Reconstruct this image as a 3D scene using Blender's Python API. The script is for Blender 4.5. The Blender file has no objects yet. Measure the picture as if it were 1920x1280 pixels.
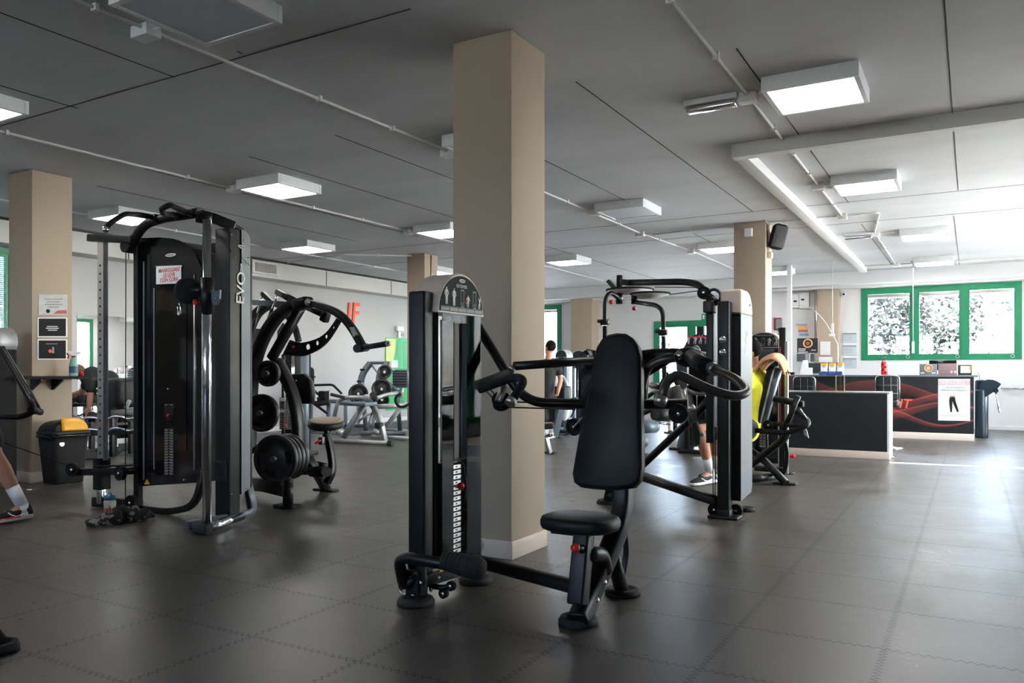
import bpy, bmesh, math, random
from mathutils import Vector, Matrix
random.seed(7)
S = bpy.context.scene
COL = S.collection
PI = math.pi

# ---------------------------------------------------------------- camera
CAM_H = 1.10
F_PX, HOR, CXP = 1490.0, 698.0, 960.0
YAW = math.atan2(1822 - CXP, F_PX)
SY, CY = math.sin(YAW), math.cos(YAW)
cam = bpy.data.cameras.new('camera')
cam.sensor_width = 36.0
cam.lens = F_PX / 1920 * 36.0
cam.shift_y = (HOR - 640) / 1920
cam.clip_start = 0.05
cam.clip_end = 300
camo = bpy.data.objects.new('camera', cam)
COL.objects.link(camo)
camo.location = (0, 0, CAM_H)
camo.rotation_euler = (PI / 2, 0, YAW)
S.camera = camo

# ---------------------------------------------------------------- world, sun, exposure
S.view_settings.view_transform = 'Standard'
S.view_settings.look = 'None'
S.view_settings.exposure = 1.62
S.view_settings.gamma = 1.0
S.view_settings.use_curve_mapping = False
S.cycles.use_denoising = True
S.cycles.max_bounces = 10
S.cycles.diffuse_bounces = 6
S.cycles.glossy_bounces = 4
S.cycles.transparent_max_bounces = 16
S.cycles.sample_clamp_indirect = 6
S.cycles.caustics_reflective = False
S.cycles.caustics_refractive = False
w = bpy.data.worlds.new('sky')
S.world = w
w.use_nodes = True
nt = w.node_tree
bg = nt.nodes['Background']
sky = nt.nodes.new('ShaderNodeTexSky')
sky.sky_type = 'HOSEK_WILKIE'
sky.turbidity = 5
sky.sun_direction = (0.7, 0.25, 0.62)
hsv = nt.nodes.new('ShaderNodeHueSaturation'); hsv.inputs['Saturation'].default_value = 0.75
nt.links.new(sky.outputs[0], hsv.inputs['Color']); nt.links.new(hsv.outputs[0], bg.inputs[0])
bg.inputs[1].default_value = 52.0
SKY_BG = bg
sun = bpy.data.lights.new('sun', 'SUN')
sun.energy = 215.0
sun.angle = 0.009
sun.color = (1, 0.95, 0.88)
suno = bpy.data.objects.new('sun', sun)
COL.objects.link(suno)
suno.rotation_euler = Vector((-0.67, -0.03, -0.743)).to_track_quat('-Z', 'Y').to_euler()
PANEL_W = 10.0      # emission of the lit ceiling panels

# ---------------------------------------------------------------- measuring
def ray(px, py):
    u = (px - CXP) / F_PX
    return Vector((-SY + u * CY, CY + u * SY, (HOR - py) / F_PX))
def P(px, py, X=None, Y=None, Z=None, d=None):
    r = ray(px, py)
    if X is not None: t = X / r.x
    elif Y is not None: t = Y / r.y
    elif Z is not None: t = (Z - CAM_H) / r.z
    else: t = d
    return Vector((0, 0, CAM_H)) + r * t

# ---------------------------------------------------------------- materials
MATS = {}
def mat(name, col, rough=0.5, metal=0.0, noise=0.0, nscale=30, bump=0.0, emit=None, es=0.0, coat=0.0, spec=0.5, alpha=None):
    if name in MATS: return MATS[name]
    m = bpy.data.materials.new(name); m.use_nodes = True
    t = m.node_tree; b = t.nodes['Principled BSDF']
    b.inputs['Base Color'].default_value = (*col, 1)
    b.inputs['Roughness'].default_value = rough
    b.inputs['Metallic'].default_value = metal
    b.inputs['Specular IOR Level'].default_value = spec
    b.inputs['Coat Weight'].default_value = coat
    if emit:
        b.inputs['Emission Color'].default_value = (*emit, 1)
        b.inputs['Emission Strength'].default_value = es
    tc = t.nodes.new('ShaderNodeTexCoord')
    n = t.nodes.new('ShaderNodeTexNoise'); n.inputs['Scale'].default_value = nscale; n.inputs['Detail'].default_value = 5
    t.links.new(tc.outputs['Object'], n.inputs['Vector'])
    nz = noise if noise else 0.06
    mr = t.nodes.new('ShaderNodeMapRange')
    mr.inputs['To Min'].default_value = 1 - nz; mr.inputs['To Max'].default_value = 1 + nz
    t.links.new(n.outputs['Fac'], mr.inputs['Value'])
    mx = t.nodes.new('ShaderNodeMix'); mx.data_type = 'RGBA'; mx.blend_type = 'MULTIPLY'
    mx.inputs['Factor'].default_value = 1
    mx.inputs['A'].default_value = (*col, 1)
    t.links.new(mr.outputs[0], mx.inputs['B'])
    t.links.new(mx.outputs['Result'], b.inputs['Base Color'])
    if bump:
        bp = t.nodes.new('ShaderNodeBump'); bp.inputs['Strength'].default_value = bump; bp.inputs['Distance'].default_value = 0.01
        t.links.new(n.outputs['Fac'], bp.inputs['Height']); t.links.new(bp.outputs[0], b.inputs['Normal'])
    MATS[name] = m
    return m
def glassmat(name, tint, gloss=1.0, rough=0.0):
    m = bpy.data.materials.new(name); m.use_nodes = True
    t = m.node_tree; t.nodes.remove(t.nodes['Principled BSDF'])
    tr = t.nodes.new('ShaderNodeBsdfTransparent'); tr.inputs[0].default_value = (*tint, 1)
    gl = t.nodes.new('ShaderNodeBsdfGlossy'); gl.inputs['Roughness'].default_value = rough
    fr = t.nodes.new('ShaderNodeFresnel'); fr.inputs[0].default_value = 1.5
    mu = t.nodes.new('ShaderNodeMath'); mu.operation = 'MULTIPLY'; mu.inputs[1].default_value = gloss
    mx = t.nodes.new('ShaderNodeMixShader')
    t.links.new(fr.outputs[0], mu.inputs[0]); t.links.new(mu.outputs[0], mx.inputs[0])
    t.links.new(tr.outputs[0], mx.inputs[1]); t.links.new(gl.outputs[0], mx.inputs[2])
    t.links.new(mx.outputs[0], t.nodes['Material Output'].inputs[0])
    MATS[name] = m
    return m
M = {}
M['black'] = mat('black_powder_coat', (0.009, 0.0095, 0.0105), 0.4, 0.0, 0.15, 60, 0.02, spec=0.3)
M['blackgloss'] = mat('black_gloss', (0.006, 0.006, 0.007), 0.12)
M['blackmatte'] = mat('black_matte', (0.009, 0.009, 0.0095), 0.75, spec=0.25)
M['vinyl'] = mat('black_vinyl', (0.009, 0.0098, 0.0105), 0.5, 0, 0.1, 400, 0.05, spec=0.3)
M['rubber'] = mat('black_rubber', (0.02, 0.02, 0.02), 0.8, 0, 0.15, 80, 0.1)
M['iron'] = mat('cast_plate_black', (0.02, 0.021, 0.022), 0.42, 0.1, 0.2, 90, 0.06)
M['bronze'] = mat('dark_bronze_tube', (0.07, 0.06, 0.055), 0.38, 0.6)
M['beige'] = mat('beige_plastic', (0.62, 0.5, 0.42), 0.4)
M['chrome'] = mat('chrome', (0.75, 0.77, 0.8), 0.12, 1.0)
M['steel'] = mat('brushed_steel', (0.45, 0.43, 0.41), 0.35, 0.9)
M['greyplate'] = mat('slate_grey_cover', (0.085, 0.1, 0.115), 0.42, 0.15)
M['greycover'] = mat('silver_grey_cover', (0.15, 0.16, 0.185), 0.38, 0.4)
M['silver'] = mat('silver_paint', (0.42, 0.43, 0.44), 0.4, 0.5)
M['bluegrey'] = mat('blue_grey_paint', (0.16, 0.2, 0.24), 0.4, 0.3)
M['red'] = mat('red_plastic', (0.6, 0.015, 0.02), 0.3)
M['white'] = mat('white_plastic', (0.75, 0.75, 0.75), 0.45)
M['paper'] = mat('paper', (0.72, 0.72, 0.72), 0.8)
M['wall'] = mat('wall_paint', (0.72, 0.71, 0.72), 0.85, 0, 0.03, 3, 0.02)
M['wall_dimmed'] = mat('wall_paint_dimmed', (0.5, 0.5, 0.515), 0.85, 0, 0.03, 3, 0.02)  # darker copy of wall_paint: dimmer light on the left wall put into the colour
M['soffit'] = mat('soffit_paint', (0.7, 0.68, 0.66), 0.85, 0, 0.03, 3)
M['taupe'] = mat('taupe_paint', (0.4, 0.318, 0.242), 0.7, 0, 0.03, 4, 0.03)
M['board'] = mat('baseboard_paint', (0.68, 0.56, 0.47), 0.5)
M['green'] = mat('green_frame_paint', (0.0, 0.17, 0.075), 0.4)
M['orange'] = mat('orange_red_letters', (0.9, 0.11, 0.05), 0.5)
M['yellow'] = mat('yellow_plastic', (0.8, 0.38, 0.01), 0.45)
M['skin'] = mat('skin', (0.5, 0.24, 0.15), 0.55, 0, 0.08, 20)
M['hair'] = mat('dark_hair', (0.007, 0.005, 0.0045), 0.9, 0, 0.3, 120, 0.4, spec=0.15)
M['seam'] = mat('dark_seam', (0.03, 0.03, 0.03), 0.9)
M['mirror'] = mat('mirror_silvering', (0.86, 0.88, 0.88), 0.01, 1.0)
M['text'] = mat('light_print', (0.62, 0.62, 0.62), 0.5)
M['textred'] = mat('red_print', (0.6, 0.05, 0.05), 0.6)
M['textdim'] = mat('grey_print', (0.2, 0.21, 0.22), 0.5)
M['glass'] = glassmat('window_glass', (0.97, 0.98, 0.98), 0.6)
M['smoke'] = glassmat('smoked_acrylic', (0.13, 0.13, 0.13), 0.16, 0.02)
M['acrylic'] = glassmat('clear_acrylic', (0.82, 0.87, 0.88), 1.2, 0.02)
M['emit'] = mat('lit_diffuser', (0.9, 0.9, 0.9), 0.5, emit=(1, 0.97, 0.93), es=PANEL_W)
M['off'] = mat('unlit_diffuser', (0.62, 0.66, 0.72), 0.35)

# ---------------------------------------------------------------- mesh builder
def fillet(pts, rf, n=5):
    pts = [Vector(p) for p in pts]
    if len(pts) < 3 or rf <= 0: return pts
    out = [pts[0]]
    for i in range(1, len(pts) - 1):
        a, b, c = pts[i - 1], pts[i], pts[i + 1]
        la, lc = (a - b).length, (c - b).length
        if la < 1e-5 or lc < 1e-5: continue
        r = min(rf, la * 0.48, lc * 0.48)
        p0, p1 = b + (a - b) / la * r, b + (c - b) / lc * r
        for k in range(n + 1):
            t = k / n
            out.append(p0 * (1 - t) ** 2 + b * 2 * t * (1 - t) + p1 * t * t)
    out.append(pts[-1])
    return out
def smoothline(pts, n=6):
    pts = [Vector(p) for p in pts]
    out = []
    for i in range(len(pts) - 1):
        p0 = pts[max(i - 1, 0)]; p1 = pts[i]; p2 = pts[i + 1]; p3 = pts[min(i + 2, len(pts) - 1)]
        for k in range(n):
            t = k / n
            out.append(0.5 * ((2 * p1) + (-p0 + p2) * t + (2 * p0 - 5 * p1 + 4 * p2 - p3) * t * t + (-p0 + 3 * p1 - 3 * p2 + p3) * t ** 3))
    out.append(pts[-1])
    return out
class MB:
    def __init__(s):
        s.bm = bmesh.new()
    def faces(s, vs, fs, smooth=False):
        bv = [s.bm.verts.new(v) for v in vs]
        for f in fs:
            try:
                ff = s.bm.faces.new([bv[i] for i in f]); ff.smooth = smooth
            except ValueError: pass
        return s
    def box(s, x0, x1, y0, y1, z0, z1, bev=0.0):
        c = Vector(((x0 + x1) / 2, (y0 + y1) / 2, (z0 + z1) / 2))
        return s.obox(c, (abs(x1 - x0), abs(y1 - y0), abs(z1 - z0)), None, bev)
    def obox(s, c, size, R=None, bev=0.0):
        t = bmesh.new()
        bmesh.ops.create_cube(t, size=1.0)
        bmesh.ops.scale(t, vec=size, verts=t.verts)
        if bev > 0:
            b = min(bev, min(size) * 0.45)
            bmesh.ops.bevel(t, geom=t.edges[:], offset=b, segments=3, affect='EDGES', profile=0.5)
        if R is not None: bmesh.ops.transform(t, matrix=R.to_4x4(), verts=t.verts)
        bmesh.ops.translate(t, vec=c, verts=t.verts)
        return s.merge(t, bev > 0)
    def bar(s, a, b, w, h, up=(0, 0, 1), bev=0.004):
        a = Vector(a); b = Vector(b); z = (b - a); L = z.length; z.normalize()
        u = Vector(up)
        if abs(u.dot(z)) > 0.98: u = Vector((0, 1, 0))
        x = u.cross(z).normalized(); y = z.cross(x)
        R = Matrix((x, y, z)).transposed()
        return s.obox((a + b) / 2, (w, h, L), R, bev)
    def merge(s, t, smooth=False):
        me = bpy.data.meshes.new('t'); 
        for f in t.faces: f.smooth = smooth
        t.to_mesh(me); t.free(); s.bm.from_mesh(me); bpy.data.meshes.remove(me)
        return s
    def tube(s, pts, r, rf=0.05, n=14, prof=None, up=(0, 0, 1), closed=False, r2=None, cap=True, crn=5):
        pts = fillet(pts, rf, crn) if rf > 0 else [Vector(p) for p in pts]
        q = [pts[0]]
        for p in pts[1:]:
            if (p - q[-1]).length > 1e-4: q.append(p)
        pts = q; m = len(pts)
        if m < 2: return s
        if prof: w, h = prof; sec = []
        if prof:
            b = min(w, h) * 0.18
            for sx, sy, a0 in ((1, 1, 0), (-1, 1, 90), (-1, -1, 180), (1, -1, 270)):
                for k in range(3):
                    a = math.radians(a0 + k * 45)
                    sec.append((sx * (w / 2 - b) + b * math.cos(a), sy * (h / 2 - b) + b * math.sin(a)))
        else:
            sec = [(math.cos(2 * PI * k / n), math.sin(2 * PI * k / n)) for k in range(n)]
        ns = len(sec)
        tg = []
        for i in range(m):
            if closed: v = pts[(i + 1) % m] - pts[i - 1]
            else: v = pts[min(i + 1, m - 1)] - pts[max(i - 1, 0)]
            tg.append(v.normalized())
        u = Vector(up)
        if abs(u.dot(tg[0])) > 0.95: u = Vector((0, 1, 0)) if abs(tg[0].y) < 0.9 else Vector((1, 0, 0))
        nrm = (u - tg[0] * u.dot(tg[0])).normalized()
        rings = []
        for i in range(m):
            t = tg[i]
            if prof:
                uu = Vector(up)
                nn = uu - t * uu.dot(t)
                nrm = nn.normalized() if nn.length > 0.2 else (nrm - t * nrm.dot(t)).normalized()
            else:
                nrm = (nrm - t * nrm.dot(t)).normalized()
            bi = t.cross(nrm)
            rr = 1.0 if prof else (r if r2 is None else r + (r2 - r) * i / (m - 1))
            rings.append([s.bm.verts.new(pts[i] + bi * (x * rr) + nrm * (y * rr)) for x, y in sec])
        for i in range(m if closed else m - 1):
            A, B = rings[i], rings[(i + 1) % m]
            for k in range(ns):
                f = s.bm.faces.new((A[k], A[(k + 1) % ns], B[(k + 1) % ns], B[k])); f.smooth = True
        if cap and not closed:
            s.bm.faces.new(rings[0][::-1]); s.bm.faces.new(rings[-1])
        return s
    def cyl(s, a, b, r, r2=None, n=24):
        return s.tube([a, b], r, 0, n, r2=r2)
    def disc(s, c, axis, r, th, n=32, bev=0.0):
        c = Vector(c); ax = Vector(axis).normalized()
        if bev:
            prof = [(0, -th / 2), (r - bev, -th / 2), (r, -th / 2 + bev), (r, th / 2 - bev), (r - bev, th / 2), (0, th / 2)]
            return s.lathe(c, ax, prof, n)
        return s.tube([c - ax * th / 2, c + ax * th / 2], r, 0, n)
    def lathe(s, c, axis, prof, n=32, smooth=True):
        c = Vector(c); ax = Vector(axis).normalized()
        u = Vector((0, 0, 1)) if abs(ax.z) < 0.9 else Vector((1, 0, 0))
        u = (u - ax * u.dot(ax)).normalized(); v = ax.cross(u)
        rings = []
        for r, h in prof:
            if r < 1e-6: rings.append([s.bm.verts.new(c + ax * h)])
            else: rings.append([s.bm.verts.new(c + ax * h + (u * math.cos(2 * PI * k / n) + v * math.sin(2 * PI * k / n)) * r) for k in range(n)])
        for A, B in zip(rings, rings[1:]):
            for k in range(n):
                k2 = (k + 1) % n
                if len(A) == 1 and len(B) == 1: continue
                if len(A) == 1: f = s.bm.faces.new((A[0], B[k2], B[k]))
                elif len(B) == 1: f = s.bm.faces.new((A[k], A[k2], B[0]))
                else: f = s.bm.faces.new((A[k], A[k2], B[k2], B[k]))
                f.smooth = smooth
        return s
    def ball(s, c, r, sc=(1, 1, 1), R=None, n=20):
        t = bmesh.new(); bmesh.ops.create_uvsphere(t, u_segments=n, v_segments=n // 2 + 2, radius=r)
        bmesh.ops.scale(t, vec=sc, verts=t.verts)
        if R is not None: bmesh.ops.transform(t, matrix=R.to_4x4(), verts=t.verts)
        bmesh.ops.translate(t, vec=c, verts=t.verts)
        return s.merge(t, True)
    def poly(s, pts, off, smooth=False):
        """closed outline pts (3D, planar) extruded by vector off"""
        pts = [Vector(p) for p in pts]; off = Vector(off); n = len(pts)
        a = [s.bm.verts.new(p) for p in pts]; b = [s.bm.verts.new(p + off) for p in pts]
        f1 = s.bm.faces.new(a[::-1]); f2 = s.bm.faces.new(b)
        for k in range(n):
            f = s.bm.faces.new((a[k], a[(k + 1) % n], b[(k + 1) % n], b[k])); f.smooth = smooth
        return s
    def ring(s, c, axis, R, r, n=40, m=10):
        c = Vector(c); ax = Vector(axis).normalized()
        u = Vector((0, 0, 1)) if abs(ax.z) < 0.9 else Vector((1, 0, 0))
        u = (u - ax * u.dot(ax)).normalized(); v = ax.cross(u)
        return s.tube([c + (u * math.cos(2 * PI * k / n) + v * math.sin(2 * PI * k / n)) * R for k in range(n)], r, 0, m, closed=True)
ROOT = {}
def finish(name, mb, m, parent=None, label=None, kind=None, bevel=0, subd=0, origin=None, solid=0):
    bm = mb.bm
    bmesh.ops.recalc_face_normals(bm, faces=bm.faces)
    me = bpy.data.meshes.new(name)
    if parent is not None: o0 = ROOT[parent.name]
    elif origin is not None: o0 = Vector(origin)
    elif len(bm.verts):
        xs = [v.co.x for v in bm.verts]; ys = [v.co.y for v in bm.verts]; zs = [v.co.z for v in bm.verts]
        o0 = Vector(((min(xs) + max(xs)) / 2, (min(ys) + max(ys)) / 2, min(zs)))
    else: o0 = Vector((0, 0, 0))
    bmesh.ops.translate(bm, vec=-o0, verts=bm.verts)
    bm.to_mesh(me); bm.free()
    me.materials.append(m if not isinstance(m, str) else M[m])
    ob = bpy.data.objects.new(name, me)
    COL.objects.link(ob)
    if parent is not None: ob.parent = parent
    else: ob.location = o0
    ROOT[ob.name] = o0
    if label: ob['label'] = label
    if kind: ob['kind'] = kind
    if solid:
        md = ob.modifiers.new('solid', 'SOLIDIFY'); md.thickness = solid; md.offset = 0
    if bevel:
        md = ob.modifiers.new('bevel', 'BEVEL'); md.width = bevel; md.segments = 3; md.limit_method = 'ANGLE'
    if subd:
        md = ob.modifiers.new('sub', 'SUBSURF'); md.levels = subd; md.render_levels = subd
    return ob
def thing(name, label, cat, loc, group=None):
    e = bpy.data.objects.new(name, None); e.empty_display_size = 0.1
    COL.objects.link(e); e.location = loc
    ROOT[e.name] = Vector(loc)
    e['label'] = label; e['category'] = cat
    if group: e['group'] = group
    return e
def solo(name, mb, m, label, cat, group=None, **k):
    o = finish(name, mb, m, None, label, **k)
    o['category'] = cat
    if group: o['group'] = group
    return o
def struct(name, mb, m, parent=None, **k):
    o = finish(name, mb, m, parent, kind='structure' if parent is None else None, **k)
    return o
def dup(e, delta, label, group=None):
    r = e.copy(); COL.objects.link(r); r.location = e.location + Vector(delta); r['label'] = label
    if group: r['group'] = group
    for ch in list(e.children):
        c = ch.copy(); COL.objects.link(c); c.parent = r
        for g in list(ch.children):
            q = g.copy(); COL.objects.link(q); q.parent = c
    return r
def text(name, body, loc, size, right, up, m, parent=None, extrude=0.001, shear=0.0, align='CENTER', sx=1.0):
    cu = bpy.data.curves.new(name, 'FONT'); cu.body = body; cu.size = size; cu.extrude = extrude; cu.shear = shear
    cu.align_x = align; cu.align_y = 'CENTER'; cu.offset = size * 0.012
    cu.materials.append(M[m])
    tmp = bpy.data.objects.new('tmp', cu); COL.objects.link(tmp)
    dg = bpy.context.evaluated_depsgraph_get(); dg.update()
    me = bpy.data.meshes.new_from_object(tmp.evaluated_get(dg))
    bpy.data.objects.remove(tmp)
    me.name = name
    r = Vector(right).normalized(); u = Vector(up).normalized(); nn = r.cross(u)
    R = Matrix((r * sx, u, nn)).transposed().to_4x4()
    o0 = ROOT[parent.name] if parent else Vector(loc)
    me.transform(Matrix.Translation(Vector(loc) - o0) @ R)
    ob = bpy.data.objects.new(name, me); COL.objects.link(ob)
    if parent: ob.parent = parent
    else: ob.location = o0
    ROOT[ob.name] = o0
    return ob
def rpad(mb, outline, nrm, th, rnd=0.02):
    """upholstered pad: closed outline (list of 3D points, planar) puffed along nrm"""
    nrm = Vector(nrm).normalized(); c = sum((Vector(p) for p in outline), Vector()) / len(outline)
    lay = [(-th / 2, rnd * 1.0), (-th / 2 + rnd * 0.3, rnd * 0.3), (-th / 2 + rnd, 0), (th / 2 - rnd, 0), (th / 2 - rnd * 0.3, rnd * 0.3), (th / 2, rnd * 1.0)]
    pts = [Vector(p) for p in outline]; n = len(pts); rings = []
    for h, ins in lay:
        ring = []
        for p in pts:
            v = (c - p); L = v.length
            ring.append(mb.bm.verts.new(p + v / L * min(ins, L * 0.5) + nrm * h))
        rings.append(ring)
    for A, B in zip(rings, rings[1:]):
        for k in range(n):
            f = mb.bm.faces.new((A[k], A[(k + 1) % n], B[(k + 1) % n], B[k])); f.smooth = True
    f = mb.bm.faces.new(rings[0][::-1]); f.smooth = True
    f = mb.bm.faces.new(rings[-1]); f.smooth = True
    return mb
def rrect(c, a, b, w, h, r, n=5):
    """rounded rectangle outline around c in the plane of unit vectors a, b"""
    c = Vector(c); a = Vector(a).normalized(); b = Vector(b).normalized(); out = []
    for sx, sy, a0 in ((1, 1, 0), (-1, 1, 90), (-1, -1, 180), (1, -1, 270)):
        for k in range(n + 1):
            t = math.radians(a0 + 90 * k / n)
            out.append(c + a * (sx * (w / 2 - r) + r * math.cos(t)) + b * (sy * (h / 2 - r) + r * math.sin(t)))
    return out
def arc_outline(c, a, w, z0, z1, n=16):
    """upright arch: flat bottom at z0, semi-elliptic top reaching z1; a = width direction"""
    c = Vector(c); a = Vector(a).normalized(); r = w / 2; zs = z1 - r
    if zs < z0: zs = z0
    pts = [c + a * (-r) + Vector((0, 0, z0)), ]
    for k in range(n + 1):
        t = PI - PI * k / n
        pts.append(c + a * (r * math.cos(t)) + Vector((0, 0, zs + (z1 - zs) * math.sin(t))))
    pts.append(c + a * r + Vector((0, 0, z0)))
    return pts
# ================================================================ SHELL
CE = 3.12
XL, XR, YB, YF = -11.3, 3.2, 17.8, -5.0
def floor_mat():
    m = bpy.data.materials.new('rubber_tile_floor'); m.use_nodes = True
    t = m.node_tree; b = t.nodes['Principled BSDF']; N = t.nodes.new; L = t.links.new
    tc = N('ShaderNodeTexCoord')
    def noise(sc, det=6, rough=0.6, stretch=None):
        n = N('ShaderNodeTexNoise'); n.inputs['Scale'].default_value = sc; n.inputs['Detail'].default_value = det; n.inputs['Roughness'].default_value = rough
        if stretch:
            mp = N('ShaderNodeMapping'); mp.inputs['Scale'].default_value = stretch
            L(tc.outputs['Object'], mp.inputs[0]); L(mp.outputs[0], n.inputs['Vector'])
        else: L(tc.outputs['Object'], n.inputs['Vector'])
        return n.outputs['Fac']
    def math_(op, a, bb, clamp=False):
        n = N('ShaderNodeMath'); n.operation = op; n.use_clamp = clamp
        for i, v in enumerate((a, bb)):
            if v is None: continue
            if isinstance(v, (int, float)): n.inputs[i].default_value = v
            else: L(v, n.inputs[i])
        return n.outputs[0]
    sp = N('ShaderNodeSeparateXYZ'); L(tc.outputs['Object'], sp.inputs[0])
    def seam(along, across, off, size):
        # interlocking teeth: a triangle wave along the seam shifts it sideways
        z = math_('PINGPONG', math_('MULTIPLY', along, 1.0), 0.018)
        p = math_('ADD', math_('ADD', across, off), math_('MULTIPLY', math_('SUBTRACT', z, 0.009), 1.5))
        d = math_('ABSOLUTE', math_('SUBTRACT', math_('MODULO', math_('ADD', p, 1000 * size), size), size / 2), None)
        return math_('GREATER_THAN', math_('SUBTRACT', math_('MULTIPLY', d, -1.0), -0.006), 0.0)
    T = 0.575
    s1 = seam(sp.outputs['Y'], sp.outputs['X'], 0.3 + T / 2, T)
    s2 = seam(sp.outputs['X'], sp.outputs['Y'], -2.9 + T / 2, T)
    sm = math_('MAXIMUM', s1, s2)
    blot = noise(1.6, 10, 0.7); fine = noise(38, 10, 0.8); scr = noise(14, 10, 0.85, (0.5, 2.2, 1)); big = noise(0.45, 3)
    f = math_('ADD', math_('MULTIPLY', blot, 0.35), math_('ADD', math_('MULTIPLY', fine, 0.4), math_('MULTIPLY', scr, 0.4)))
    cr = N('ShaderNodeValToRGB'); cr.color_ramp.elements[0].position = 0.47; cr.color_ramp.elements[0].color = (0.032, 0.0275, 0.0235, 1)
    cr.color_ramp.elements[1].position = 0.7; cr.color_ramp.elements[1].color = (0.092, 0.082, 0.072, 1)
    L(f, cr.inputs[0])
    mx = N('ShaderNodeMix'); mx.data_type = 'RGBA'; L(math_('MULTIPLY', sm, 0.75), mx.inputs['Factor']); L(cr.outputs[0], mx.inputs['A']); mx.inputs['B'].default_value = (0.025, 0.023, 0.022, 1)
    L(mx.outputs['Result'], b.inputs['Base Color'])
    rr = N('ShaderNodeMapRange'); rr.inputs['From Min'].default_value = 0.46; rr.inputs['From Max'].default_value = 0.7; rr.inputs['To Min'].default_value = 0.25; rr.inputs['To Max'].default_value = 0.46
    L(f, rr.inputs[0]); L(rr.outputs[0], b.inputs['Roughness'])
    L(math_('SUBTRACT', 0.5, math_('MULTIPLY', sm, 0.3)), b.inputs['Specular IOR Level'])
    bp = N('ShaderNodeBump'); bp.inputs['Strength'].default_value = 0.25; bp.inputs['Distance'].default_value = 0.004
    L(math_('SUBTRACT', math_('MULTIPLY', f, 0.8), math_('MULTIPLY', sm, 0.65)), bp.inputs['Height']); L(bp.outputs[0], b.inputs['Normal'])
    return m
M['floor'] = floor_mat()
def ceil_mat():
    m = bpy.data.materials.new('painted_concrete_ceiling'); m.use_nodes = True
    t = m.node_tree; b = t.nodes['Principled BSDF']; N = t.nodes.new; L = t.links.new
    tc = N('ShaderNodeTexCoord'); n = N('ShaderNodeTexNoise'); n.inputs['Scale'].default_value = 0.9; n.inputs['Detail'].default_value = 7; n.inputs['Distortion'].default_value = 0.6
    mp = N('ShaderNodeMapping'); mp.inputs['Scale'].default_value = (0.6, 1.4, 1); L(tc.outputs['Object'], mp.inputs[0]); L(mp.outputs[0], n.inputs['Vector'])
    cr = N('ShaderNodeValToRGB'); cr.color_ramp.elements[0].position = 0.3; cr.color_ramp.elements[0].color = (0.54, 0.545, 0.555, 1)
    cr.color_ramp.elements[1].position = 0.75; cr.color_ramp.elements[1].color = (0.66, 0.66, 0.67, 1)
    L(n.outputs['Fac'], cr.inputs[0]); L(cr.outputs[0], b.inputs['Base Color']); b.inputs['Roughness'].default_value = 0.75
    bp = N('ShaderNodeBump'); bp.inputs['Strength'].default_value = 0.3; bp.inputs['Distance'].default_value = 0.02
    L(n.outputs['Fac'], bp.inputs['Height']); L(bp.outputs[0], b.inputs['Normal'])
    return m
M['ceil'] = ceil_mat()
M['ground'] = mat('pale_gravel', (0.6, 0.6, 0.6), 0.9, 0, 0.2, 14)
M['lawn'] = mat('lawn', (0.2, 0.28, 0.1), 0.9, 0, 0.4, 9)

struct('floor', MB().box(XL - .3, XR + .3, YF - .3, YB + .3, -0.2, 0), 'floor', origin=(0, 0, 0))
ceiling = struct('ceiling', MB().box(XL - .3, XR + .3, YF - .3, YB + .3, CE, CE + 0.25), 'ceil', origin=(0, 0, CE))
# joints between the ceiling slabs
b = MB()
T = 0.004
for x, y0, y1 in ((-0.13, 4.7, 10.1), (-2.38, 5.0, 10.15), (-1.27, 4.99, 10.18), (-4.72, 1.5, 3.55), (-5.92, 2.6, 3.6), (-4.69, 5.1, 8.5), (-5.85, 5.2, 9.4),
                  (-3.52, 6.7, 8.95), (-0.2, 11.75, 17.1), (-1.3, 11.75, 16.4), (-3.5, 11.3, 16.8), (-5.9, 11.3, 17), (1.0, 3.6, 10), (-7.1, 5, 9.5), (-8.2, 5.2, 9.5), (-3.5, 0, 2), (-4.0, 3.46, 3.5)):
    b.box(x - T, x + T, y0, y1, CE - 0.003, CE + .004)
for y, x0, x1 in ((3.54, -8.2, -2.7), (3.54, -2.3, 3), (10.15, -11, 3), (11.6, -11, 3), (-0.6, -8, 3)):
    b.box(x0, x1, y - T, y + T, CE - 0.0025, CE + .004)
finish('ceiling_joint', b, M['seam'], ceiling)

def wall_with_holes(name, axis, pos, th, a0, a1, holes, m):
    """axis 'Y' = plane of constant Y; holes = (a0,a1,z0,z1)"""
    b = MB(); cur = a0
    def put(u0, u1, z0, z1):
        if u1 - u0 < 1e-4 or z1 - z0 < 1e-4: return
        if axis == 'Y': b.box(u0, u1, pos, pos + th, z0, z1)
        else: b.box(pos, pos + th, u0, u1, z0, z1)
    for h0, h1, z0, z1 in sorted(holes):
        put(cur, h0, 0, CE); put(h0, h1, 0, z0); put(h0, h1, z1, CE); cur = h1
    put(cur, a1, 0, CE)
    return struct(name, b, m)
WB = (-1.97, 0.82, 1.35, 2.82)
WL2 = (-11.0, -8.87, 1.35, 2.8)
DR = (-6.45, -4.75, 0.0, 2.29)
wall_with_holes('wall_back', 'Y', YB, 0.25, XL - .25, XR + .25, [WB, WL2, DR], 'wall')
wall_with_holes('wall_left', 'X', XL - 0.25, 0.25, YF, YB, [(3.6, 5.98, 1.35, 2.78)], 'wall_dimmed')
wall_with_holes('wall_right', 'X', XR, 0.25, YF, YB, [(7.6, 9.0, 0.9, 2.9), (10.0, 13.4, 0.2, 2.9), (14.2, 16.2, 0.9, 2.9)], 'wall')  # unseen openings, placed and sized to brighten the far ceiling and walls
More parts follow.
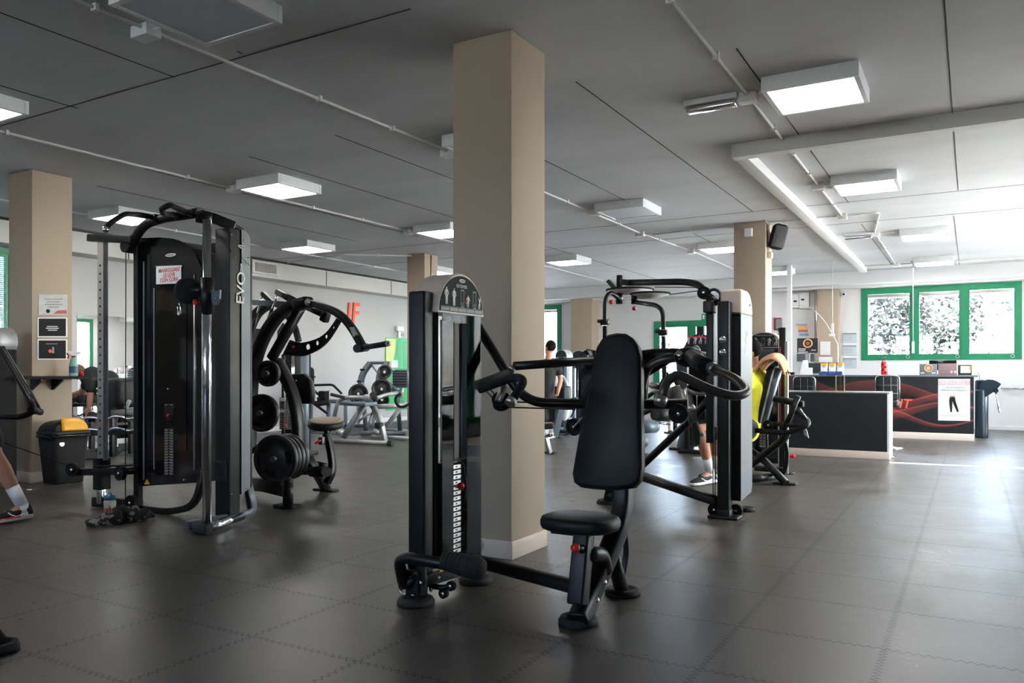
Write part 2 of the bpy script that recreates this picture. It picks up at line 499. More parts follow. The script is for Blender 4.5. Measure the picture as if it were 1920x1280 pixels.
wall_with_holes('wall_front', 'Y', YF - .25, .25, XL - .25, XR + .25, [(-9.5, -7.8, 1.9, 2.9), (-5.0, -1.4, 1.9, 2.9)], 'wall')  # unseen openings added as front fill for faces turned to the camera

def sash_window(name, axis, pos, a0, a1, z0, z1, divs, blind=True, fw=0.09, door=False):
    """green framed window in a wall opening; divs = inner mullion positions"""
    def bx(mb, u0, u1, d0, d1, zz0, zz1, bev=0.0):
        if axis == 'Y': mb.box(u0, u1, pos + d0, pos + d1, zz0, zz1, bev)
        else: mb.box(pos + d0, pos + d1, u0, u1, zz0, zz1, bev)
    b = MB()
    bx(b, a0, a1, 0, .07, z1 - fw, z1); bx(b, a0, a0 + fw, 0, .07, z0, z1 - fw); bx(b, a1 - fw, a1, 0, .07, z0, z1 - fw)
    bx(b, a0 + fw, a1 - fw, 0, .07, z0, z0 + fw * (0.9 if not door else .9))
    for d in divs: bx(b, d - fw * .6, d + fw * .6, -0.012, .07, z0 + fw * .9, z1 - fw)
    fr = struct(name, b, 'green')
    edges = [a0 + fw] + sum([[d - fw * .6, d + fw * .6] for d in divs], []) + [a1 - fw]
    for i in range(0, len(edges), 2):
        u0, u1 = edges[i], edges[i + 1]
        s = MB(); k = 0.035
        bx(s, u0, u1, .005, .06, z1 - fw - k, z1 - fw); bx(s, u0, u1, .005, .06, z0 + fw * .9, z0 + fw * .9 + k)
        bx(s, u0, u0 + k, .005, .06, z0 + fw * .9 + k, z1 - fw - k); bx(s, u1 - k, u1, .005, .06, z0 + fw * .9 + k, z1 - fw - k)
        sh = finish('sash', s, M['green'], fr)
        g = MB(); bx(g, u0 + k, u1 - k, .03, .036, z0 + fw * .9 + k, z1 - fw - k); finish('pane', g, M['glass'], sh)
        if blind:
            q = MB(); bx(q, u0 + .03, u1 - .03, -.03, 0.0, z1 - fw - .1, z1 - fw - .045, 0.004)
            for j in range(3): bx(q, u0 + .04, u1 - .04, -.026, -.004, z1 - fw - .112 - j * .009, z1 - fw - .107 - j * .009)
            finish('rolled_blind', q, M['steel'], fr)
            q = MB()
            cxx = u1 - 0.06
            c = (cxx, pos - .02, z0 + fw * .7) if axis == 'Y' else (pos - .02, cxx, z0 + fw * .7)
            q.ring(c, (0, 1, 0) if axis == 'Y' else (1, 0, 0), .03, .004, 16, 6)
            finish('blind_pull', q, M['white'], fr)
    return fr
sash_window('window_1', 'Y', YB - 0.02, *WB[:2], *WB[2:], [P(1714.5, 600, Y=YB).x, P(1808, 600, Y=YB).x])
sash_window('window_2', 'Y', YB - 0.02, *WL2[:2], *WL2[2:], [-9.55])
dfr = sash_window('door_1', 'Y', YB - 0.02, *DR[:2], *DR[2:], [-5.55], blind=False, fw=0.11, door=True)
wl = sash_window('window_4', 'X', XL - 0.03, 3.6, 5.98, 1.35, 2.78, [4.4, 5.2], blind=False)
# drawn pale blind behind the left window
b = MB()
for i in range(46): b.box(XL - .13, XL - .12, 3.66, 5.92, 1.45 + i * .027, 1.45 + i * .027 + .024)
finish('slatted_blind', b, mat('blue_white_blind', (0.55, 0.68, 0.75), 0.6), wl)
for i, (y0, y1) in enumerate(((7.6, 9.0),)):
    sash_window('window_%d' % (5 + i), 'X', XR - .02, y0, y1, 0.9, 2.9, [(y0 + y1) / 2], blind=False)  # unseen right wall glazing, placed and sized for light
sash_window('window_6', 'X', XR - .02, 10.0, 13.4, .2, 2.9, [11.7], blind=False)  # unseen tall glazing, shaped to throw ground light up onto the ceiling
sash_window('window_7', 'X', XR - .02, 14.2, 16.2, .9, 2.9, [15.2], blind=False)  # unseen right wall glazing, placed and sized for light

sash_window('window_8', 'Y', YF - .07, -9.5, -7.8, 1.9, 2.9, [], blind=False)  # added behind the camera for fill light, as is the next one
sash_window('window_9', 'Y', YF - .07, -5.0, -1.4, 1.9, 2.9, [-3.2], blind=False)  # unseen, added behind the camera for fill light
# dropped beams (duct boxing) along left and back walls
so = struct('trim_1', MB().box(XL, -10.9, YF, YB, 2.79, CE - 0.035), 'soffit')
b = MB()
for y in (5.2, 7.4, 9.0, 11.6, 13.6): b.box(-10.9, -10.894, y, y + .012, 2.79, 3.08)
b.box(-10.92, -10.885, YF, YB, CE - .035, CE)
finish('joint', b, M['seam'], so)
bb_ = struct('trim_2', MB().box(-10.9, XR, 17.15, YB, 2.87, CE), 'wall')
finish('ledge', MB().box(-10.9, XR, 17.45, YB, 2.83, 2.87), M['wall'], bb_)
# baseboards
struct('baseboard_back', MB().box(-4.75, XR, YB - .015, YB, 0, .09, .004), 'wall')
struct('baseboard_corner', MB().box(XL, -6.45, YB - .015, YB, 0, .09, .004), 'wall')
struct('baseboard_left', MB().box(XL, XL + .015, YF, YB, 0, .09, .004), 'wall')

def pillar(x0, x1, y0, y1, m='taupe', base='board', zt=CE):
    p = struct('pillar', MB().box(x0, x1, y0, y1, 0, zt, 0.006), m)
    if base:
        b = MB(); k = .014; h = .105
        b.box(x0 - k, x1 + k, y0 - k, y0 + .001, 0, h, .003); b.box(x0 - k, x1 + k, y1 - .001, y1 + k, 0, h, .003)
        b.box(x0 - k, x0 + .001, y0, y1, 0, h, .003); b.box(x1 - .001, x1 + k, y0, y1, 0, h, .003)
        finish('baseboard', b, M[base], p)
    return p
pillar(-2.76, -2.345, 4.045, 4.47)
pillar(-8.51, -8.09, 4.45, 4.86, base='board')
pillar(-2.79, -2.37, 10.82, 11.2)
pillar(-8.40, -8.03, 10.92, 11.3)
pillar(-8.42, -7.86, 17.4, YB, 'taupe', None, 2.87)      # pilasters on back wall
pillar(-2.86, -2.38, 17.6, YB, 'taupe', None, 2.87)
# white post and pipes by the entrance corner
p = P(1481, 600, Y=15.6)
solo('door_post', MB().box(p.x - .05, p.x + .03, 15.56, 15.66, 0, CE), 'white', 'tall white upright post left of the reception desk', 'post')
# sliver of sunlight on the floor by the reception, painted as a white strip
solo('painted_sun_sliver', MB().poly([P(1668, 866, Z=.001), P(1668, 868.2, Z=.001), P(1960, 881, Z=.001), P(1960, 878.8, Z=.001)], (0, 0, .002)), 'white', 'thin sliver of sunlight painted white on the grey floor right of the low counter', 'line')
# dark mat zone in front of the mirror
b = MB().box(XL + .02, -9.72, 2.0, 10.2, 0.0, .012, .003)
matz = solo('gym_mat', b, mat('dark_mat', (0.05, 0.056, 0.062), 0.6, 0, .15, 40), 'large dark rubber mat covering the free weights area by the mirror', 'mat', origin=(-10.5, 6, 0))
b = MB().box(-10.9, -9.32, 10.6, 15.2, 0.0, .012, .003)
solo('gym_mat', b, MATS['dark_mat'], 'dark rubber mat under the far machines along the left wall', 'mat')
# mirror on left wall
b = MB().box(XL, XL + .008, 6.86, 9.0, .08, 1.95)
mi = solo('mirror', b, 'mirror', 'large wall mirror behind the free weights on the left wall', 'mirror')

# ---------------------------------------------------------------- outside
struct('ground', MB().box(-40, 40, -35, 60, -.45, -.25), 'ground')
M['leafA'] = mat('leaf_pale_green', (0.022, 0.028, 0.017), 0.6, 0, .3, 3)
M['leafB'] = mat('leaf_dark_green', (0.008, 0.0135, 0.0105), 0.6, 0, .4, 3)
M['bark'] = mat('bark', (0.03, 0.026, 0.022), 0.9, 0, .3, 20)
def foliage(name, c, rad, n, m, label, size=.1, cat='shrub', trunk=True):
    c = Vector(c); e = thing(name, label, cat, (c.x, c.y, -.25), 'shrubs outside the back windows')
    b = MB()
    for i in range(n):
        while True:
            v = Vector((random.uniform(-1, 1), random.uniform(-1, 1), random.uniform(-1, 1)))
            if 0.35 < v.length < 1: break
        k = 0.8 + .25 * math.sin(v.x * 5 + c.x) * math.cos(v.z * 6)
        p = c + Vector((v.x * rad[0], v.y * rad[1], v.z * rad[2])) * k
        a = Vector((random.gauss(0, 1), random.gauss(0, 1), random.gauss(0, .7))).normalized()
        q = a.cross(Vector((random.gauss(0, 1), random.gauss(0, 1), random.gauss(0, 1)))).normalized()
        s_ = size * random.uniform(.6, 1.3)
        b.faces([p - a * s_, p + q * s_ * .4, p + a * s_, p - q * s_ * .4], [(0, 1, 2, 3)])
    finish('foliage', b, M[m], e)
    t = MB()
    for i in range(4):
        t.tube([Vector((c.x, c.y, -.25)) + Vector((i * .05 - .1, 0, 0)), c + Vector((random.uniform(-.3, .3) * rad[0], random.uniform(-.3, .3) * rad[1], rad[2] * random.uniform(.1, .6)))], .035, 0, 8, r2=.012)
    finish('stem', t, M['bark'], e)
    return e
foliage('leafy_tree', (-1.3, 23.2, 2.6), (2.1, 1.5, 2.3), 5200, 'leafB', 'dark leafy tree seen through the left pane of the reception window', .11, 'tree')
foliage('leafy_tree', (1.9, 25.5, 3.2), (2.6, 1.6, 2.6), 2600, 'leafA', 'sparse pale tree seen through the right pane of the reception window', .09, 'tree')
foliage('shrub', (-1.6, 21.0, .9), (1.7, .8, .95), 3000, 'leafA', 'low pale shrub under the dark tree, outside the reception window', .07)
foliage('shrub', (1.2, 21.2, .9), (1.9, .8, .9), 3000, 'leafA', 'pale flowering shrub outside the right half of the reception window', .07)
foliage('shrub', (-8.4, 22.5, 1.0), (2.6, 1.0, 1.5), 3000, 'leafA', 'yellow green shrub seen through the glass entrance door', .09)
# ================================================================ CEILING FITTINGS
def ceiling_light(x, y, lit, label, grp='square ceiling light panels'):
    e = thing('ceiling_light', label, 'light', (x, y, CE), grp)
    h = .31
    b = MB()
    b.box(x - h, x + h, y - h, y - h + .035, CE - .1, CE, .003); b.box(x - h, x + h, y + h - .035, y + h, CE - .1, CE, .003)
    b.box(x - h, x - h + .035, y - h + .035, y + h - .035, CE - .1, CE, .003); b.box(x + h - .035, x + h, y - h + .035, y + h - .035, CE - .1, CE, .003)
    finish('frame', b, M['white'], e)
    finish('diffuser', MB().box(x - h + .035, x + h - .035, y - h + .035, y + h - .035, CE - .094, CE - .088), M['emit' if lit else 'off'], e)
    return e
LT = [(-0.94, 5.87, 1, 'lit ceiling panel nearest the camera, upper right of the room'),
      (-0.95, 9.03, 1, 'lit ceiling panel just past the crossing white beam'),
      (-0.58, 12.75, 1, 'lit ceiling panel third out above the reception area'),
      (-0.58, 15.95, 1, 'lit ceiling panel closest to the reception windows'),
      (-3.6, 9.03, 0, 'unlit ceiling panel with a grey diffuser left of the far pillar'),
      (-3.4, 12.5, 1, 'lit ceiling panel partly hidden by the pillar with the speaker'),
      (-3.3, 15.95, 1, 'lit ceiling panel behind the pillar with the speaker, by the white post'),
      (-3.6, 2.85, 0, 'large unlit ceiling panel at the top left, nearest of all'),
      (-3.6, 5.87, 0, 'unlit ceiling panel mostly hidden behind the large front pillar'),
      (-6.4, 3.02, 1, 'lit ceiling panel cut by the left edge of the picture'),
      (-6.38, 6.08, 1, 'lit ceiling panel above the plate loaded machine'),
      (-6.35, 9.1, 1, 'lit ceiling panel touching the left side of the front pillar'),
      (-6.15, 12.6, 1, 'lit ceiling panel just right of the front pillar, far away'),
      (-9.25, 6.25, 1, 'lit ceiling panel behind the pull-up handles of the cable station'),
      (-9.05, 9.2, 1, 'lit ceiling panel in front of the wall air vent'),
      (-9.05, 12.6, 1, 'lit ceiling panel hidden deep in the far left of the room')]
for x, y, lit, lab in LT: ceiling_light(x, y, lit, lab)
for x, y in ((1.9, 9.1), (1.9, 12.6), (1.9, 15.9)):
    ceiling_light(x, y, 1, 'lit ceiling panel in the part of the hall right of the picture')
# painted conduits with clips and junction boxes
def conduit(pts, label, r=.012, clips=True, z=CE - .022):
    e = thing('conduit', label, 'conduit', (*pts[0], CE))
    v = [Vector((x, y, z)) for x, y in pts]
    finish('tube', MB().tube(v, r, .08, 8), M['soffit'], e)
    for a, c in zip(v, v[1:]):
        L = (c - a).length; n = int(L / 0.9)
        for k in range(1, n + 1):
            p = a + (c - a) * (k / (n + 1))
            finish('clip', MB().box(p.x - .022, p.x + .022, p.y - .012, p.y + .012, z - r - .006, CE - .001), M['white'], e)
    return e
conduit([(-4.18, 0), (-4.15, 3.5), (-4.09, 5.97), (-4.12, 10.79), (-3.99, 12.8), (-3.99, 16.9)], 'long white conduit running past the front pillar to the far beam')
conduit([(-6.97, 1.0), (-6.97, 4.5), (-6.89, 8.9), (-6.95, 16.0)], 'long white conduit above the cable station and plate loaded machine')
conduit([(-1.4, 1.5), (-1.4, 5.86), (-1.43, 10.88)], 'white conduit passing the small emergency lamp at the upper right')
conduit([(-1.43, 10.88), (-1.0, 10.9), (-1.2, 12.4), (-1.22, 16.4)], 'white conduit with a bend leading to the reception')
conduit([(-4.0, 10.97), (-2.85, 10.9), (-1.43, 10.88)], 'white conduit crossing to the pillar with the speaker')
conduit([(-1.93, 16.2), (-1.04, 16.3), (3.0, 16.6)], 'thin white conduit along the far beam by the windows')
conduit([(-10.8, 10.5), (-9.25, 10.25), (-8.3, 10.93)], 'thin conduit at the far left leading to the small pillar')
conduit([(-9.7, 3), (-9.8, 16)], 'thin conduit closest to the left wall')
for x, y, w_, lab in ((-1.40, 5.83, .13, 'white junction box beside the small emergency lamp'), (-1.42, 8.98, .13, 'white junction box left of the second lit panel'),
                  (-1.43, 10.88, .12, 'white junction box where three conduits meet'), (-4.18, 2.95, .15, 'white junction box beside the large unlit panel'),
                  (-4.1, 5.95, .14, 'white junction box left of the front pillar'), (-4.05, 9.05, .12, 'white junction box beside the unlit far panel'),
                  (-4.12, 10.8, .12, 'white junction box on the conduit left of the speaker pillar'), (-4.0, 12.8, .12, 'white junction box by the panel left of the speaker pillar'),
                  (-1.2, 12.5, .12, 'white junction box between far emergency lamp and lit panel'), (-1.2, 16.25, .12, 'white junction box at the far beam'),
                  (-6.93, 5.95, .13, 'white junction box under the panel above the plate machine'), (-6.9, 9.0, .12, 'white junction box by the panel behind the front pillar')):
    b = MB().box(x - w_ / 2, x + w_ / 2, y - .05, y + .05, CE - .07, CE, .006)
    b.tube([(x + w_ / 2, y, CE - .03), (x + w_ / 2 + .2, y, CE - .03)], .009, 0, 8)
    solo('junction_box', b, 'white', lab, 'junction box', 'junction boxes on the ceiling')
for x, y, lab in ((-1.66, 5.8, 'small emergency lamp with clear lens left of the nearest lit panel'), (-1.42, 12.46, 'small grey emergency lamp further back near the reception')):
    e = thing('emergency_lamp', lab, 'lamp', (x, y, CE))
    finish('housing', MB().box(x - .2, x + .2, y - .055, y + .055, CE - .045, CE, .01), M['white'], e)
    finish('lens', MB().box(x - .185, x + .185, y - .045, y + .045, CE - .09, CE - .045, .015), M['chrome'], e)
# painted beams
p0 = P(1376, 289, Z=CE - .12)
b = MB().box(-1.84, 3.2, 7.06, 7.18, CE - .12, CE)
struct('trim_3', b, 'soffit')
struct('trim_4', MB().box(-1.86, -1.74, 7.18, 16.6, CE - .1, CE, .004), 'soffit')
# loudspeaker, box and wiring on far pillar
p = P(1459, 444, Y=10.95)
e = thing('loudspeaker', 'black wall loudspeaker tilted on the far pillar', 'speaker', (p.x, p.y, p.z - .17))
R = Matrix.Rotation(math.radians(14), 3, 'Y') @ Matrix.Rotation(math.radians(25), 3, 'Z')
b = MB().obox(p, (.2, .17, .34), R, .06); finish('cabinet', b, M['blackmatte'], e)
b = MB().obox(p + R @ Vector((.0, -.086, 0)), (.16, .012, .28), R, .03); finish('grille', b, mat('speaker_grille', (.03, .03, .03), .6, 0, .5, 300, .3), e)
b = MB(); b.bar((-2.37, 11.0, p.z), p + Vector((-.06, .04, 0)), .03, .03); b.box(-2.37, -2.35, 10.95, 11.05, p.z - .09, p.z + .09, .004)
finish('bracket', b, M['black'], e)
q = P(1404, 436, Y=10.81)
solo('wall_box', MB().box(q.x - .05, q.x + .05, 10.76, 10.82, q.z - .055, q.z + .055, .008), 'white', 'small white electrical box at the top of the far pillar', 'box')
q = P(1449, 478, Y=10.95)
b = MB().box(-2.37, -2.31, 10.9, 11.0, q.z - .04, q.z + .04, .008); b.tube([(-2.35, 10.93, q.z), (-2.35, 10.93, CE - .05), (-2.35, 10.7, CE - .02)], .008, .06, 8)
solo('socket_box', b, 'beige', 'small beige socket box with wire under the loudspeaker', 'box')
# round pull cord and hanging wires near reception
b = MB()
for px, y0, y1 in ((1561, 488, 606), (1712, 500, 640)):
    a = P(px, 600, Y=15.5 if px < 1600 else 16.2)
    yy = a.y
    b = MB(); b.tube([(a.x, yy, CE), (a.x, yy, P(px, y1, Y=yy).z)], .006, 0, 6)
    b.box(a.x - .02, a.x + .02, yy - .02, yy + .02, P(px, y1 + 22, Y=yy).z, P(px, y1, Y=yy).z, .005)
    b.disc((a.x, yy, CE - .01), (0, 0, 1), .04, .02, 16)
    solo('pull_cord', b, 'white', 'white hanging cord with a small weight ' + ('left of' if px < 1600 else 'in front of') + ' the reception windows', 'cord')
pts = [P(x, y, Y=15.6) for x, y in ((1500, 571), (1524, 580), (1545, 601), (1560, 625), (1571, 645))]
b = MB().tube(smoothline(pts), .008, 0, 6); b.tube([pts[-1], (pts[-1].x, 15.6, 1.05)], .008, 0, 6); b.tube([pts[0], (P(1486, 560, Y=15.6).x, 15.6, pts[0].z)], .008, 0, 6)
b.box(P(1558, 626, Y=15.6).x - .03, P(1563, 626, Y=15.6).x + .02, 15.57, 15.63, P(1560, 628, Y=15.6).z - .02, P(1560, 628, Y=15.6).z + .02, .006)
solo('arc_lamp', b, 'white', 'thin white arched lamp rod curving over the reception desk', 'lamp')
# air vent in left soffit
e = thing('air_vent', 'white box air vent high on the left wall beam', 'vent', (-10.9, 10.0, 2.84))
finish('housing', MB().box(-10.9, -10.84, 9.72, 10.32, 2.84, 3.06, .01), M['white'], e)
finish('grille', MB().box(-10.84, -10.832, 9.78, 10.26, 2.87, 3.03), mat('vent_dark', (.2, .17, .13), .7), e)
b = MB()
for i in range(22): b.box(-10.835, -10.824, 9.79 + i * .0215, 9.79 + i * .0215 + .007, 2.87, 3.03)
finish('louvre', b, M['soffit'], e)
# ================================================================ SHARED MACHINE PIECES
V = Vector
def foot(name, c, r, root, h=.03, m='rubber'):
    b = MB().lathe((c[0], c[1], 0), (0, 0, 1), [(0, 0), (r, 0), (r, h * .55), (r * .93, h * .75), (r * .9, h), (r * .62, h), (r * .6, h * .8), (0, h * .8)], 32)
    return finish(name, b, M[m], root)
def knob(p, r, root, name='knob', m='red'):
    return finish(name, MB().ball(p, r, n=16), M[m], root)
def bolts(pts, axis, root, r=.011, name='bolt'):
    for p in pts:
        finish(name, MB().lathe(p, axis, [(0, .006), (r * .55, .007), (r * .6, .004), (r, .003), (r, -.002), (0, -.002)], 12), M['chrome'], root)
def pulley(c, axis, r, th, root, name='pulley'):
    w = th / 2
    b = MB().lathe(c, axis, [(0, w), (r * .5, w), (r * .55, w * .7), (r * .9, w * .7), (r, w), (r, w * .7), (r * .9, 0), (r, -w * .7), (r, -w), (r * .9, -w * .7), (r * .55, -w * .7), (r * .5, -w), (0, -w)], 32)
    o = finish(name, b, M['blackmatte'], root)
    ax = V(axis).normalized()
    finish('bolt', MB().lathe(V(c) + ax * w, ax, [(0, .008), (.008, .008), (.012, .004), (.012, 0)], 12), M['chrome'], o)
    finish('bolt', MB().lathe(V(c) - ax * w, -ax, [(0, .008), (.008, .008), (.012, .004), (.012, 0)], 12), M['chrome'], o)
    return o
def stack(root, x0, x1, y0, y1, z0, n, dz, face, lab, w=.05, mname='iron'):
    """weight plates; face = ('x'|'y', coordinate of label plane, sign, centre along the face)"""
    for i in range(n):
        z = z0 + i * dz
        p = finish('weight_plate', MB().box(x0, x1, y0, y1, z, z + dz * .86, .002), M[mname], root)
        b = MB(); ax, pos, sg, cc = face
        def slab(a0, a1, zz0, zz1, th):
            if ax == 'x': b.box(pos, pos + sg * th, cc + a0, cc + a1, zz0, zz1)
            else: b.box(cc + a0, cc + a1, pos, pos + sg * th, zz0, zz1)
        k = dz * .12
        slab(-w / 2, -w * .12, z + k, z + dz * .78, .002); slab(w * .12, w / 2, z + k, z + dz * .78, .002); slab(-w * .12, w * .12, z + k, z + dz * .28, .002); slab(-w * .12, w * .12, z + dz * .62, z + dz * .78, .002)
        finish('weight_label', b, M['steel'], p)
def oval_logo(c, right, up, w, h, root, m='text', th=.002):
    r = V(right).normalized(); u = V(up).normalized(); n = r.cross(u)
    pts = [V(c) + r * (w / 2 * math.cos(2 * PI * k / 24)) + u * (h / 2 * math.sin(2 * PI * k / 24)) for k in range(24)]
    o = finish('logo_badge', MB().poly(pts, n * th), M[m], root)
    b = MB()
    for k in range(5):
        x = -w * .28 + k * w * .14
        q = V(c) + r * x + n * (th + .0006)
        b.poly([q - r * w * .05 - u * h * .17, q + r * w * .03 - u * h * .17, q + r * w * .05 + u * h * .17, q - r * w * .03 + u * h * .17], n * .0006)
    finish('logo_mark', b, M['blackmatte'] if m != 'blackmatte' else M['text'], o)
    return o
def figure_icon(b, base, right, up, n, h, pose=0):
    """little printed athlete: head, torso, limbs as a flat printed shape with thickness .0006"""
    r = V(right); u = V(up)
    def q(x, y): return V(base) + r * (x * h) + u * (y * h)
    def seg(a, c, w0, w1):
        A = q(*a); C = q(*c); d = (C - A).normalized(); s_ = d.cross(n).normalized()
        b.poly([A - s_ * w0 * h, A + s_ * w0 * h, C + s_ * w1 * h, C - s_ * w1 * h], n * .0007)
    b.poly([q(.055 * math.cos(t * PI / 5), .93 + .07 * math.sin(t * PI / 5)) for t in range(10)], n * .0007)
    if pose in (0, 1):
        seg((0, .86), (0, .5), .12, .07); seg((-.04, .5), (-.06, .02), .065, .03); seg((.05, .5), (.07, .02), .065, .03)
        s_ = 1
        seg((-.12, .82), (-.19, .62), .03, .03); seg((-.19, .62), (-.08, .5), .03, .02); seg((.12, .82), (.19, .62), .03, .03); seg((.19, .62), (.08, .5), .03, .02)
    elif pose == 2:
        seg((0, .86), (0, .45), .13, .1); seg((-.05, .45), (-.18, .4), .06, .05); seg((-.18, .4), (-.16, .02), .05, .03); seg((.06, .45), (.0, .0), .06, .03)
        seg((-.13, .8), (-.3, .62), .03, .03); seg((.13, .8), (.2, .55), .04, .03)
    else:
        seg((0, .86), (0, .45), .1, .08); seg((-.05, .45), (-.2, .35), .06, .05); seg((-.2, .35), (-.18, .02), .05, .03); seg((.05, .45), (.02, 0), .06, .03)
        seg((-.1, .8), (-.2, 1.15), .035, .025); seg((.1, .8), (.22, 1.2), .035, .025)
def tower_icon(b, base, right, up, n, w, h):
    r = V(right); u = V(up); k = .12 * w
    def bx(x0, x1, y0, y1):
        P_ = [V(base) + r * x0 + u * y0, V(base) + r * x1 + u * y0, V(base) + r * x1 + u * y1, V(base) + r * x0 + u * y1]
        b.poly(P_, n * .0007)
    bx(0, k, 0, h); bx(w - k, w, 0, h); bx(0, w, h - 2 * k, h); bx(0, w, 0, k)
    for i in range(4): bx(w * .35, w * .65, k + i * h * .07, k + i * h * .07 + h * .04)

# ================================================================ A. SHOULDER PRESS (nearest machine)
A = thing('shoulder_press_machine', 'black seated deltoid press machine with beige topped weight tower beside the front pillar', 'exercise machine', (-1.9, 3.35, 0))
for c in ((-2.29, 3.045), (-2.25, 3.515)): foot('foot_pad', c, .09, A)
for c in ((-1.495, 3.165), (-1.5, 3.69)): foot('foot_pad', c, .088, A)
# tower uprights
finish('upright', MB().box(-2.32, -2.225, 3.02, 3.10, .14, 1.485, .012), M['black'], A)
finish('upright', MB().box(-2.32, -2.225, 3.475, 3.535, .14, 1.485, .012), M['black'], A)
finish('inner_upright', MB().box(-2.31, -2.222, 3.10, 3.135, .16, 1.42, .006), M['blackmatte'], A)
b = MB().box(-2.325, -2.245, 3.005, 3.085, .03, .17, .01); b.bar((-2.29, 3.06, .1), (-2.25, 3.5, .1), .06, .06)
b.cyl((-2.25, 3.515, .03), (-2.25, 3.515, .2), .04); b.ball((-2.25, 3.515, .2), .04)
finish('tower_base', b, M['black'], A)
# cap: arch in the Y-Z plane extruded along X
Y0, Y1, ZC0, ZC1 = 3.085, 3.495, 1.388, 1.59
ol = arc_outline((0, (Y0 + Y1) / 2, 0), (0, 1, 0), Y1 - Y0, ZC0, ZC1, 24)
cap = finish('tower_cap', MB().poly([V((-2.35, p.y, p.z)) for p in ol], (.158, 0, 0), False), M['beige'], A, label='rounded beige top cap', bevel=.008)
ol2 = arc_outline((0, (Y0 + Y1) / 2, 0), (0, 1, 0), Y1 - Y0 - .028, ZC0 + .008, ZC1 - .013, 24)
plate = finish('instruction_plate', MB().poly([V((-2.1925, p.y, p.z)) for p in ol2], (.003, 0, 0)), mat('plate_print_grey', (.022, .026, .03), .75, spec=.2), A, label='dark arched instruction plate')
XP = -2.1892
RY, UZ, NX = V((0, 1, 0)), V((0, 0, 1)), V((1, 0, 0))
oval_logo((XP, 3.29, 1.553), RY, UZ, .052, .018, A)
text('machine_title', 'DELTOID PRESS', (XP, 3.287, 1.525), .0215, RY, UZ, 'text', A, .0005, sx=.62)
b = MB()
for (y, z, h, ps) in ((3.155, 1.428, .085, 0), (3.218, 1.424, .088, 1), (3.345, 1.424, .062, 2), (3.452, 1.424, .052, 3)):
    figure_icon(b, (XP, y, z), RY, UZ, NX, h, ps)
finish('printed_figure', b, M['text'], A)
b = MB()
tower_icon(b, (XP, 3.277, 1.422), RY, UZ, NX, .03, .088); tower_icon(b, (XP, 3.388, 1.422), RY, UZ, NX, .03, .088)
b.poly([V((XP, 3.105, 1.4185)), V((XP, 3.475, 1.4185)), V((XP, 3.475, 1.4205)), V((XP, 3.105, 1.4205))], NX * .0006)
for i in range(5):
    y = 3.108 + i * .074; b.poly([V((XP, y, 1.399)), V((XP, y + .07, 1.399)), V((XP, y + .07, 1.416)), V((XP, y, 1.416))], NX * .0006)
finish('printed_diagram', b, M['textdim'], A)
b = MB()
for (y, z) in ((3.212, 1.487), (3.233, 1.475), (3.327, 1.462), (3.325, 1.45)): b.ball((XP, y, z), .004, (.2, 1, 1.6), n=8)
finish('red_highlight', b, M['textred'], A)
# front panel with open slot
XF = -2.2
def pane(y0, y1, z0, z1, m, name):
    return finish(name, MB().box(XF - .003, XF + .001, y0, y1, z0, z1), M[m], A)
ys0, ys1 = P(850, 700, X=XF).y, P(876, 700, X=XF).y
pane(3.135, ys0, .17, 1.388, 'smoke', 'smoked_panel'); pane(ys1, 3.476, .17, 1.388, 'smoke', 'smoked_panel'); pane(ys0, ys1, 1.345, 1.388, 'smoke', 'smoked_panel')
text('signature_print', 'made in Italy', (XF + .002, P(847, 599, X=XF).y, P(847, 599, X=XF).z), .03, RY, V((0, .06, 1)), 'text', A, .0004, shear=.35)
finish('back_cover', MB().box(-2.322, -2.316, 3.10, 3.475, .17, .655, .001), M['blackmatte'], A)
finish('slot_guide', MB().box(-2.27, -2.262, ys0 - .012, ys0 - .002, .62, 1.36), M['beige'], A)
finish('slot_guide', MB().box(-2.27, -2.25, ys0 + .07, ys0 + .082, .62, 1.36), M['blackmatte'], A)
finish('guide_rod', MB().cyl((-2.28, 3.2, .16), (-2.28, 3.2, 1.39), .009, n=12), M['iron'], A)
finish('guide_rod', MB().cyl((-2.28, 3.41, .16), (-2.28, 3.41, 1.39), .009, n=12), M['iron'], A)
yc = (P(849, 950, X=-2.215).y + P(866, 950, X=-2.215).y) / 2
stack(A, -2.31, -2.222, 3.15, 3.46, .2, 17, .0262, ('x', -2.222, 1, yc), '', w=.078)
finish('top_plate', MB().box(-2.31, -2.222, 3.15, 3.46, .648, .66, .003), M['black'], A)
p = P(864, 911, X=-2.19); knob(p, .019, A, 'selector_knob'); finish('selector_pin', MB().cyl(p + V((-.045, -.03, .0)), p, .006, n=10), M['chrome'], A)
a = P(861, 868, X=-2.195); c_ = P(872, 935, X=-2.19)
b = MB().tube(smoothline([P(858, 866, X=-2.2), P(868, 870, X=-2.18), P(870, 890, X=-2.17), P(873, 905, X=-2.175), P(871, 935, X=-2.185)]), .006, 0, 8); finish('pin_cord', b, M['blackmatte'], A)
p = P(828, 1066, X=-2.195); finish('warning_sticker', MB().poly([p + V((0, -.018, -.014)), p + V((0, .018, -.014)), p + V((0, 0, .018))], (.001, 0, 0)), M['yellow'], A)
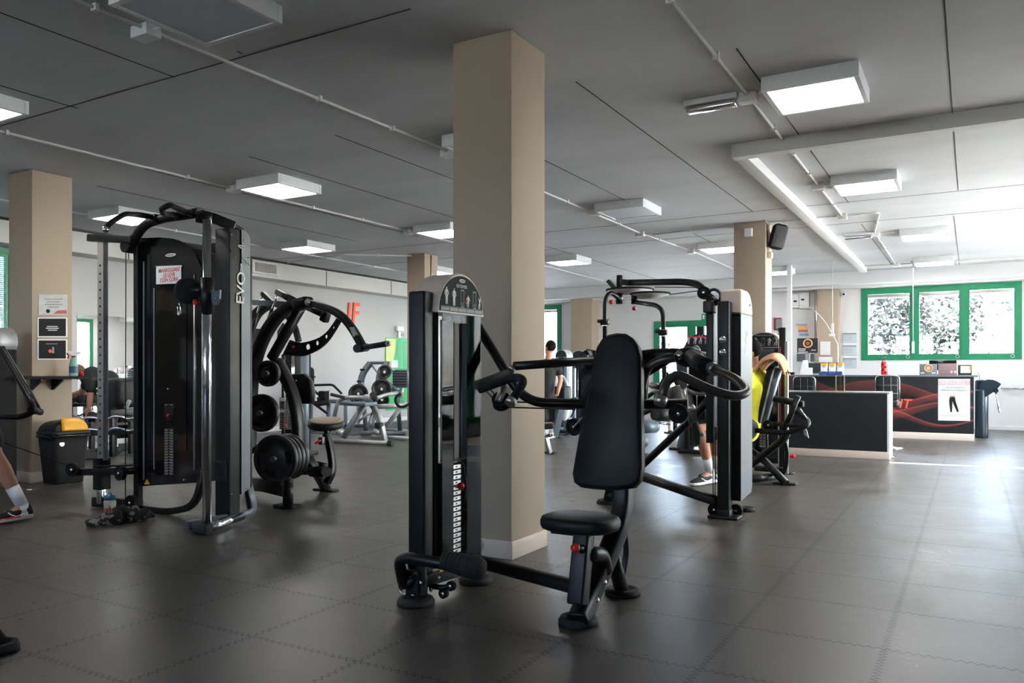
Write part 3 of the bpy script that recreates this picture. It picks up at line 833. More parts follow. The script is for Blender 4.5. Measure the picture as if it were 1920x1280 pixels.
# foot-rest bar with ribbed roller
a0 = P(757, 1108, Y=3.0); a1 = P(748, 1047, Y=2.94); a2 = P(835, 1047, Y=2.93)
finish('foot_bar', MB().tube([V((-2.26, 3.03, .14)), a0 + V((0, 0, .02)), a1 + V((0, 0, -.01)), a1 + V((.05, 0, .012)), P(905, 1069, Y=2.93)], .027, .06), M['black'], A)
r0 = P(832, 1049, Y=2.93); r1 = P(900, 1067, Y=2.93); b = MB(); ax = (r1 - r0).normalized(); L = (r1 - r0).length
prof = [(0, 0), (.03, 0)]
for i in range(9): t0 = L * i / 9; prof += [(.038 + .008 * i / 9, t0 + .003), (.045 + .008 * i / 9, t0 + L / 27), (.045 + .008 * i / 9, t0 + L / 13), (.038 + .008 * i / 9, t0 + L / 9.2)]
prof += [(.045, L + .008), (.03, L + .016), (0, L + .018)]
finish('ribbed_roller', b.lathe(r0, ax, prof, 28), M['rubber'], A)
b = MB().poly([P(766, 1052, Y=3.03), P(800, 1052, Y=3.03), P(800, 1110, Y=3.03), P(776, 1112, Y=3.03)], (0, -.012, 0)); finish('gusset', b, M['black'], A)
p = P(748, 1104, Y=3.1)
finish('release_lever', MB().tube([p + V((.09, 0, .02)), p + V((.04, 0, .02)), p, p + V((.02, 0, -.02)), p + V((.06, -.01, -.03))], .007, .02, 10), M['chrome'], A)
finish('lever_roller', MB().cyl(P(752, 1100, Y=3.06), P(765, 1088, Y=3.06), .018), M['rubber'], A)
b = MB().tube([P(806, 1098, Y=3.12), P(835, 1102, Y=3.14), P(848, 1092, Y=3.15)], .014, .03, 10); finish('cable_bracket', b, M['black'], A)
for q in ((846, 1098), (832, 1112)): pulley(P(*q, Y=3.14), (0, 1, 0), .024, .02, A, 'cable_wheel')
bolts([P(789, 1093, Y=3.0), P(774, 1116, Y=3.0), P(822, 1083, Y=3.1), P(808, 1105, Y=3.1)], (0, -1, 0), A, .01)
# connecting floor bar
finish('floor_bar', MB().bar((-2.25, 3.42, .145), (-1.5, 3.24, .13), .062, .062, bev=.02), M['black'], A)
# seat post
sp0 = P(1083, 1133, Y=3.1); sp1 = P(1095, 1000, Y=3.17)
finish('seat_post', MB().bar(sp0, sp1, .075, .08, bev=.01), M['black'], A)
b = MB().disc(sp1 + V((0, 0, .004)), (0, 0, 1), .034, .02); b.cyl(sp1, sp1 + V((0, 0, .06)), .024); finish('seat_tube', b, M['black'], A)
p = P(1079, 1027, Y=3.07); knob(p, .021, A, 'height_knob'); finish('knob_stem', MB().cyl(p, p + V((.03, .02, 0)), .009, n=10), M['chrome'], A)
# spine: from the front foot up to the backrest
spn = [P(1084, 1168, Z=.02), P(1108, 1110, Y=3.26), P(1135, 1050, Y=3.36), P(1160, 985, Y=3.45), P(1168, 940, Y=3.5), P(1166, 880, Y=3.53), P(1158, 760, Y=3.6)]
finish('spine', MB().tube(smoothline(spn), 0, 0, prof=(.082, .095), up=(0, -1, .4)), M['black'], A)
finish('rear_leg', MB().tube([P(1143, 1028, Y=3.4), P(1166, 1106, Z=.02)], .036, 0), M['black'], A)
finish('seat_strut', MB().tube([P(1100, 1040, Y=3.17), P(1118, 1038, Y=3.24), P(1128, 1040, Y=3.3), P(1135, 1070, Y=3.34)], .036, .05), M['black'], A)
b = MB().tube(smoothline([P(1166, 975, Y=3.62), P(1173, 1010, Y=3.7), P(1174, 1040, Y=3.72), P(1166, 1085, Y=3.7)]), 0, 0, prof=(.028, .02), up=(0, -1, 0)); finish('rear_brace', b, M['black'], A)
bolts([P(1134, 1092, Y=3.22), P(1120, 1125, Y=3.16)], (1, -.3, 0), A, .012)
# seat pad: outline on the horizontal plane
c = V((-1.515, 3.235, .43)); ol = []
for k in range(36):
    t = 2 * PI * k / 36; w_ = .178 * (1 - .1 * max(0, math.sin(t))); ol.append(c + V((w_ * math.copysign(abs(math.cos(t)) ** .7, math.cos(t)), .145 * math.copysign(abs(math.sin(t)) ** .75, math.sin(t)) , 0)))
sp_ = finish('seat_pad', rpad(MB(), ol, (0, 0, 1), .062, .022), M['vinyl'], A)
finish('seat_base', MB().box(-1.62, -1.43, 3.14, 3.33, .385, .4, .004), M['black'], sp_)
# backrest
def bp(px, py):
    t = (py - 626) / (921 - 626); return P(px, py, Y=3.59 - .14 * t)
left = [(1155, 627), (1140, 630), (1128, 638), (1119, 652), (1113, 672), (1108, 700), (1098, 750), (1086, 815), (1078, 860), (1073, 890), (1076, 906), (1088, 915), (1110, 918)]
right = [(1172, 628), (1185, 636), (1194, 650), (1199, 672), (1200, 700), (1200, 760), (1201, 820), (1201, 880), (1196, 905), (1185, 916), (1160, 920), (1135, 920)]
ol = [bp(x, y) for x, y in left] + [bp(x, y) for x, y in reversed(right)]
nb = (bp(1110, 918) - bp(1155, 627)).cross(bp(1200, 760) - bp(1098, 750)).normalized()
if nb.y > 0: nb = -nb
bk = finish('backrest', rpad(MB(), [p + V((0, .035, 0)) for p in ol], nb, .075, .02), M['vinyl'], A)
b = MB().tube([p + V((0, .035, 0)) + nb * .026 for p in ol], .0025, 0, 6, closed=True); finish('piping', b, M['blackmatte'], bk)
b = MB().bar(P(1150, 700, Y=3.68), P(1160, 880, Y=3.6), .1, .03); finish('back_bracket', b, M['black'], A)
# frame tube from the tower behind the backrest
fr = [P(896, 612, Y=3.52), P(972, 735, Y=3.56), P(1003, 754, Y=3.6), P(1110, 758, Y=3.7), P(1290, 757, Y=3.78)]
finish('frame_tube', MB().tube(fr, .025, .12), M['black'], A)
yoke = [P(1098, 664, Y=3.75), P(1150, 675, Y=3.8), P(1230, 664, Y=3.8), P(1285, 664, Y=3.78)]
finish('yoke', MB().tube(yoke, .03, .05, prof=None), M['black'], A)
finish('side_plate', MB().poly([P(1196, 678, Y=3.76), P(1226, 662, Y=3.76), P(1262, 660, Y=3.76), P(1262, 676, Y=3.76), P(1216, 705, Y=3.76), P(1212, 760, Y=3.76), P(1240, 762, Y=3.76), P(1196, 764, Y=3.76)], (0, .01, 0)), M['black'], A)
finish('curved_tube', MB().tube([P(1204, 745, Y=3.66), P(1206, 712, Y=3.66), P(1216, 685, Y=3.66), P(1240, 674, Y=3.66), P(1284, 668, Y=3.68)], .021, .05), M['bronze'], A)
# pivots
b = MB().bar(P(1095, 660, Y=3.7), P(1112, 690, Y=3.7), .07, .06, bev=.015); b.poly([P(1090, 690, Y=3.72), P(1116, 660, Y=3.72), P(1118, 760, Y=3.72), P(1088, 800, Y=3.72)], (0, .012, 0)); finish('pivot_block', b, M['black'], A)
b = MB().ball(P(1291, 669, Y=3.62), .06, (1.15, .8, .8)); b.poly([P(1267, 666, Y=3.64), P(1288, 668, Y=3.64), P(1288, 722, Y=3.64), P(1278, 730, Y=3.64), P(1270, 712, Y=3.64)], (0, .03, 0)); finish('pivot_block', b, M['black'], A)
bolts([P(1273.5, 666, Y=3.56)], (0, -1, 0), A, .02); bolts([P(1104, 668, Y=3.66)], (0, -1, 0), A, .012)
finish('pivot_cover', MB().ball(P(1305, 663, Y=3.68), .034, (.7, .6, 1.2)), M['chrome'], A)
# press arms
finish('arm_tube', MB().tube([P(1110, 676, Y=3.62), P(964, 686, Y=3.3)], .0215, 0), M['black'], A)
finish('arm_tube', MB().tube([P(1296, 668, Y=3.58), P(1325, 688, Y=3.3)], .034, 0, 28, r2=.036), M['black'], A)
h0 = P(956, 696, Y=3.28); h1 = P(893, 722, Y=2.98)
finish('arm_pad', MB().tube([h0, h1], .0155, 0, r2=.02), M['rubber'], A)
finish('arm_collar', MB().cyl(P(957, 694, Y=3.29), P(962, 690, Y=3.3), .02), M['steel'], A)
finish('arm_collar', MB().cyl(P(1332, 688, Y=3.32), P(1342, 694, Y=3.28), .026), M['steel'], A)
hl = [P(900, 730, Y=2.98), P(965, 706, Y=2.96), P(985, 712, Y=2.92), P(959, 752, Y=2.84)]
hd = finish('handle', MB().tube(hl, .0185, .05), M['blackmatte'], A)
q = P(958, 753, Y=2.835); finish('end_cap', MB().cyl(q + (hl[2] - hl[3]).normalized() * .012, q - (hl[2] - hl[3]).normalized() * .014, .023), M['steel'], hd)
hr = [P(1340, 693, Y=3.28), P(1385, 712, Y=3.16), P(1404, 736, Y=3.06), P(1375, 744, Y=2.96), P(1330, 730, Y=2.92), P(1272, 701, Y=2.88), P(1251, 713, Y=2.86), P(1239, 750, Y=2.82)]
hd = finish('handle', MB().tube(hr, .0178, .06), M['bronze'], A)
dr = (hr[-2] - hr[-1]).normalized(); finish('end_cap', MB().cyl(hr[-1] + dr * .012, hr[-1] - dr * .018, .0235), M['steel'], hd)
# cables, pulleys
for c_, r_ in (((1077, 800), .045), ((1272.5, 775), .048)):
    pulley(P(*c_, Y=3.74), (0, 1, .15), r_, .022, A)
finish('pulley_bracket', MB().bar(P(1077, 800, Y=3.72), P(1100, 776, Y=3.72), .03, .008), M['steel'], A)
finish('cable', MB().cyl(P(1112, 704, Y=3.68), P(1070, 782, Y=3.72), .0035, n=8), M['blackmatte'], A)
for d_ in (0, 10):
    finish('cable', MB().cyl(P(938 if d_ else 960, 753 + d_, Y=3.1 if d_ else 3.16), P(1075, 757 + d_, Y=3.66), .0033, n=8), M['blackmatte'], A)
    finish('cable', MB().cyl(P(905 + d_, 727 - d_ * .3, Y=3.4), P(935 + d_ * .6, 756, Y=3.12), .0033, n=8), M['blackmatte'], A)
q = P(940, 752, Y=3.1); pulley(q, (.4, -1, .9), .042, .04, A)
finish('pulley_bracket', MB().bar(q + V((0, -.03, .0)), q + V((.02, .0, .075)), .05, .02, bev=.006), M['steel'], A)
finish('weight_cable', MB().cyl((-2.27, yc, .66), (-2.27, yc, 1.4), .004, n=8), M['blackmatte'], A)

# ================================================================ D. PEC FLY MACHINE (tower with grey side, overhead arms)
D = thing('pec_fly_machine', 'black machine with overhead swing arms and a beige capped grey sided tower', 'exercise machine', (-1.9, 6.3, 0))
xq = P(1347, 800, Y=5.95).x; xr = P(1390, 800, Y=5.95).x
XD = xr           # plane of the grey side
finish('post', MB().bar((P(1358.5, 900, Y=6.0).x, 6.0, .06), (P(1358.5, 900, Y=6.0).x, 6.0, P(1358, 565, Y=6.0).z), .09, .09, bev=.012), M['black'], D)
pc = V((P(1358.5, 900, Y=6.0).x, 6.0, 0))
b = MB().box(pc.x - .115, pc.x + .115, 5.93, 6.09, 0, .022, .01); b.box(pc.x - .05, pc.x + .05, 5.95, 6.05, .02, .07, .005); finish('foot_plate', b, M['black'], D)
for (xx, yy) in ((XD - .07, 6.4),): foot('foot_pad', (xx, yy), .065, D)
bolts([V((pc.x + .0, 5.95, P(1357, 636.5, Y=5.95).z)), V((pc.x, 5.95, P(1357, 660.5, Y=5.95).z))], (0, -1, 0), D, .026)
# cover: quarter round profile in the Y-Z plane, grey end face
def qprof(y0, y1, z0, z1, r, n=8):
    pts = [(y0, z0), (y1, z0)]
    for k in range(n + 1):
        t = PI / 2 * k / n; pts.append((y1 - r + r * math.cos(t), z1 - r + r * math.sin(t)))
    pts.append((y0, z1)); return pts
yA, yB = 6.05, 6.40
zc, zt = P(1392, 588, Y=6.05).z, P(1390, 541, Y=6.05).z
zb = P(1392, 940, Y=6.05).z
XE0 = P(1350, 800, Y=6.05).x; XE1 = P(1389.5, 800, Y=6.05).x
finish('rear_cover', MB().box(XE0 + .03, XE1 - .004, yA + .004, yB - .01, zb, zc, .01), M['blackmatte'], D)
b = MB().poly([V((XE1 - .004, y, z)) for y, z in ((yA, zb), (yB - .03, zb + .03), (yB, zb + .08), (yB, zc), (yA, zc))], (.004, 0, 0))
finish('side_cover', b, M['greycover'], D, label='silver grey side cover')
ol = [V((XE0, y, z)) for y, z in qprof(yA - .005, yB + .005, zc, zt, .17, 10)]
finish('tower_cap', MB().poly(ol, (XE1 + .004 - XE0, 0, 0)), M['beige'], D, bevel=.02, label='rounded beige top cap')
text('brand_letters', 'EVO', (XE1 + .001, 6.22, P(1405, 640, Y=6.2).z), .11, (0, 0, 1), (0, -1, 0), 'white', D, .001, shear=.0)
oval_logo((XE1 + .0045, 6.3, P(1405, 570, Y=6.2).z), RY, UZ, .05, .02, D, 'textdim')
stack(D, XE0 + .05, XE1 - .03, yB - .01, yB + .1, .25, 14, .028, ('y', yB + .1, 1, (XE0 + XE1) / 2), '')
for y in (6.02,):
    pulley(P(1340, 955, Y=6.0), (0, 1, 0), .05, .03, D); pulley(P(1380, 957, Y=6.12), (0, 1, 0), .05, .03, D)
# second thinner mast left of the post
finish('mast', MB().bar(P(1332, 830, Y=6.15), P(1332, 574, Y=6.15), .055, .06, bev=.006), M['black'], D)
finish('mast_plate', MB().box(P(1341, 600, Y=6.1).x, P(1345, 600, Y=6.1).x, 6.08, 6.12, P(1340, 800, Y=6.1).z, P(1340, 590, Y=6.1).z), M['steel'], D)
b = MB().box(P(1323, 600, Y=6.1).x, P(1341, 600, Y=6.1).x, 6.02, 6.14, P(1330, 587, Y=6.1).z, P(1330, 565, Y=6.1).z, .01); finish('clamp', b, M['black'], D)
top = [P(1176, 530, Y=6.5), P(1283, 528, Y=6.3), P(1311, 533, Y=6.22), P(1326, 552, Y=6.15), P(1343, 568, Y=6.1)]
finish('top_bar', MB().tube(top, .028, .12), M['black'], D)
pulley(P(1320, 549, Y=6.12), (0, 1, 0), .05, .035, D)
b = MB().ring(P(1338, 556, Y=6.12), (0, 1, 0), .055, .012, 24, 8); finish('pulley_guard', b, M['black'], D)
finish('hub_post', MB().cyl(P(1161, 543, Y=6.55), P(1161.5, 516, Y=6.55), .026), M['black'], D)
finish('hub_link', MB().bar(P(1140, 526, Y=6.55), P(1152, 540, Y=6.55), .05, .03), M['black'], D)
finish('bar_clamp', MB().bar(P(1168, 529, Y=6.5), P(1182, 530, Y=6.48), .07, .05, bev=.01), M['black'], D)
for (cx_, cy_, yy, r_) in ((1181, 544, 6.62, .205), (1219, 551.5, 6.45, .165)):
    c = P(cx_, cy_, Y=yy)
    e = finish('cam_disc', MB().lathe(c, (0, 0, 1), [(0, .006), (r_ * .97, .006), (r_ * .97, -.006), (r_ * .4, -.035), (0, -.035)], 40), M['white'], D, label='white cam disc')
    finish('disc_rim', MB().ring(c + V((0, 0, .004)), (0, 0, 1), r_, .008, 44, 8), M['blackmatte'], e)
for (x_, y_, yy) in ((1161, 560, 6.55), (1190, 560, 6.4)):
    c = P(x_, y_, Y=yy); finish('pivot_hub', MB().cyl(c + V((0, 0, -.045)), c + V((0, 0, .05)), .03), M['black'], D)
finish('swing_arm', MB().tube([P(1163, 562, Y=6.55), P(1144, 546, Y=6.42), P(1134, 562, Y=6.34), P(1134, 668, Y=6.32)], .019, .07), M['black'], D)
finish('swing_arm', MB().tube([P(1190, 566, Y=6.4), P(1231, 572, Y=6.25), P(1243, 583, Y=6.2), P(1245, 680, Y=6.18), P(1246, 748, Y=6.16)], .019, .07), M['black'], D)
for (x_, y_, yy) in ((1134, 604, 6.33), (1243, 623, 6.19)):
    c = P(x_, y_, Y=yy); finish('adjust_clip', MB().obox(c, (.075, .055, .05), None, .012).cyl(c + V((-.055, -.02, .01)), c + V((.03, -.02, .01)), .016), M['black'], D)
    finish('clip_band', MB().obox(c + V((.005, -.03, -.03)), (.05, .01, .012), None, .002), M['chrome'], D)
knob(P(1146, 566, Y=6.4), .02, D); knob(P(1189, 578, Y=6.38), .02, D)
finish('cable', MB().tube([P(1228, 538, Y=6.5), P(1310, 539, Y=6.15)], .004, 0, 6), M['blackmatte'], D); finish('cable', MB().tube([P(1256, 552, Y=6.45), P(1310, 545, Y=6.15)], .004, 0, 6), M['blackmatte'], D)
# lower frame: base bar and diagonal
ba = P(1346, 940, Y=6.0); bb2 = P(1196, 890, d=6.9)
finish('base_bar', MB().tube([ba, bb2], 0, 0, prof=(.07, .07)), M['black'], D)
dg0 = P(1192, 884, d=6.9); dg1 = P(1308, 774, Y=6.25)
finish('diagonal_bar', MB().tube([dg0, dg1, P(1340, 735, Y=6.15)], .032, 0), M['black'], D)
finish('seat_column', MB().tube([P(1140, 938, Z=.03), P(1168, 800, d=6.9)], .04, 0), M['black'], D); c = P(1139, 943, Z=0); foot('foot_pad', (c.x, c.y), .09, D)
finish('stay', MB().tube([P(1140, 935, Z=.05), P(1200, 893, d=6.9)], .03, 0), M['black'], D)
ol = rrect(P(1172, 760, Y=6.5), (1, 0, 0), (0, 0, 1), .3, .5, .06); finish('backrest', rpad(MB(), ol, (0, -1, 0), .07, .02), M['vinyl'], D)
for q in ((1292, 664),):
    pass
# ring cams and rods seen between the two machines
finish('ring_cam', MB().ring(P(1312, 700, Y=6.35), (.25, -1, 0), .165, .016, 44, 8), M['steel'], D)
finish('ring_cam', MB().lathe(P(1306, 700, Y=6.4), (.25, -1, 0), [(0, .01), (.16, .01), (.16, -.01), (0, -.01)], 40), M['blackmatte'], D)
finish('gas_strut', MB().cyl(P(1281, 722, Y=5.9), P(1288, 770, Y=5.85), .022), M['steel'], D)
finish('gas_strut_rod', MB().cyl(P(1272, 690, Y=5.95), P(1281, 724, Y=5.9), .01), M['chrome'], D)
finish('lever_bar', MB().bar(P(1288, 740, Y=5.95), P(1302, 800, Y=5.85), .07, .03), M['black'], D)
lp = [P(x, y, Y=5.8) for x, y in ((1296, 793), (1306, 790), (1313, 812), (1312, 834), (1303, 835))]
finish('foot_lever_pad', MB().poly(lp, (0, .04, 0)), M['rubber'], D, bevel=.008)
finish('roller', MB().cyl(P(1314, 813, Y=5.8), P(1321, 813, Y=5.8), .018), M['steel'], D)
finish('roller', MB().cyl(P(1292, 768, Y=5.82), P(1302, 761, Y=5.82), .02), M['chrome'], D)
for a_, b_ in (((1337, 815), (1337, 950)), ((1341, 800), (1341, 950))): finish('cable', MB().cyl(P(*a_, Y=5.98), P(*b_, Y=5.98), .0035, n=6), M['blackmatte'], D)
for q, r_ in (((1232, 733), .03), ((1226, 722), .035), ((1243, 722), .028)): finish('joint_knuckle', MB().ball(P(*q, Y=6.3), r_, (1.4, .8, .8)), M['steel'], D)
finish('joint_rod', MB().tube([P(1212, 745, Y=6.35), P(1236, 728, Y=6.3), P(1250, 700, Y=6.2)], .018, .03), M['black'], D)
# ================================================================ B. CABLE STATION
B = thing('cable_station', 'tall black dual cable station with pull-up handles, chrome posts and a paper sign', 'exercise machine', (-5.2, 4.0, 0))
XBP = (-5.80, -4.99)
# left chrome post with holes
pl = P(191, 700, Y=3.9).x
b = MB().box(pl - .042, pl + .042, 3.885, 3.92, P(190, 862, Y=3.9).z, P(190, 452, Y=3.9).z, .008)
po = finish('adjustment_post', b, mat('post_grey_steel', (.3, .28, .26), .45, .25), B, label='steel post with a column of holes')
b = MB(); zt_, zb_ = P(190, 470, Y=3.87).z, P(190, 850, Y=3.87).z
n = 24
for i in range(n): b.disc((pl + .002, 3.884, zb_ + (zt_ - zb_) * i / (n - 1) * .93), (0, 1, 0), .0095, .003, 12)
finish('post_hole', b, M['blackmatte'], po)
finish('post_edge', MB().box(pl + .042, pl + .047, 3.88, 3.925, P(190, 862, Y=3.9).z, P(190, 452, Y=3.9).z, .002), M['silver'], po)
finish('post_sleeve', MB().box(pl - .045, pl + .045, 3.85, 3.95, P(190, 917, Y=3.9).z, P(190, 858, Y=3.9).z, .006), M['black'], B)
finish('lower_post', MB().box(pl - .03, pl + .03, 3.87, 3.93, .04, P(190, 915, Y=3.9).z, .006), M['chrome'], B)
oval_logo((pl, 3.849, P(190, 884, Y=3.85).z), (1, 0, 0), UZ, .075, .022, B, 'textred')
finish('post_foot', MB().bar((pl - .1, 3.9, .05), (-5.72, 3.99, .05), .07, .08, bev=.01), M['black'], B)
# top arm of the left post
finish('top_arm', MB().bar(P(168, 446, Y=3.9), P(250, 449, Y=3.9), .055, .06, bev=.008), M['black'], B)
# panel
def bpl(px, py, Y=3.99): return P(px, py, Y=Y)
ol = [bpl(254, 912), bpl(254, 450), bpl(262, 446), bpl(300, 445)]
for k in range(1, 12):
    t = PI / 2 * k / 12; ol.append(bpl(312 + 66 * math.sin(t), 520 - 74 * math.cos(t) + 0))
ol += [bpl(378, 520), bpl(378, 904)]
panel = finish('front_panel', MB().poly(ol, (0, .022, 0)), M['blackgloss'], B, label='glossy black front panel with rounded top corner')
finish('tower_body', MB().poly([V((p.x * .985 - .085, 4.015, p.z - .01)) if False else V((min(max(p.x, -5.76), -5.02), 4.015, max(p.z - .012, .27))) for p in ol], (0, .24, 0)), M['blackmatte'], B)
finish('left_frame', MB().bar(bpl(259, 950, 3.97), bpl(259, 452, 3.97), .055, .05, bev=.006), M['black'], B)
finish('curved_foot_frame', MB().tube([bpl(259, 951, 3.99) + V((0, 0, .0)), bpl(318, 960, 3.99), bpl(368, 948, 3.99), bpl(382, 880, 3.99)], 0, .3, prof=(.05, .05), up=(0, 1, 0), crn=9), M['black'], B)
oval_logo(bpl(320, 478, 3.985), (1, 0, 0), UZ, .125, .026, B, 'text'); 
sg = finish('paper_sign', MB().poly([bpl(293, 499, 3.984), bpl(340, 497, 3.984), bpl(340, 531, 3.984), bpl(293, 533, 3.984)], (0, -.002, 0)), M['paper'], B, label='white paper sign with red capitals')
for i, s_ in enumerate(('MANEGGIARE', 'LE LEVE', 'CON CURA')):
    text('sign_lettering', s_, bpl(317, 506.5 + i * 9, 3.9812), .043, (1, 0, 0), UZ, 'textred', B, .0005, sx=.95)
b = MB()
for x0, x1, y0, y1 in ((268, 271, 490, 900), (288, 290, 540, 880), (363, 366, 520, 880)): b.poly([bpl(x0, y0, 3.987), bpl(x1, y0, 3.987), bpl(x1, y1, 3.987), bpl(x0, y1, 3.987)], (0, -.002, 0))
finish('panel_seam', b, M['textdim'], B)
finish('viewing_slot', MB().poly([bpl(x, y, 3.988) for x, y in ((292, 545), (350, 540), (350, 845), (292, 850))], (0, -.002, 0)), mat('dark_tinted', (.012, .011, .009), .08), B)
def labcol(y0, y1, n):
    for i in range(n):
        py = y0 + (y1 - y0) * i / n
        b = MB(); h_ = (y1 - y0) / n * .72
        for xa, xb in ((309, 315), (318.5, 325)): b.poly([bpl(xa, py, 3.986), bpl(xb, py, 3.986), bpl(xb, py + h_, 3.986), bpl(xa, py + h_, 3.986)], (0, -.003, 0))
        b.poly([bpl(314.5, py, 3.986), bpl(319, py, 3.986), bpl(319, py + h_ * .3, 3.986), bpl(314.5, py + h_ * .3, 3.986)], (0, -.0028, 0))
        finish('weight_label', b, M['textdim'] if False else M['steel'], B)
labcol(757, 783, 5); labcol(804, 891, 17)
finish('pin_ring', MB().disc(bpl(317, 774, 3.984), (0, 1, 0), .062, .004), M['blackmatte'], B)
knob(bpl(316, 779, 3.97), .016, B, 'selector_knob')
bolts([bpl(x, y, 3.985) for x, y in ((293, 500), (341, 499), (315, 729), (345, 900))], (0, -1, 0), B, .008)
finish('warning_sticker', MB().poly([bpl(270, 908, 3.986), bpl(281, 907, 3.986), bpl(275.5, 898, 3.986)], (0, -.002, 0)), M['yellow'], B)
# low pulley arm toward the left
finish('low_arm', MB().bar(P(133, 885, Y=3.86), P(250, 882, Y=3.9), .07, .055, bev=.006), M['black'], B)
finish('low_arm_handle', MB().bar(P(176, 874, Y=3.82), P(248, 872, Y=3.82), .014, .014), M['black'], B)
pulley(P(137, 880, Y=3.8), (.35, -1, 0), .055, .035, B); pulley(P(226, 887, Y=3.82), (0, -1, 0), .056, .035, B); pulley(P(247, 942, Y=3.9), (0, -1, 0), .06, .035, B)
finish('cable_stop', MB().disc(P(248, 880, Y=3.9), (0, 0, 1), .035, .014), M['rubber'], B)
finish('cable', MB().cyl(P(236, 470, Y=3.88), P(235, 940, Y=3.88), .0038, n=8), M['blackmatte'], B)
finish('cable', MB().cyl(P(130, 873, Y=3.78), P(0, 827, Y=3.3), .0038, n=8), M['blackmatte'], B)
# pull-up bar assembly
hub = P(246, 462, Y=3.95)
finish('bar_hub', MB().cyl(hub + V((0, -.06, 0)), hub + V((0, .1, 0)), .055), M['black'], B)
finish('pull_up_bar', MB().tube([P(246, 458, Y=3.93), P(270, 421, Y=3.9), P(300, 410, Y=3.9), P(376, 398, Y=3.85)], .036, .12, 18), M['black'], B)
finish('pull_up_handle', MB().tube([P(197, 430, Y=3.35), P(205, 419, Y=3.38), P(233, 401, Y=3.5), P(262, 402, Y=3.75), P(291, 408, Y=3.88)], .019, .06), M['blackmatte'], B)
finish('pull_up_handle', MB().tube([P(333, 403, Y=3.84), P(306, 401, Y=3.55), P(303, 391, Y=3.4), P(318, 384, Y=3.42), P(352, 398, Y=3.78), P(372, 402, Y=3.85)], .019, .06), M['blackmatte'], B)
for q in ((292, 410), (333, 404)): finish('handle_collar', MB().obox(P(*q, Y=3.87), (.035, .04, .07), None, .008), M['black'], B)
finish('end_cap', MB().ball(P(198, 430, Y=3.35), .024), M['chrome'], B)
knob(P(357, 399, Y=3.82), .026, B, 'steel_cap', 'steel')
finish('top_joint', MB().cyl(P(368, 406, Y=3.78), P(398, 411, Y=3.86), .042), M['black'], B)
finish('top_bracket', MB().bar(P(398, 408, Y=3.86), P(440, 425, Y=4.0), .05, .07, bev=.01), M['black'], B)
finish('top_rail', MB().tube([P(372, 397, Y=3.85), P(400, 402, Y=3.9), P(432, 420, Y=4.0), P(455, 432, Y=4.12)], .016, .05), M['black'], B)
# front chrome tube with sliding carriage
c0 = P(388, 992, Z=.04); xt, yt = c0.x, c0.y
finish('chrome_post', MB().cyl((xt, yt, .03), (xt, yt, P(388, 412, Y=yt).z), .029), M['chrome'], B)
finish('slide_sleeve', MB().cyl((xt, yt, P(388, 587, Y=yt).z), (xt, yt, P(388, 521, Y=yt).z), .042), M['black'], B)
c = P(353, 545, Y=yt - .05)
finish('pulley_housing', MB().lathe(c, (1, -.75, .1), [(0, .03), (.075, .03), (.09, .015), (.09, -.015), (.075, -.03), (0, -.03)], 28), M['blackmatte'], B)
finish('swivel_arm', MB().cyl(c + V((.02, 0, 0)), (xt, yt, c.z), .032), M['black'], B)
finish('swivel_boss', MB().cyl(V((xt - .09, yt, P(380, 545, Y=yt).z)), V((xt, yt, P(380, 545, Y=yt).z)), .04), M['black'], B)
b = MB().poly([P(x, y, Y=yt) for x, y in ((395, 548), (412, 543), (411, 560), (405, 572), (399, 570), (396, 562))], (0, .015, 0)); finish('index_plate', b, M['greyplate'], B)
bolts([P(404, 560, Y=yt - .002)], (0, -1, 0), B, .01)
finish('index_knob', MB().obox(P(367, 567, Y=yt - .06), (.045, .03, .035), Matrix.Rotation(.5, 3, 'Y'), .012), M['red'], B); finish('index_pin', MB().cyl(P(370, 567, Y=yt - .05), P(382, 567, Y=yt), .01), M['chrome'], B)
finish('strap', MB().tube([P(348, 560, Y=yt - .06), P(340, 566, Y=yt - .06), P(337, 575, Y=yt - .06), P(343, 578, Y=yt - .06)], .014, .02), M['rubber'], B)
finish('carabiner', MB().tube([P(336, 569, Y=yt - .07), P(339, 575, Y=yt - .07), P(338, 590, Y=yt - .07), P(334, 590, Y=yt - .07), P(334, 575, Y=yt - .07)], .006, .02, closed=False), M['chrome'], B)
# right upright and grey side
x0, x1 = P(403, 700, Y=3.92).x, P(430, 700, Y=3.92).x
finish('upright', MB().box(x0, x1, 3.92, 4.02, .06, P(416, 428, Y=3.92).z, .008), M['black'], B)
zE1, zE0 = P(430, 426, X=x1).z, P(432, 930, X=x1).z
yE0, yE1 = 4.025, P(468, 700, X=x1).y
rr_ = .19
pts = qprof(yE0, yE1, zE0, zE1, min(rr_, yE1 - yE0 - .01), 10)
pts[0] = (yE0, zE0); pts[1] = (yE1, zE0 + .04)
finish('tower_body', MB().poly([V((x1 - .25, y, z)) for y, z in pts], (.246, 0, 0)), M['blackmatte'], B)
zsplit = P(450, 488, X=x1).z
lo = [p for p in pts if p[1] < zsplit] ; lo = [(yE0, zE0), (yE1, zE0 + .04), (yE1, zsplit - .03), (yE0, zsplit + .02)]
finish('side_panel', MB().poly([V((x1, y, z)) for y, z in lo], (.006, 0, 0)), M['greyplate'], B, label='blue grey side panel with vertical white lettering')
hi = [(yE0, zsplit + .024), (yE1, zsplit - .026)] + pts[2:]
finish('side_panel_top', MB().poly([V((x1, y, z)) for y, z in hi], (.007, 0, 0)), mat('dark_slate', (.05, .056, .062), .35, .5), B)
q = P(452, 537, X=x1 + .007)
text('brand_letters', 'EVO', (x1 + .0065, q.y, q.z - .01), .1, (0, .05, 1), (0, -1, .05), 'white', B, .001, sx=1.25)
text('brand_letters', 'one', (x1 + .0065, q.y, q.z + .135), .045, (0, .05, 1), (0, -1, .05), 'white', B, .001)
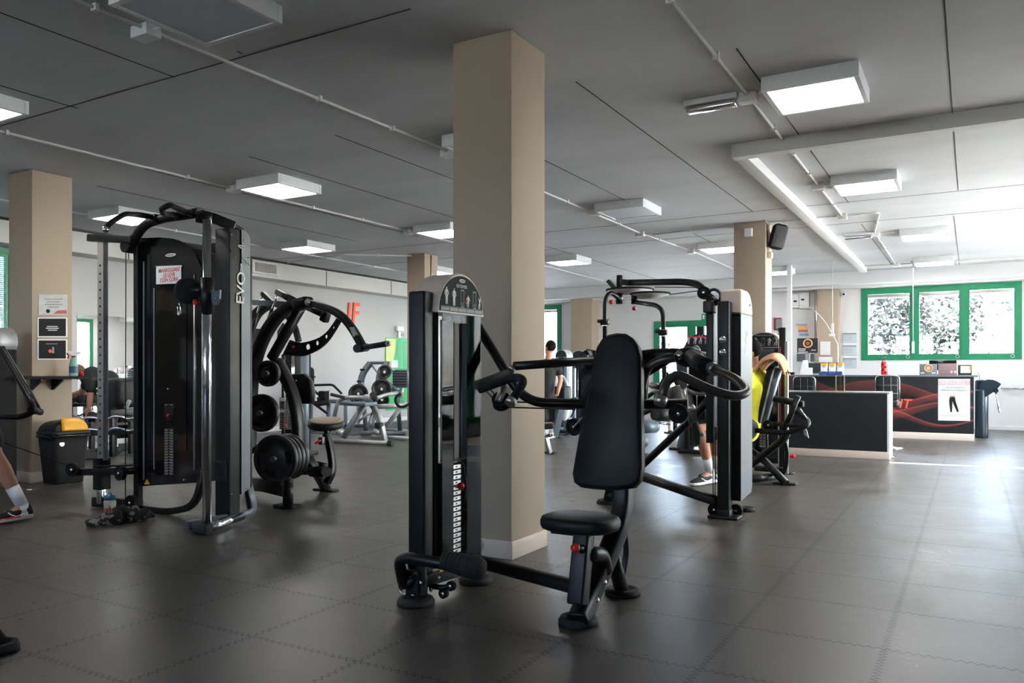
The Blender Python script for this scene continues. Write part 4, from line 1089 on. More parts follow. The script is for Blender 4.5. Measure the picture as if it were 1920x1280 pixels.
q = P(453, 463, X=x1 + .008); oval_logo((x1 + .0075, q.y, q.z), (0, 1, -.15), UZ, .07, .026, B, 'text')
bolts([P(x, y, X=x1 + .008) for x, y in ((434, 440), (457, 450), (434, 469), (465, 483), (441, 482), (462, 492), (434, 926), (462, 915))], (1, 0, 0), B, .006)
finish('side_frame', MB().tube([V((x1 - .05, c0.y - .02, .05)), V((x1 - .03, 4.02, .05)), V((x1 - .03, 4.17, .06)), V((x1 - .03, yE1 + .0, .3))], 0, .14, prof=(.06, .05), up=(1, 0, 0), crn=8), M['greyplate'], B)
finish('side_frame_edge', MB().bar((x1 - .03, yE1 + .012, .25), (x1 - .03, yE1 + .012, zE1 - .2), .06, .03, bev=.006), M['black'], B)
finish('front_foot', MB().bar((xt - .12, yt - .0, .045), (xt + .03, yt - .0, .045), .07, .085, bev=.02), M['rubber'], B)
finish('base_tube', MB().cyl((xt, yt, .045), (x1 - .02, 4.05, .05), .032), M['chrome'], B)
finish('back_crossbar', MB().bar((-5.1, 4.1, 2.05), (x1 - .1, 4.12, 2.05), .06, .06), M['black'], B)
finish('rear_rod', MB().cyl(P(366, 880, Y=3.95) , P(365, 515, Y=3.95), .008), M['steel'], B)
finish('upright_box', MB().box(x0 + .01, x1 - .02, 3.9, 3.925, P(416, 900, Y=3.92).z, P(416, 865, Y=3.92).z, .004), M['blackmatte'], B)
b = MB()
for i in range(9): b.box(x0 - .03, x0 - .012, 4.0, 4.02, 1.05 + i * .06, 1.09 + i * .06)
finish('adjust_hole_strip', b, M['textdim'], B)

# ================================================================ C. PLATE LOADED MACHINE
Cm = thing('plate_loaded_press', 'black plate loaded press with curved arms and a tan topped seat behind the cable station', 'exercise machine', (-5.1, 5.0, 0))
def CP(x, y, Y=4.95): return P(x, y, Y=Y)
finish('main_curve', MB().tube(smoothline([CP(468, 850), CP(470, 740), CP(478, 680), CP(494, 634), CP(520, 594), CP(556, 566)]), 0, 0, prof=(.07, .12), up=(0, 1, 0)), M['black'], Cm)
finish('inner_strut', MB().tube([CP(509, 672, 5.0), CP(566, 573, 5.0)], 0, 0, prof=(.07, .075), up=(0, 1, 0)), M['black'], Cm)
finish('rear_curve', MB().tube(smoothline([CP(519, 676, 5.1), CP(543, 724, 5.1), CP(556, 770, 5.1), CP(560, 820, 5.1), CP(558, 862, 5.1)]), 0, 0, prof=(.08, .1), up=(0, 1, 0)), M['black'], Cm)
b = MB().obox(CP(568, 569, 4.92), (.17, .12, .1), Matrix.Rotation(-.15, 3, 'Y'), .03); finish('pivot_block', b, M['black'], Cm)
p = CP(577, 566, 4.85); finish('pivot_cap', MB().lathe(p, (0, -1, 0), [(0, .012), (.02, .012), (.024, .006), (.03, .006), (.03, -.01), (0, -.01)], 20), M['steel'], Cm)
finish('press_arm', MB().tube(smoothline([CP(578, 567, 4.9), CP(612, 577, 4.85), CP(640, 592, 4.82), (CP(662, 618, 4.8)), CP(681, 652, 4.78)]), 0, 0, prof=(.055, .06), up=(0, 1, 0)), M['black'], Cm)
finish('arm_knuckle', MB().cyl(CP(669, 653, 4.7), CP(687, 651, 4.86), .033), M['black'], Cm)
hg = finish('grip', MB().tube([CP(684, 651, 4.74), CP(727, 644, 4.5)], .021, 0), M['rubber'], Cm); q = CP(727.5, 644, 4.495)
finish('grip_cap', MB().lathe(q, (CP(727, 644, 4.5) - CP(684, 651, 4.74)), [(.008, .006), (.021, .006), (.021, -.006), (.008, -.006)], 20), M['steel'], hg)
up_ = [(543, 637), (560, 642), (577, 640), (597, 633), (612, 622), (623, 608), (631, 596)]; lo_ = [(640, 600), (632, 616), (619, 634), (604, 650), (588, 660), (570, 667), (552, 667), (530, 664), (527, 650)]
cr = [CP(x, y, 4.9) for x, y in up_ + lo_]
# crescent plate with round holes: boolean-free, built as a strip of quads around the holes
def crescent():
    b = MB(); U = smoothline([CP(x, y, 4.9) for x, y in up_], 8); Lw = smoothline([CP(x, y, 4.9) for x, y in [(530, 664)] + [(552, 667), (570, 667), (588, 660), (604, 650), (619, 634), (640, 600)]], 8)
    holes = [(555, 650, 8.5), (576.5, 650, 6), (594, 643, 4.6), (611, 631, 3.7), (625, 614, 2.6)]
    m = 120
    def at(L, t):
        f = t * (len(L) - 1); i = min(int(f), len(L) - 2); return L[i].lerp(L[i + 1], f - i)
    hc = [(CP(x, y, 4.9), r_ / F_PX * (CP(x, y, 4.9) - V((0, 0, 1.1))).length * .97) for x, y, r_ in holes]
    nv = 24; grid = [[at(Lw, i / m).lerp(at(U, i / m), j / nv) for j in range(nv + 1)] for i in range(m + 1)]
    for side in (0, .014):
        vs = {}
        for i in range(m):
            for j in range(nv):
                c = (grid[i][j] + grid[i + 1][j + 1]) / 2
                if any((V((c.x, 0, c.z)) - V((h.x, 0, h.z))).length < r_ for h, r_ in hc): continue
                idx = []
                for (a_, b_) in ((i, j), (i + 1, j), (i + 1, j + 1), (i, j + 1)):
                    if (a_, b_) not in vs: vs[(a_, b_)] = b.bm.verts.new(grid[a_][b_] + V((0, side, 0)))
                    idx.append(vs[(a_, b_)])
                b.bm.faces.new(idx if side else idx[::-1])
        if side == 0: v0 = vs
    # rim walls
    b.bm.verts.ensure_lookup_table()
    for (k1, k2) in [((i, 0), (i + 1, 0)) for i in range(m)] + [((i, nv), (i + 1, nv)) for i in range(m)]:
        if k1 in v0 and k2 in v0 and k1 in vs and k2 in vs:
            b.bm.faces.new((v0[k1], v0[k2], vs[k2], vs[k1]))
    return b
cp_ = finish('crescent_plate', crescent(), M['black'], Cm, label='crescent plate pierced by round holes')
finish('stop_pad', MB().disc(CP(556, 650, 4.93), (.2, -1, 0), .045, .04, 24), M['rubber'], Cm); knob(CP(550, 650, 4.88), .012, Cm, 'stop_mark')
b = MB().poly([CP(x, y, 4.89) for x, y in ((629, 589), (645, 600), (644, 604), (627, 593))], (0, -.004, 0)); finish('logo_strip', b, M['text'], Cm)
b = MB().poly([CP(x, y, 4.77) for x, y in ((660, 614), (664, 613), (672, 628), (667, 632))], (0, -.03, 0)); finish('serial_label', b, M['steel'], Cm)
finish('counter_bar', MB().tube([CP(573, 574, 5.25), CP(612, 592, 5.2)], 0, 0, prof=(.05, .06), up=(0, 1, 0)), M['black'], Cm)
finish('counter_stub', MB().obox(CP(610, 593, 5.15), (.07, .07, .1), Matrix.Rotation(.4, 3, 'Y'), .015), M['black'], Cm)
for (x0_, y0_, x1_, y1_, yy) in ((493, 551, 471, 625, 5.25), (522, 548, 499, 610, 5.0)):
    finish('gas_strut', MB().cyl(CP(x0_, y0_, yy), CP((x0_ + x1_) / 2, (y0_ + y1_) / 2, yy), .008), M['chrome'], Cm); finish('gas_strut_body', MB().cyl(CP((x0_ + x1_) / 2, (y0_ + y1_) / 2, yy), CP(x1_, y1_, yy), .015), M['black'], Cm)
    finish('strut_joint', MB().ball(CP(x0_, y0_, yy), .025), M['black'], Cm)
finish('top_lever', MB().tube([CP(521, 547, 5.0), CP(552, 564, 4.97)], 0, 0, prof=(.05, .06), up=(0, 1, 0)), M['black'], Cm)
finish('top_lever', MB().tube([CP(494, 551, 5.25), CP(512, 568, 5.25), CP(530, 575, 5.2)], 0, 0, prof=(.05, .05), up=(0, 1, 0)), M['black'], Cm)
finish('top_crossbar', MB().bar(CP(474, 567, 5.3), CP(550, 571, 5.1), .05, .05), M['black'], Cm)
finish('far_curve', MB().tube(smoothline([CP(462, 700, 5.5), CP(466, 630, 5.5), CP(480, 590, 5.5), CP(505, 570, 5.5)]), 0, 0, prof=(.07, .1), up=(0, 1, 0)), M['black'], Cm)
finish('far_ring', MB().tube(smoothline([CP(538, 590, 5.6), CP(552, 612, 5.6), CP(560, 640, 5.6)]), 0, 0, prof=(.05, .05), up=(0, 1, 0)), M['black'], Cm)
b = MB().poly([CP(x, y, 5.2) for x, y in ((520, 620), (530, 605), (540, 612), (534, 640), (519, 655))], (0, .01, 0)); finish('linkage_plate', b, M['greyplate'], Cm)
finish('screen_plate', MB().poly([CP(x, y, 5.6) for x, y in ((470, 616), (497, 616), (486, 642), (470, 642))], (0, .01, 0)), M['bluegrey'], Cm)
def wplate(c, axis, r, th, label, grp='plates loaded on the press machine'):
    ax = V(axis).normalized(); w_ = th / 2
    pr = [(.026, w_ * .9), (.05, w_), (.06, w_ * .55), (r * .42, w_ * .5), (r * .45, w_ * .35), (r * .78, w_ * .35), (r * .82, w_ * .9), (r * .96, w_), (r, w_ * .7), (r, -w_ * .7), (r * .96, -w_), (r * .8, -w_), (.026, -w_)]
    e = thing('weight_disc', label, 'weight plate', c, grp)
    finish('disc_body', MB().lathe(c, ax, pr, 48), M['iron'], e)
    finish('rim_ring', MB().ring(V(c) + ax * w_ * .8, ax, r * .86, .004, 48, 6), mat('worn_rim', (.14, .15, .155), .4, .4), e)
    u = ax.cross(V((0, 0, 1))).normalized(); v = u.cross(ax)
    for k in range(3):
        b = MB()
        a0 = 2 * PI * k / 3 + .5; pts = []
        for j in range(7): t = a0 + j * .14; pts.append(V(c) + (u * math.cos(t) + v * math.sin(t)) * r * .74 + ax * w_ * .4)
        for j in range(6, -1, -1): t = a0 + j * .14; pts.append(V(c) + (u * math.cos(t) + v * math.sin(t)) * r * .5 + ax * w_ * .4)
        b.poly(pts, ax * .004); finish('grip_recess', b, M['blackmatte'], e)
    return e
axn = (.25, -1, 0)
for (x, y, yy, r_) in ((517, 860, 4.8, .2), (491, 774, 4.9, .165), (503, 700, 4.95, .125)):
    c = CP(x, y, yy); ax = V(axn).normalized()
    finish('plate_horn', MB().cyl(c - ax * .25, c + ax * .05, .025), M['chrome'], Cm)
    finish('horn_bracket', MB().bar(c - ax * .2, CP(470, y - 25, 5.05), .06, .06), M['black'], Cm)
c = CP(517, 860, 4.8); ax = V(axn).normalized()
for k, s_ in enumerate(('largest black weight plate on the lowest horn, front one', 'black weight plate right behind the front one on the lowest horn', 'black weight plate third in on the lowest horn', 'black weight plate innermost on the lowest horn')):
    wplate(c - ax * .062 * k, axn, .205 if k == 0 else .2, .05, s_)
wplate(CP(491, 774, 4.9), axn, .165, .05, 'medium black weight plate on the middle horn'); wplate(CP(503, 700, 4.95), axn, .115, .045, 'small black weight plate on the upper horn')
# base
finish('base_beam', MB().tube([CP(462, 905, 5.0), CP(495, 908, 4.9), CP(540, 918, 4.72)], 0, 0, prof=(.075, .12)), M['black'], Cm)
finish('base_post', MB().cyl(P(540, 948, Z=.02), P(540, 948, Z=.02) + V((0, 0, .19)), .042).ball(P(540, 948, Z=.02) + V((0, 0, .19)), .042), M['black'], Cm)
c = P(541, 950, Z=.0); finish('foot_plate', MB().box(c.x - .12, c.x + .1, c.y - .06, c.y + .06, 0, .02, .006), M['rubber'], Cm)
c = P(611, 920, Z=0); finish('foot_plate', MB().box(c.x - .12, c.x + .12, c.y - .05, c.y + .05, 0, .02, .006), M['rubber'], Cm)
finish('rear_foot', MB().tube([CP(548, 872, 5.1), CP(580, 862, 5.2), V((c.x, c.y, .02))], 0, 0, prof=(.075, .08), up=(0, 1, 0)), M['black'], Cm)
finish('base_beam', MB().tube([CP(545, 882, 5.1), CP(600, 882, 5.3)], 0, 0, prof=(.08, .07)), M['black'], Cm)
finish('foot_roller', MB().cyl(CP(585, 884, 5.15), CP(612, 884, 5.05), .045), M['rubber'], Cm)
b = MB().poly([CP(x, y, 5.35) for x, y in ((570, 862), (592, 864), (612, 868), (612, 880), (570, 878))], (0, .012, 0)); finish('hole_plate', b, M['black'], Cm)
for q in ((595, 872), (608, 873)): finish('plate_hole', MB().disc(CP(*q, 5.34), (0, 1, 0), .02, .008), M['silver'], Cm)
finish('seat_post', MB().tube(smoothline([CP(612, 812, 5.45), CP(619, 840, 5.45), CP(623, 868, 5.45), CP(621, 888, 5.42), CP(613, 905, 5.4)]), 0, 0, prof=(.055, .065), up=(0, 1, 0)), M['black'], Cm)
finish('seat_tube', MB().cyl(CP(612, 822, 5.45), CP(611, 806, 5.45), .022), M['chrome'], Cm)
finish('lever_box', MB().obox(CP(604, 826, 5.4), (.05, .06, .07), None, .01), M['greyplate'], Cm)
finish('lever', MB().tube([CP(601, 825, 5.36), CP(594, 829, 5.34), CP(591, 832, 5.33)], .01, .01), M['red'], Cm)
c = CP(612, 795, 5.45); ol = [c + V((.155 * math.cos(2 * PI * k / 32) * (1.0 if math.cos(2 * PI * k / 32) > 0 else 1.12), .17 * math.sin(2 * PI * k / 32), -.0)) for k in range(32)]
R = Matrix.Rotation(.12, 3, 'X') @ Matrix.Rotation(.1, 3, 'Y')
ol = [c + R @ (p - c) for p in ol]
st = finish('seat_pad', rpad(MB(), ol, R @ V((0, 0, 1)), .075, .03), M['vinyl'], Cm)
ol2 = [c + (p - c) * .9 + R @ V((0, 0, .034)) for p in ol]
finish('seat_cover', rpad(MB(), ol2, R @ V((0, 0, 1)), .016, .008), mat('tan_leather', (.24, .17, .11), .5, 0, .1, 60), st, label='tan leather seat top')
ol = [CP(x, y, 5.3) for x, y in ((546, 702), (573, 700), (584, 712), (589, 735), (587, 757), (545, 756))]
bd = finish('backrest', rpad(MB(), ol, V((.3, -1, .1)), .09, .02), M['vinyl'], Cm)
bolts([CP(556, 714, 5.24), CP(560, 748, 5.24)], (0, -1, 0), Cm, .008)
# ================================================================ PEOPLE
def limb(b, pts, rs, n=16):
    pts = [V(p) for p in pts]
    for i in range(len(pts) - 1):
        b.tube([pts[i], pts[i + 1]], rs[i], 0, n, r2=rs[i + 1])
    for p, r in zip(pts, rs): b.ball(p, r, n=n)
def remeshed(name, b, m, root, vox, sm=4, label=None):
    o = finish(name, b, M[m] if isinstance(m, str) else m, root, label)
    md = o.modifiers.new('remesh', 'REMESH'); md.mode = 'VOXEL'; md.voxel_size = vox; md.use_smooth_shade = True
    if sm: s_ = o.modifiers.new('smooth', 'SMOOTH'); s_.iterations = sm; s_.factor = .5
    return o
def shoe(root, heel, toe, m, sole='white', name='shoe'):
    heel = V(heel); toe = V(toe); d = toe - heel; d.z = 0; L = d.length; f = d / L; s_ = V((-f.y, f.x, 0))
    zb = min(heel.z, toe.z)
    def Q(x, y, z): return V((heel.x, heel.y, heel.z)) + f * (x * L) + s_ * y + V((0, 0, z + (toe.z - heel.z) * x))
    b = MB(); sec = []
    prof = [(-.04, .03, .055), (.02, .036, .085), (.15, .037, .1), (.3, .036, .09), (.5, .041, .068), (.7, .047, .052), (.88, .044, .042), (1.0, .03, .032), (1.04, .012, .024)]
    rings = []
    for x, w_, h_ in prof:
        ring = []
        for k in range(14):
            t = 2 * PI * k / 14; cz = .018 + h_ * .5 * (1 + math.sin(t)); ring.append(b.bm.verts.new(Q(x, w_ * math.cos(t) * (1 if math.sin(t) < .3 else .75), cz)))
        rings.append(ring)
    for A_, B_ in zip(rings, rings[1:]):
        for k in range(14): b.bm.faces.new((A_[k], A_[(k + 1) % 14], B_[(k + 1) % 14], B_[k])).smooth = True
    b.bm.faces.new(rings[0][::-1]); b.bm.faces.new(rings[-1])
    o = finish(name, b, M[m] if isinstance(m, str) else m, root)
    b = MB(); out = [(-.06, .03), (0, .043), (.2, .042), (.4, .04), (.7, .052), (.9, .049), (1.03, .03), (1.07, 0)]
    pts = [Q(x, w_, .0) for x, w_ in out] + [Q(x, -w_, .0) for x, w_ in reversed(out[:-1])]
    finish('sole', b.poly(pts, (0, 0, .026)), M[sole] if isinstance(sole, str) else sole, o, bevel=.006)
    b = MB()
    for sg in (1, -1): b.tube(smoothline([Q(.25, .04 * sg, .04), Q(.45, .045 * sg, .03), Q(.62, .046 * sg, .045), Q(.72, .042 * sg, .065)]), .005, 0, 6)
    finish('side_stripe', b, M['white'], o)
    b = MB()
    for k in range(4): b.tube([Q(.3 + k * .08, .026, .108 - k * .012), Q(.34 + k * .08, -.026, .104 - k * .012)], .004, 0, 6)
    finish('laces', b, M['white'] if m != 'white' else M['blackmatte'], o)
    return o
def hand(b, w, d, up, L=.18, curl=.5):
    """palm, five bent fingers; w wrist, d direction of the hand, up = back of the hand"""
    w = V(w); d = V(d).normalized(); u = (V(up) - d * V(up).dot(d)).normalized(); s_ = d.cross(u)
    k = L / .18
    pc = w + d * .045 * k
    b.ball(pc, .045 * k, (1, 1, 1), None, 12) if False else None
    R = Matrix((s_, d, u)).transposed()
    b.ball(pc, 1.0, (.042 * k, .052 * k, .017 * k), R, 14)
    for i, (off, ln) in enumerate(((-.03, .062), (-.01, .072), (.01, .068), (.029, .054))):
        p0 = w + d * .085 * k + s_ * off * k; a1 = curl; ln *= k
        p1 = p0 + (d * math.cos(a1) - u * math.sin(a1)) * ln * .45
        p2 = p1 + (d * math.cos(a1 * 2.2) - u * math.sin(a1 * 2.2)) * ln * .33
        p3 = p2 + (d * math.cos(a1 * 3) - u * math.sin(a1 * 3)) * ln * .25
        limb(b, [w + d * .06 * k + s_ * off * k, p0, p1, p2, p3], [.011 * k, .0105 * k, .0095 * k, .0085 * k, .0075 * k], 8)
    t0 = w + d * .025 * k - s_ * .03 * k; t1 = t0 + (d * .6 - s_ * .7).normalized() * .035 * k - u * .006; t2 = t1 + (d * .9 - s_ * .2 - u * .3).normalized() * .03 * k
    limb(b, [t0, t1, t2], [.014 * k, .011 * k, .0085 * k], 8)
def human(e, J, shirt, shorts, hair='hair', sleeve=.45, face=None, shoes='blackmatte', skin='skin', sock='white', vox=.011, hairlong=False, shirtname='t_shirt', legs=True, short_len=.62, sole='white'):
    """J: pelvis chest neck head  shL shR elL elR wrL wrR  hpL hpR knL knR anL anR toL toR (world points)"""
    J = {k: V(v) for k, v in J.items()}
    b = MB()
    limb(b, [J['pelvis'], J['pelvis'].lerp(J['chest'], .5), J['chest'], J['chest'].lerp(J['neck'], .7)], [.125, .115, .135, .08])
    limb(b, [J['shL'], J['chest'], J['shR']], [.055, .11, .055])
    hd = (J['head'] - J['neck']).normalized()
    limb(b, [J['chest'].lerp(J['neck'], .7), J['neck'], J['head'] - hd * .04], [.07, .055, .055])
    F = V(face).normalized(); F = (F - hd * F.dot(hd)).normalized(); Sd = hd.cross(F)
    Rh = Matrix((Sd, F, hd)).transposed()
    H = J['head']
    b.ball(H + hd * .02, 1, (.076, .095, .1), Rh, 20); b.ball(H - hd * .045 + F * .025, 1, (.056, .066, .062), Rh, 16)
    b.ball(H + F * .098 - hd * .02, 1, (.013, .018, .022), Rh, 10)                      # nose
    b.ball(H + F * .084 - hd * .062, 1, (.026, .012, .009), Rh, 10)                     # lips
    b.ball(H + F * .07 - hd * .096, 1, (.025, .02, .018), Rh, 10)                       # chin
    for s_ in (1, -1):
        b.ball(H + Sd * .078 * s_ - hd * .01 - F * .005, 1, (.01, .022, .032), Rh, 10)  # ear
        b.ball(H + Sd * .032 * s_ + F * .08 + hd * .022, 1, (.022, .014, .008), Rh, 10) # brow
    for s_ in 'LR':
        limb(b, [J['sh' + s_], J['sh' + s_].lerp(J['el' + s_], .5), J['el' + s_]], [.052, .049, .04]); limb(b, [J['el' + s_], J['el' + s_].lerp(J['wr' + s_], .35), J['wr' + s_]], [.04, .042, .027])
        dd = (J['wr' + s_] - J['el' + s_]).normalized(); hand(b, J['wr' + s_], dd, Sd * (1 if s_ == 'L' else -1) + V((0, .01, 0)), .18, .55)
        if legs:
            limb(b, [J['hp' + s_], J['hp' + s_].lerp(J['kn' + s_], .4), J['kn' + s_]], [.1, .09, .058]); limb(b, [J['kn' + s_], J['kn' + s_].lerp(J['an' + s_], .3), J['an' + s_].lerp(J['kn' + s_], .25), J['an' + s_]], [.056, .062, .042, .036])
            limb(b, [J['an' + s_], J['to' + s_]], [.036, .02])
    remeshed('body', b, skin, e, vox)
    b = MB()
    for s_ in (1, -1): b.ball(H + Sd * .033 * s_ + F * .088 + hd * .004, 1, (.012, .008, .008), Rh, 10)
    finish('eyes', b, M['white'], e)
    b = MB()
    b.ball(H + hd * .032 - F * .014, 1, (.085, .096, .1), Rh, 24)
    for v in [v for v in b.bm.verts if (v.co - H).dot(F) > .03 and (v.co - H).dot(hd) < .075 or (v.co - H).dot(hd) < -.05]: b.bm.verts.remove(v)
    rng = random.Random(3)
    for v in b.bm.verts: v.co += (v.co - H).normalized() * rng.uniform(-.003, .006)
    finish('hair', b, M[hair] if isinstance(hair, str) else hair, e)
    b = MB(); g = .013
    limb(b, [J['pelvis'] + (J['pelvis'] - J['chest']).normalized() * .03, J['pelvis'].lerp(J['chest'], .5), J['chest'], J['chest'].lerp(J['neck'], .6)], [.125 + g, .12 + g, .138 + g, .085 + g])
    limb(b, [J['shL'], J['chest'], J['shR']], [.06 + g, .115 + g, .06 + g])
    for s_ in 'LR':
        q = J['sh' + s_].lerp(J['el' + s_], sleeve)
        if sleeve > 0: limb(b, [J['sh' + s_], q], [.055 + g, .056 + g])
    remeshed(shirtname, b, shirt, e, .012, 5)
    if legs:
        b = MB()
        limb(b, [J['pelvis'], J['pelvis'] + (J['chest'] - J['pelvis']).normalized() * .06], [.135, .13])
        for s_ in 'LR':
            q = J['hp' + s_].lerp(J['kn' + s_], short_len); limb(b, [J['pelvis'], J['hp' + s_], q], [.13, .118, .096])
        remeshed('shorts' if short_len < .9 else 'trousers', b, shorts, e, .012, 5)
        for s_ in 'LR':
            a = J['an' + s_]; k_ = J['kn' + s_]
            limb_b = MB(); limb(limb_b, [a + V((0, 0, -.045)), a + (k_ - a) * .02, a + (k_ - a) * .36], [.04, .042, .047]); finish('sock', limb_b, M[sock] if isinstance(sock, str) else sock, e)
            t = J['to' + s_]; dd = t - a; dd.z = 0; dd.normalize()
            hz = min(a.z, t.z); shoe(e, V((a.x, a.y, max(a.z - .085, 0))) - dd * .05, V((t.x, t.y, max(t.z - .03, 0))) + dd * .04, shoes, sole)
def MX(name, col, r=.8, n=.12): M[name] = mat(name, col, r, 0, n, 40, .08); return name
MX('shirt_yellow', (.75, .72, .03)); MX('shirt_black', (.012, .012, .014)); MX('shorts_black', (.01, .01, .011)); MX('hair_brown', (.12, .055, .03)); MX('shirt_green_black', (.014, .02, .018)); MX('towel_peach', (.75, .42, .24), .95, .2)

# ================================================================ E. MACHINE WITH TOWEL AND SEATED PERSON
E_ = thing('seated_row_machine', 'dark machine with orange towel over its backrest, behind the silver sided tower', 'exercise machine', (-1.9, 8.6, 0))
YT = 8.98
def ep(x, y, Y=8.6): return P(x, y, Y=Y)
xa, xb = P(1402, 700, Y=YT).x, P(1461, 700, Y=YT).x; zt_ = P(1430, 622, Y=YT).z; zm = P(1430, 652, Y=YT).z
ol = [(xa, zm), (xb, zm)] + [((xa + xb) / 2 + (xb - xa) / 2 * math.cos(PI * k / 16), zm + (zt_ - zm) * (.45 + .55 * math.sin(PI * k / 16))) for k in range(17)]
finish('tower_cap', MB().poly([V((x, YT, z)) for x, z in ol], (0, .22, 0)), M['beige'], E_)
ol = [(xa + .01, zm + .008), (xb - .012, zm + .008)] + [((xa + xb) / 2 + (xb - xa - .024) / 2 * math.cos(PI * k / 16), zm + (zt_ - zm - .012) * (.45 + .55 * math.sin(PI * k / 16))) for k in range(17)]
finish('instruction_plate', MB().poly([V((x, YT - .004, z)) for x, z in ol], (0, .004, 0)), MATS['plate_print_grey'], E_)
b = MB(); RX = V((1, 0, 0)); NY = V((0, -1, 0))
for px, ps in ((1417, 0), (1443, 2), (1456, 3)): q = P(px, 648, Y=YT - .005); figure_icon(b, q, RX, UZ, NY, .09, ps)
finish('printed_figure', b, M['text'], E_)
b = MB()
for px in (1428, 1449): tower_icon(b, P(px, 648, Y=YT - .005), RX, UZ, NY, .035, .085)
finish('printed_diagram', b, M['textdim'], E_)
b = MB().poly([P(x, y, Y=YT - .005) for x, y in ((1416, 627.5), (1448, 627.5), (1448, 629.5), (1416, 629.5))], (0, -.001, 0)); finish('machine_title', b, M['textdim'], E_)
finish('tower_body', MB().box(xa + .01, xb - .01, YT + .01, YT + .2, .1, zm, .01), M['blackmatte'], E_)
finish('viewing_panel', MB().box(xa + .02, xb - .02, YT, YT + .008, .15, zm - .01), M['blackgloss'], E_)
stack(E_, P(1424, 800, Y=8.95).x, P(1441, 800, Y=8.95).x, 8.9, 8.97, .28, 10, .03, ('y', 8.9, -1, P(1432, 800, Y=8.95).x), '', w=.06)
finish('upright', MB().bar(P(1468, 890, Y=8.9), P(1468, 614, Y=8.9), .07, .07, bev=.01), M['black'], E_)
finish('upright_hook', MB().cyl(ep(1460, 620, 8.9), ep(1468, 618, 8.9), .03), M['black'], E_)
finish('grey_upright', MB().bar((P(1475, 880, Y=8.8).x, 8.8, .02), (P(1475, 880, Y=8.8).x, 8.8, P(1475, 640, Y=8.8).z), .035, .05), M['steel'], E_)
finish('red_strip', MB().bar(ep(1463, 800, 8.86), ep(1463, 650, 8.86), .008, .008), M['red'], E_)
finish('backrest_frame', MB().tube([ep(1460, 690, 8.3), ep(1447, 735, 8.3), ep(1432, 790, 8.3)], 0, 0, prof=(.07, .09), up=(0, 1, 0)), M['bluegrey'], E_)
ol = rrect(ep(1437, 742, 8.3), ep(1450, 690, 8.3) - ep(1425, 790, 8.3), (0, 1, 0), .62, .3, .06)
finish('backrest', rpad(MB(), ol, (1, 0, .25), .07, .02), M['vinyl'], E_)
finish('seat_pad', MB().box(-2.42, -2.02, 8.1, 8.5, .42, .49, .03), M['vinyl'], E_)
finish('seat_column', MB().cyl((-2.2, 8.3, .1), (-2.2, 8.3, .43), .04), M['black'], E_)
finish('arm_cylinder', MB().cyl(ep(1441, 745, 8.35), ep(1498, 756, 8.2), .034), M['black'], E_)
finish('arm_cylinder_cap', MB().disc(ep(1503, 757, 8.2), (1, -.1, 0), .03, .04), M['black'], E_)
finish('fork', MB().tube([ep(1497, 742, 8.15), ep(1484, 775, 8.15), ep(1470, 806, 8.15)], 0, 0, prof=(.05, .06), up=(0, 1, 0)), M['black'], E_)
finish('arm_frame', MB().tube([ep(1412, 806, 8.05), ep(1475, 812, 8.0), ep(1516, 797, 8.0), ep(1514, 786, 8.1), ep(1487, 768, 8.2)], .026, .05), M['black'], E_)
finish('arm_frame', MB().tube([ep(1484, 797, 8.1), ep(1462, 795, 8.2), ep(1440, 795, 8.2)], .022, .05), M['black'], E_)
finish('cross_tube', MB().tube([ep(1512, 796, 8.1), ep(1480, 798, 8.1)], .018, 0), M['black'], E_)
pulley(ep(1440, 797, 8.05), (.1, -1, 0), .05, .03, E_)
for a_, b_ in (((1500, 765), (1513, 785)), ((1505, 802), (1485, 806))): finish('linkage', MB().cyl(ep(*a_, 8.0), ep(*b_, 8.0), .006), M['chrome'], E_)
b = MB().poly([ep(x, y, 8.0) for x, y in ((1504, 800), (1512, 806), (1516, 821), (1508, 815))], (0, .03, 0)); finish('pedal', b, M['steel'], E_)
finish('curved_leg', MB().tube(smoothline([ep(1408, 872, 8.2), ep(1440, 846, 8.15), ep(1468, 824, 8.1), ep(1477, 812, 8.1)]), .034, 0), M['black'], E_)
finish('curved_brace', MB().tube(smoothline([ep(1470, 822, 8.3), ep(1476, 850, 8.3), ep(1472, 880, 8.3), ep(1462, 896, 8.3)]), 0, 0, prof=(.04, .04), up=(0, 1, 0)), M['black'], E_)
finish('rear_leg', MB().tube([ep(1408, 845, 8.3), ep(1432, 862, 8.2), P(1474, 906, Z=.02)], .038, .05), M['black'], E_)
c = P(1472, 908, Z=0); finish('foot_plate', MB().box(c.x - .11, c.x + .11, c.y - .05, c.y + .05, 0, .022, .008), M['rubber'], E_)
c = P(1478, 888, Z=0); finish('foot_plate', MB().disc((c.x, c.y, .012), (0, 0, 1), .07, .024), M['rubber'], E_)
finish('base_bar', MB().tube([P(1405, 898, Z=.06), P(1456, 893, Z=.06)], .035, 0), M['black'], E_); bolts([P(1456, 893, Z=.06)], (0, -1, 0), E_, .03)
finish('base_bar', MB().tube([(xa + .1, 8.9, .05), (P(1478, 888, Z=0).x, 8.85, .05)], 0, 0, prof=(.06, .06)), M['black'], E_)
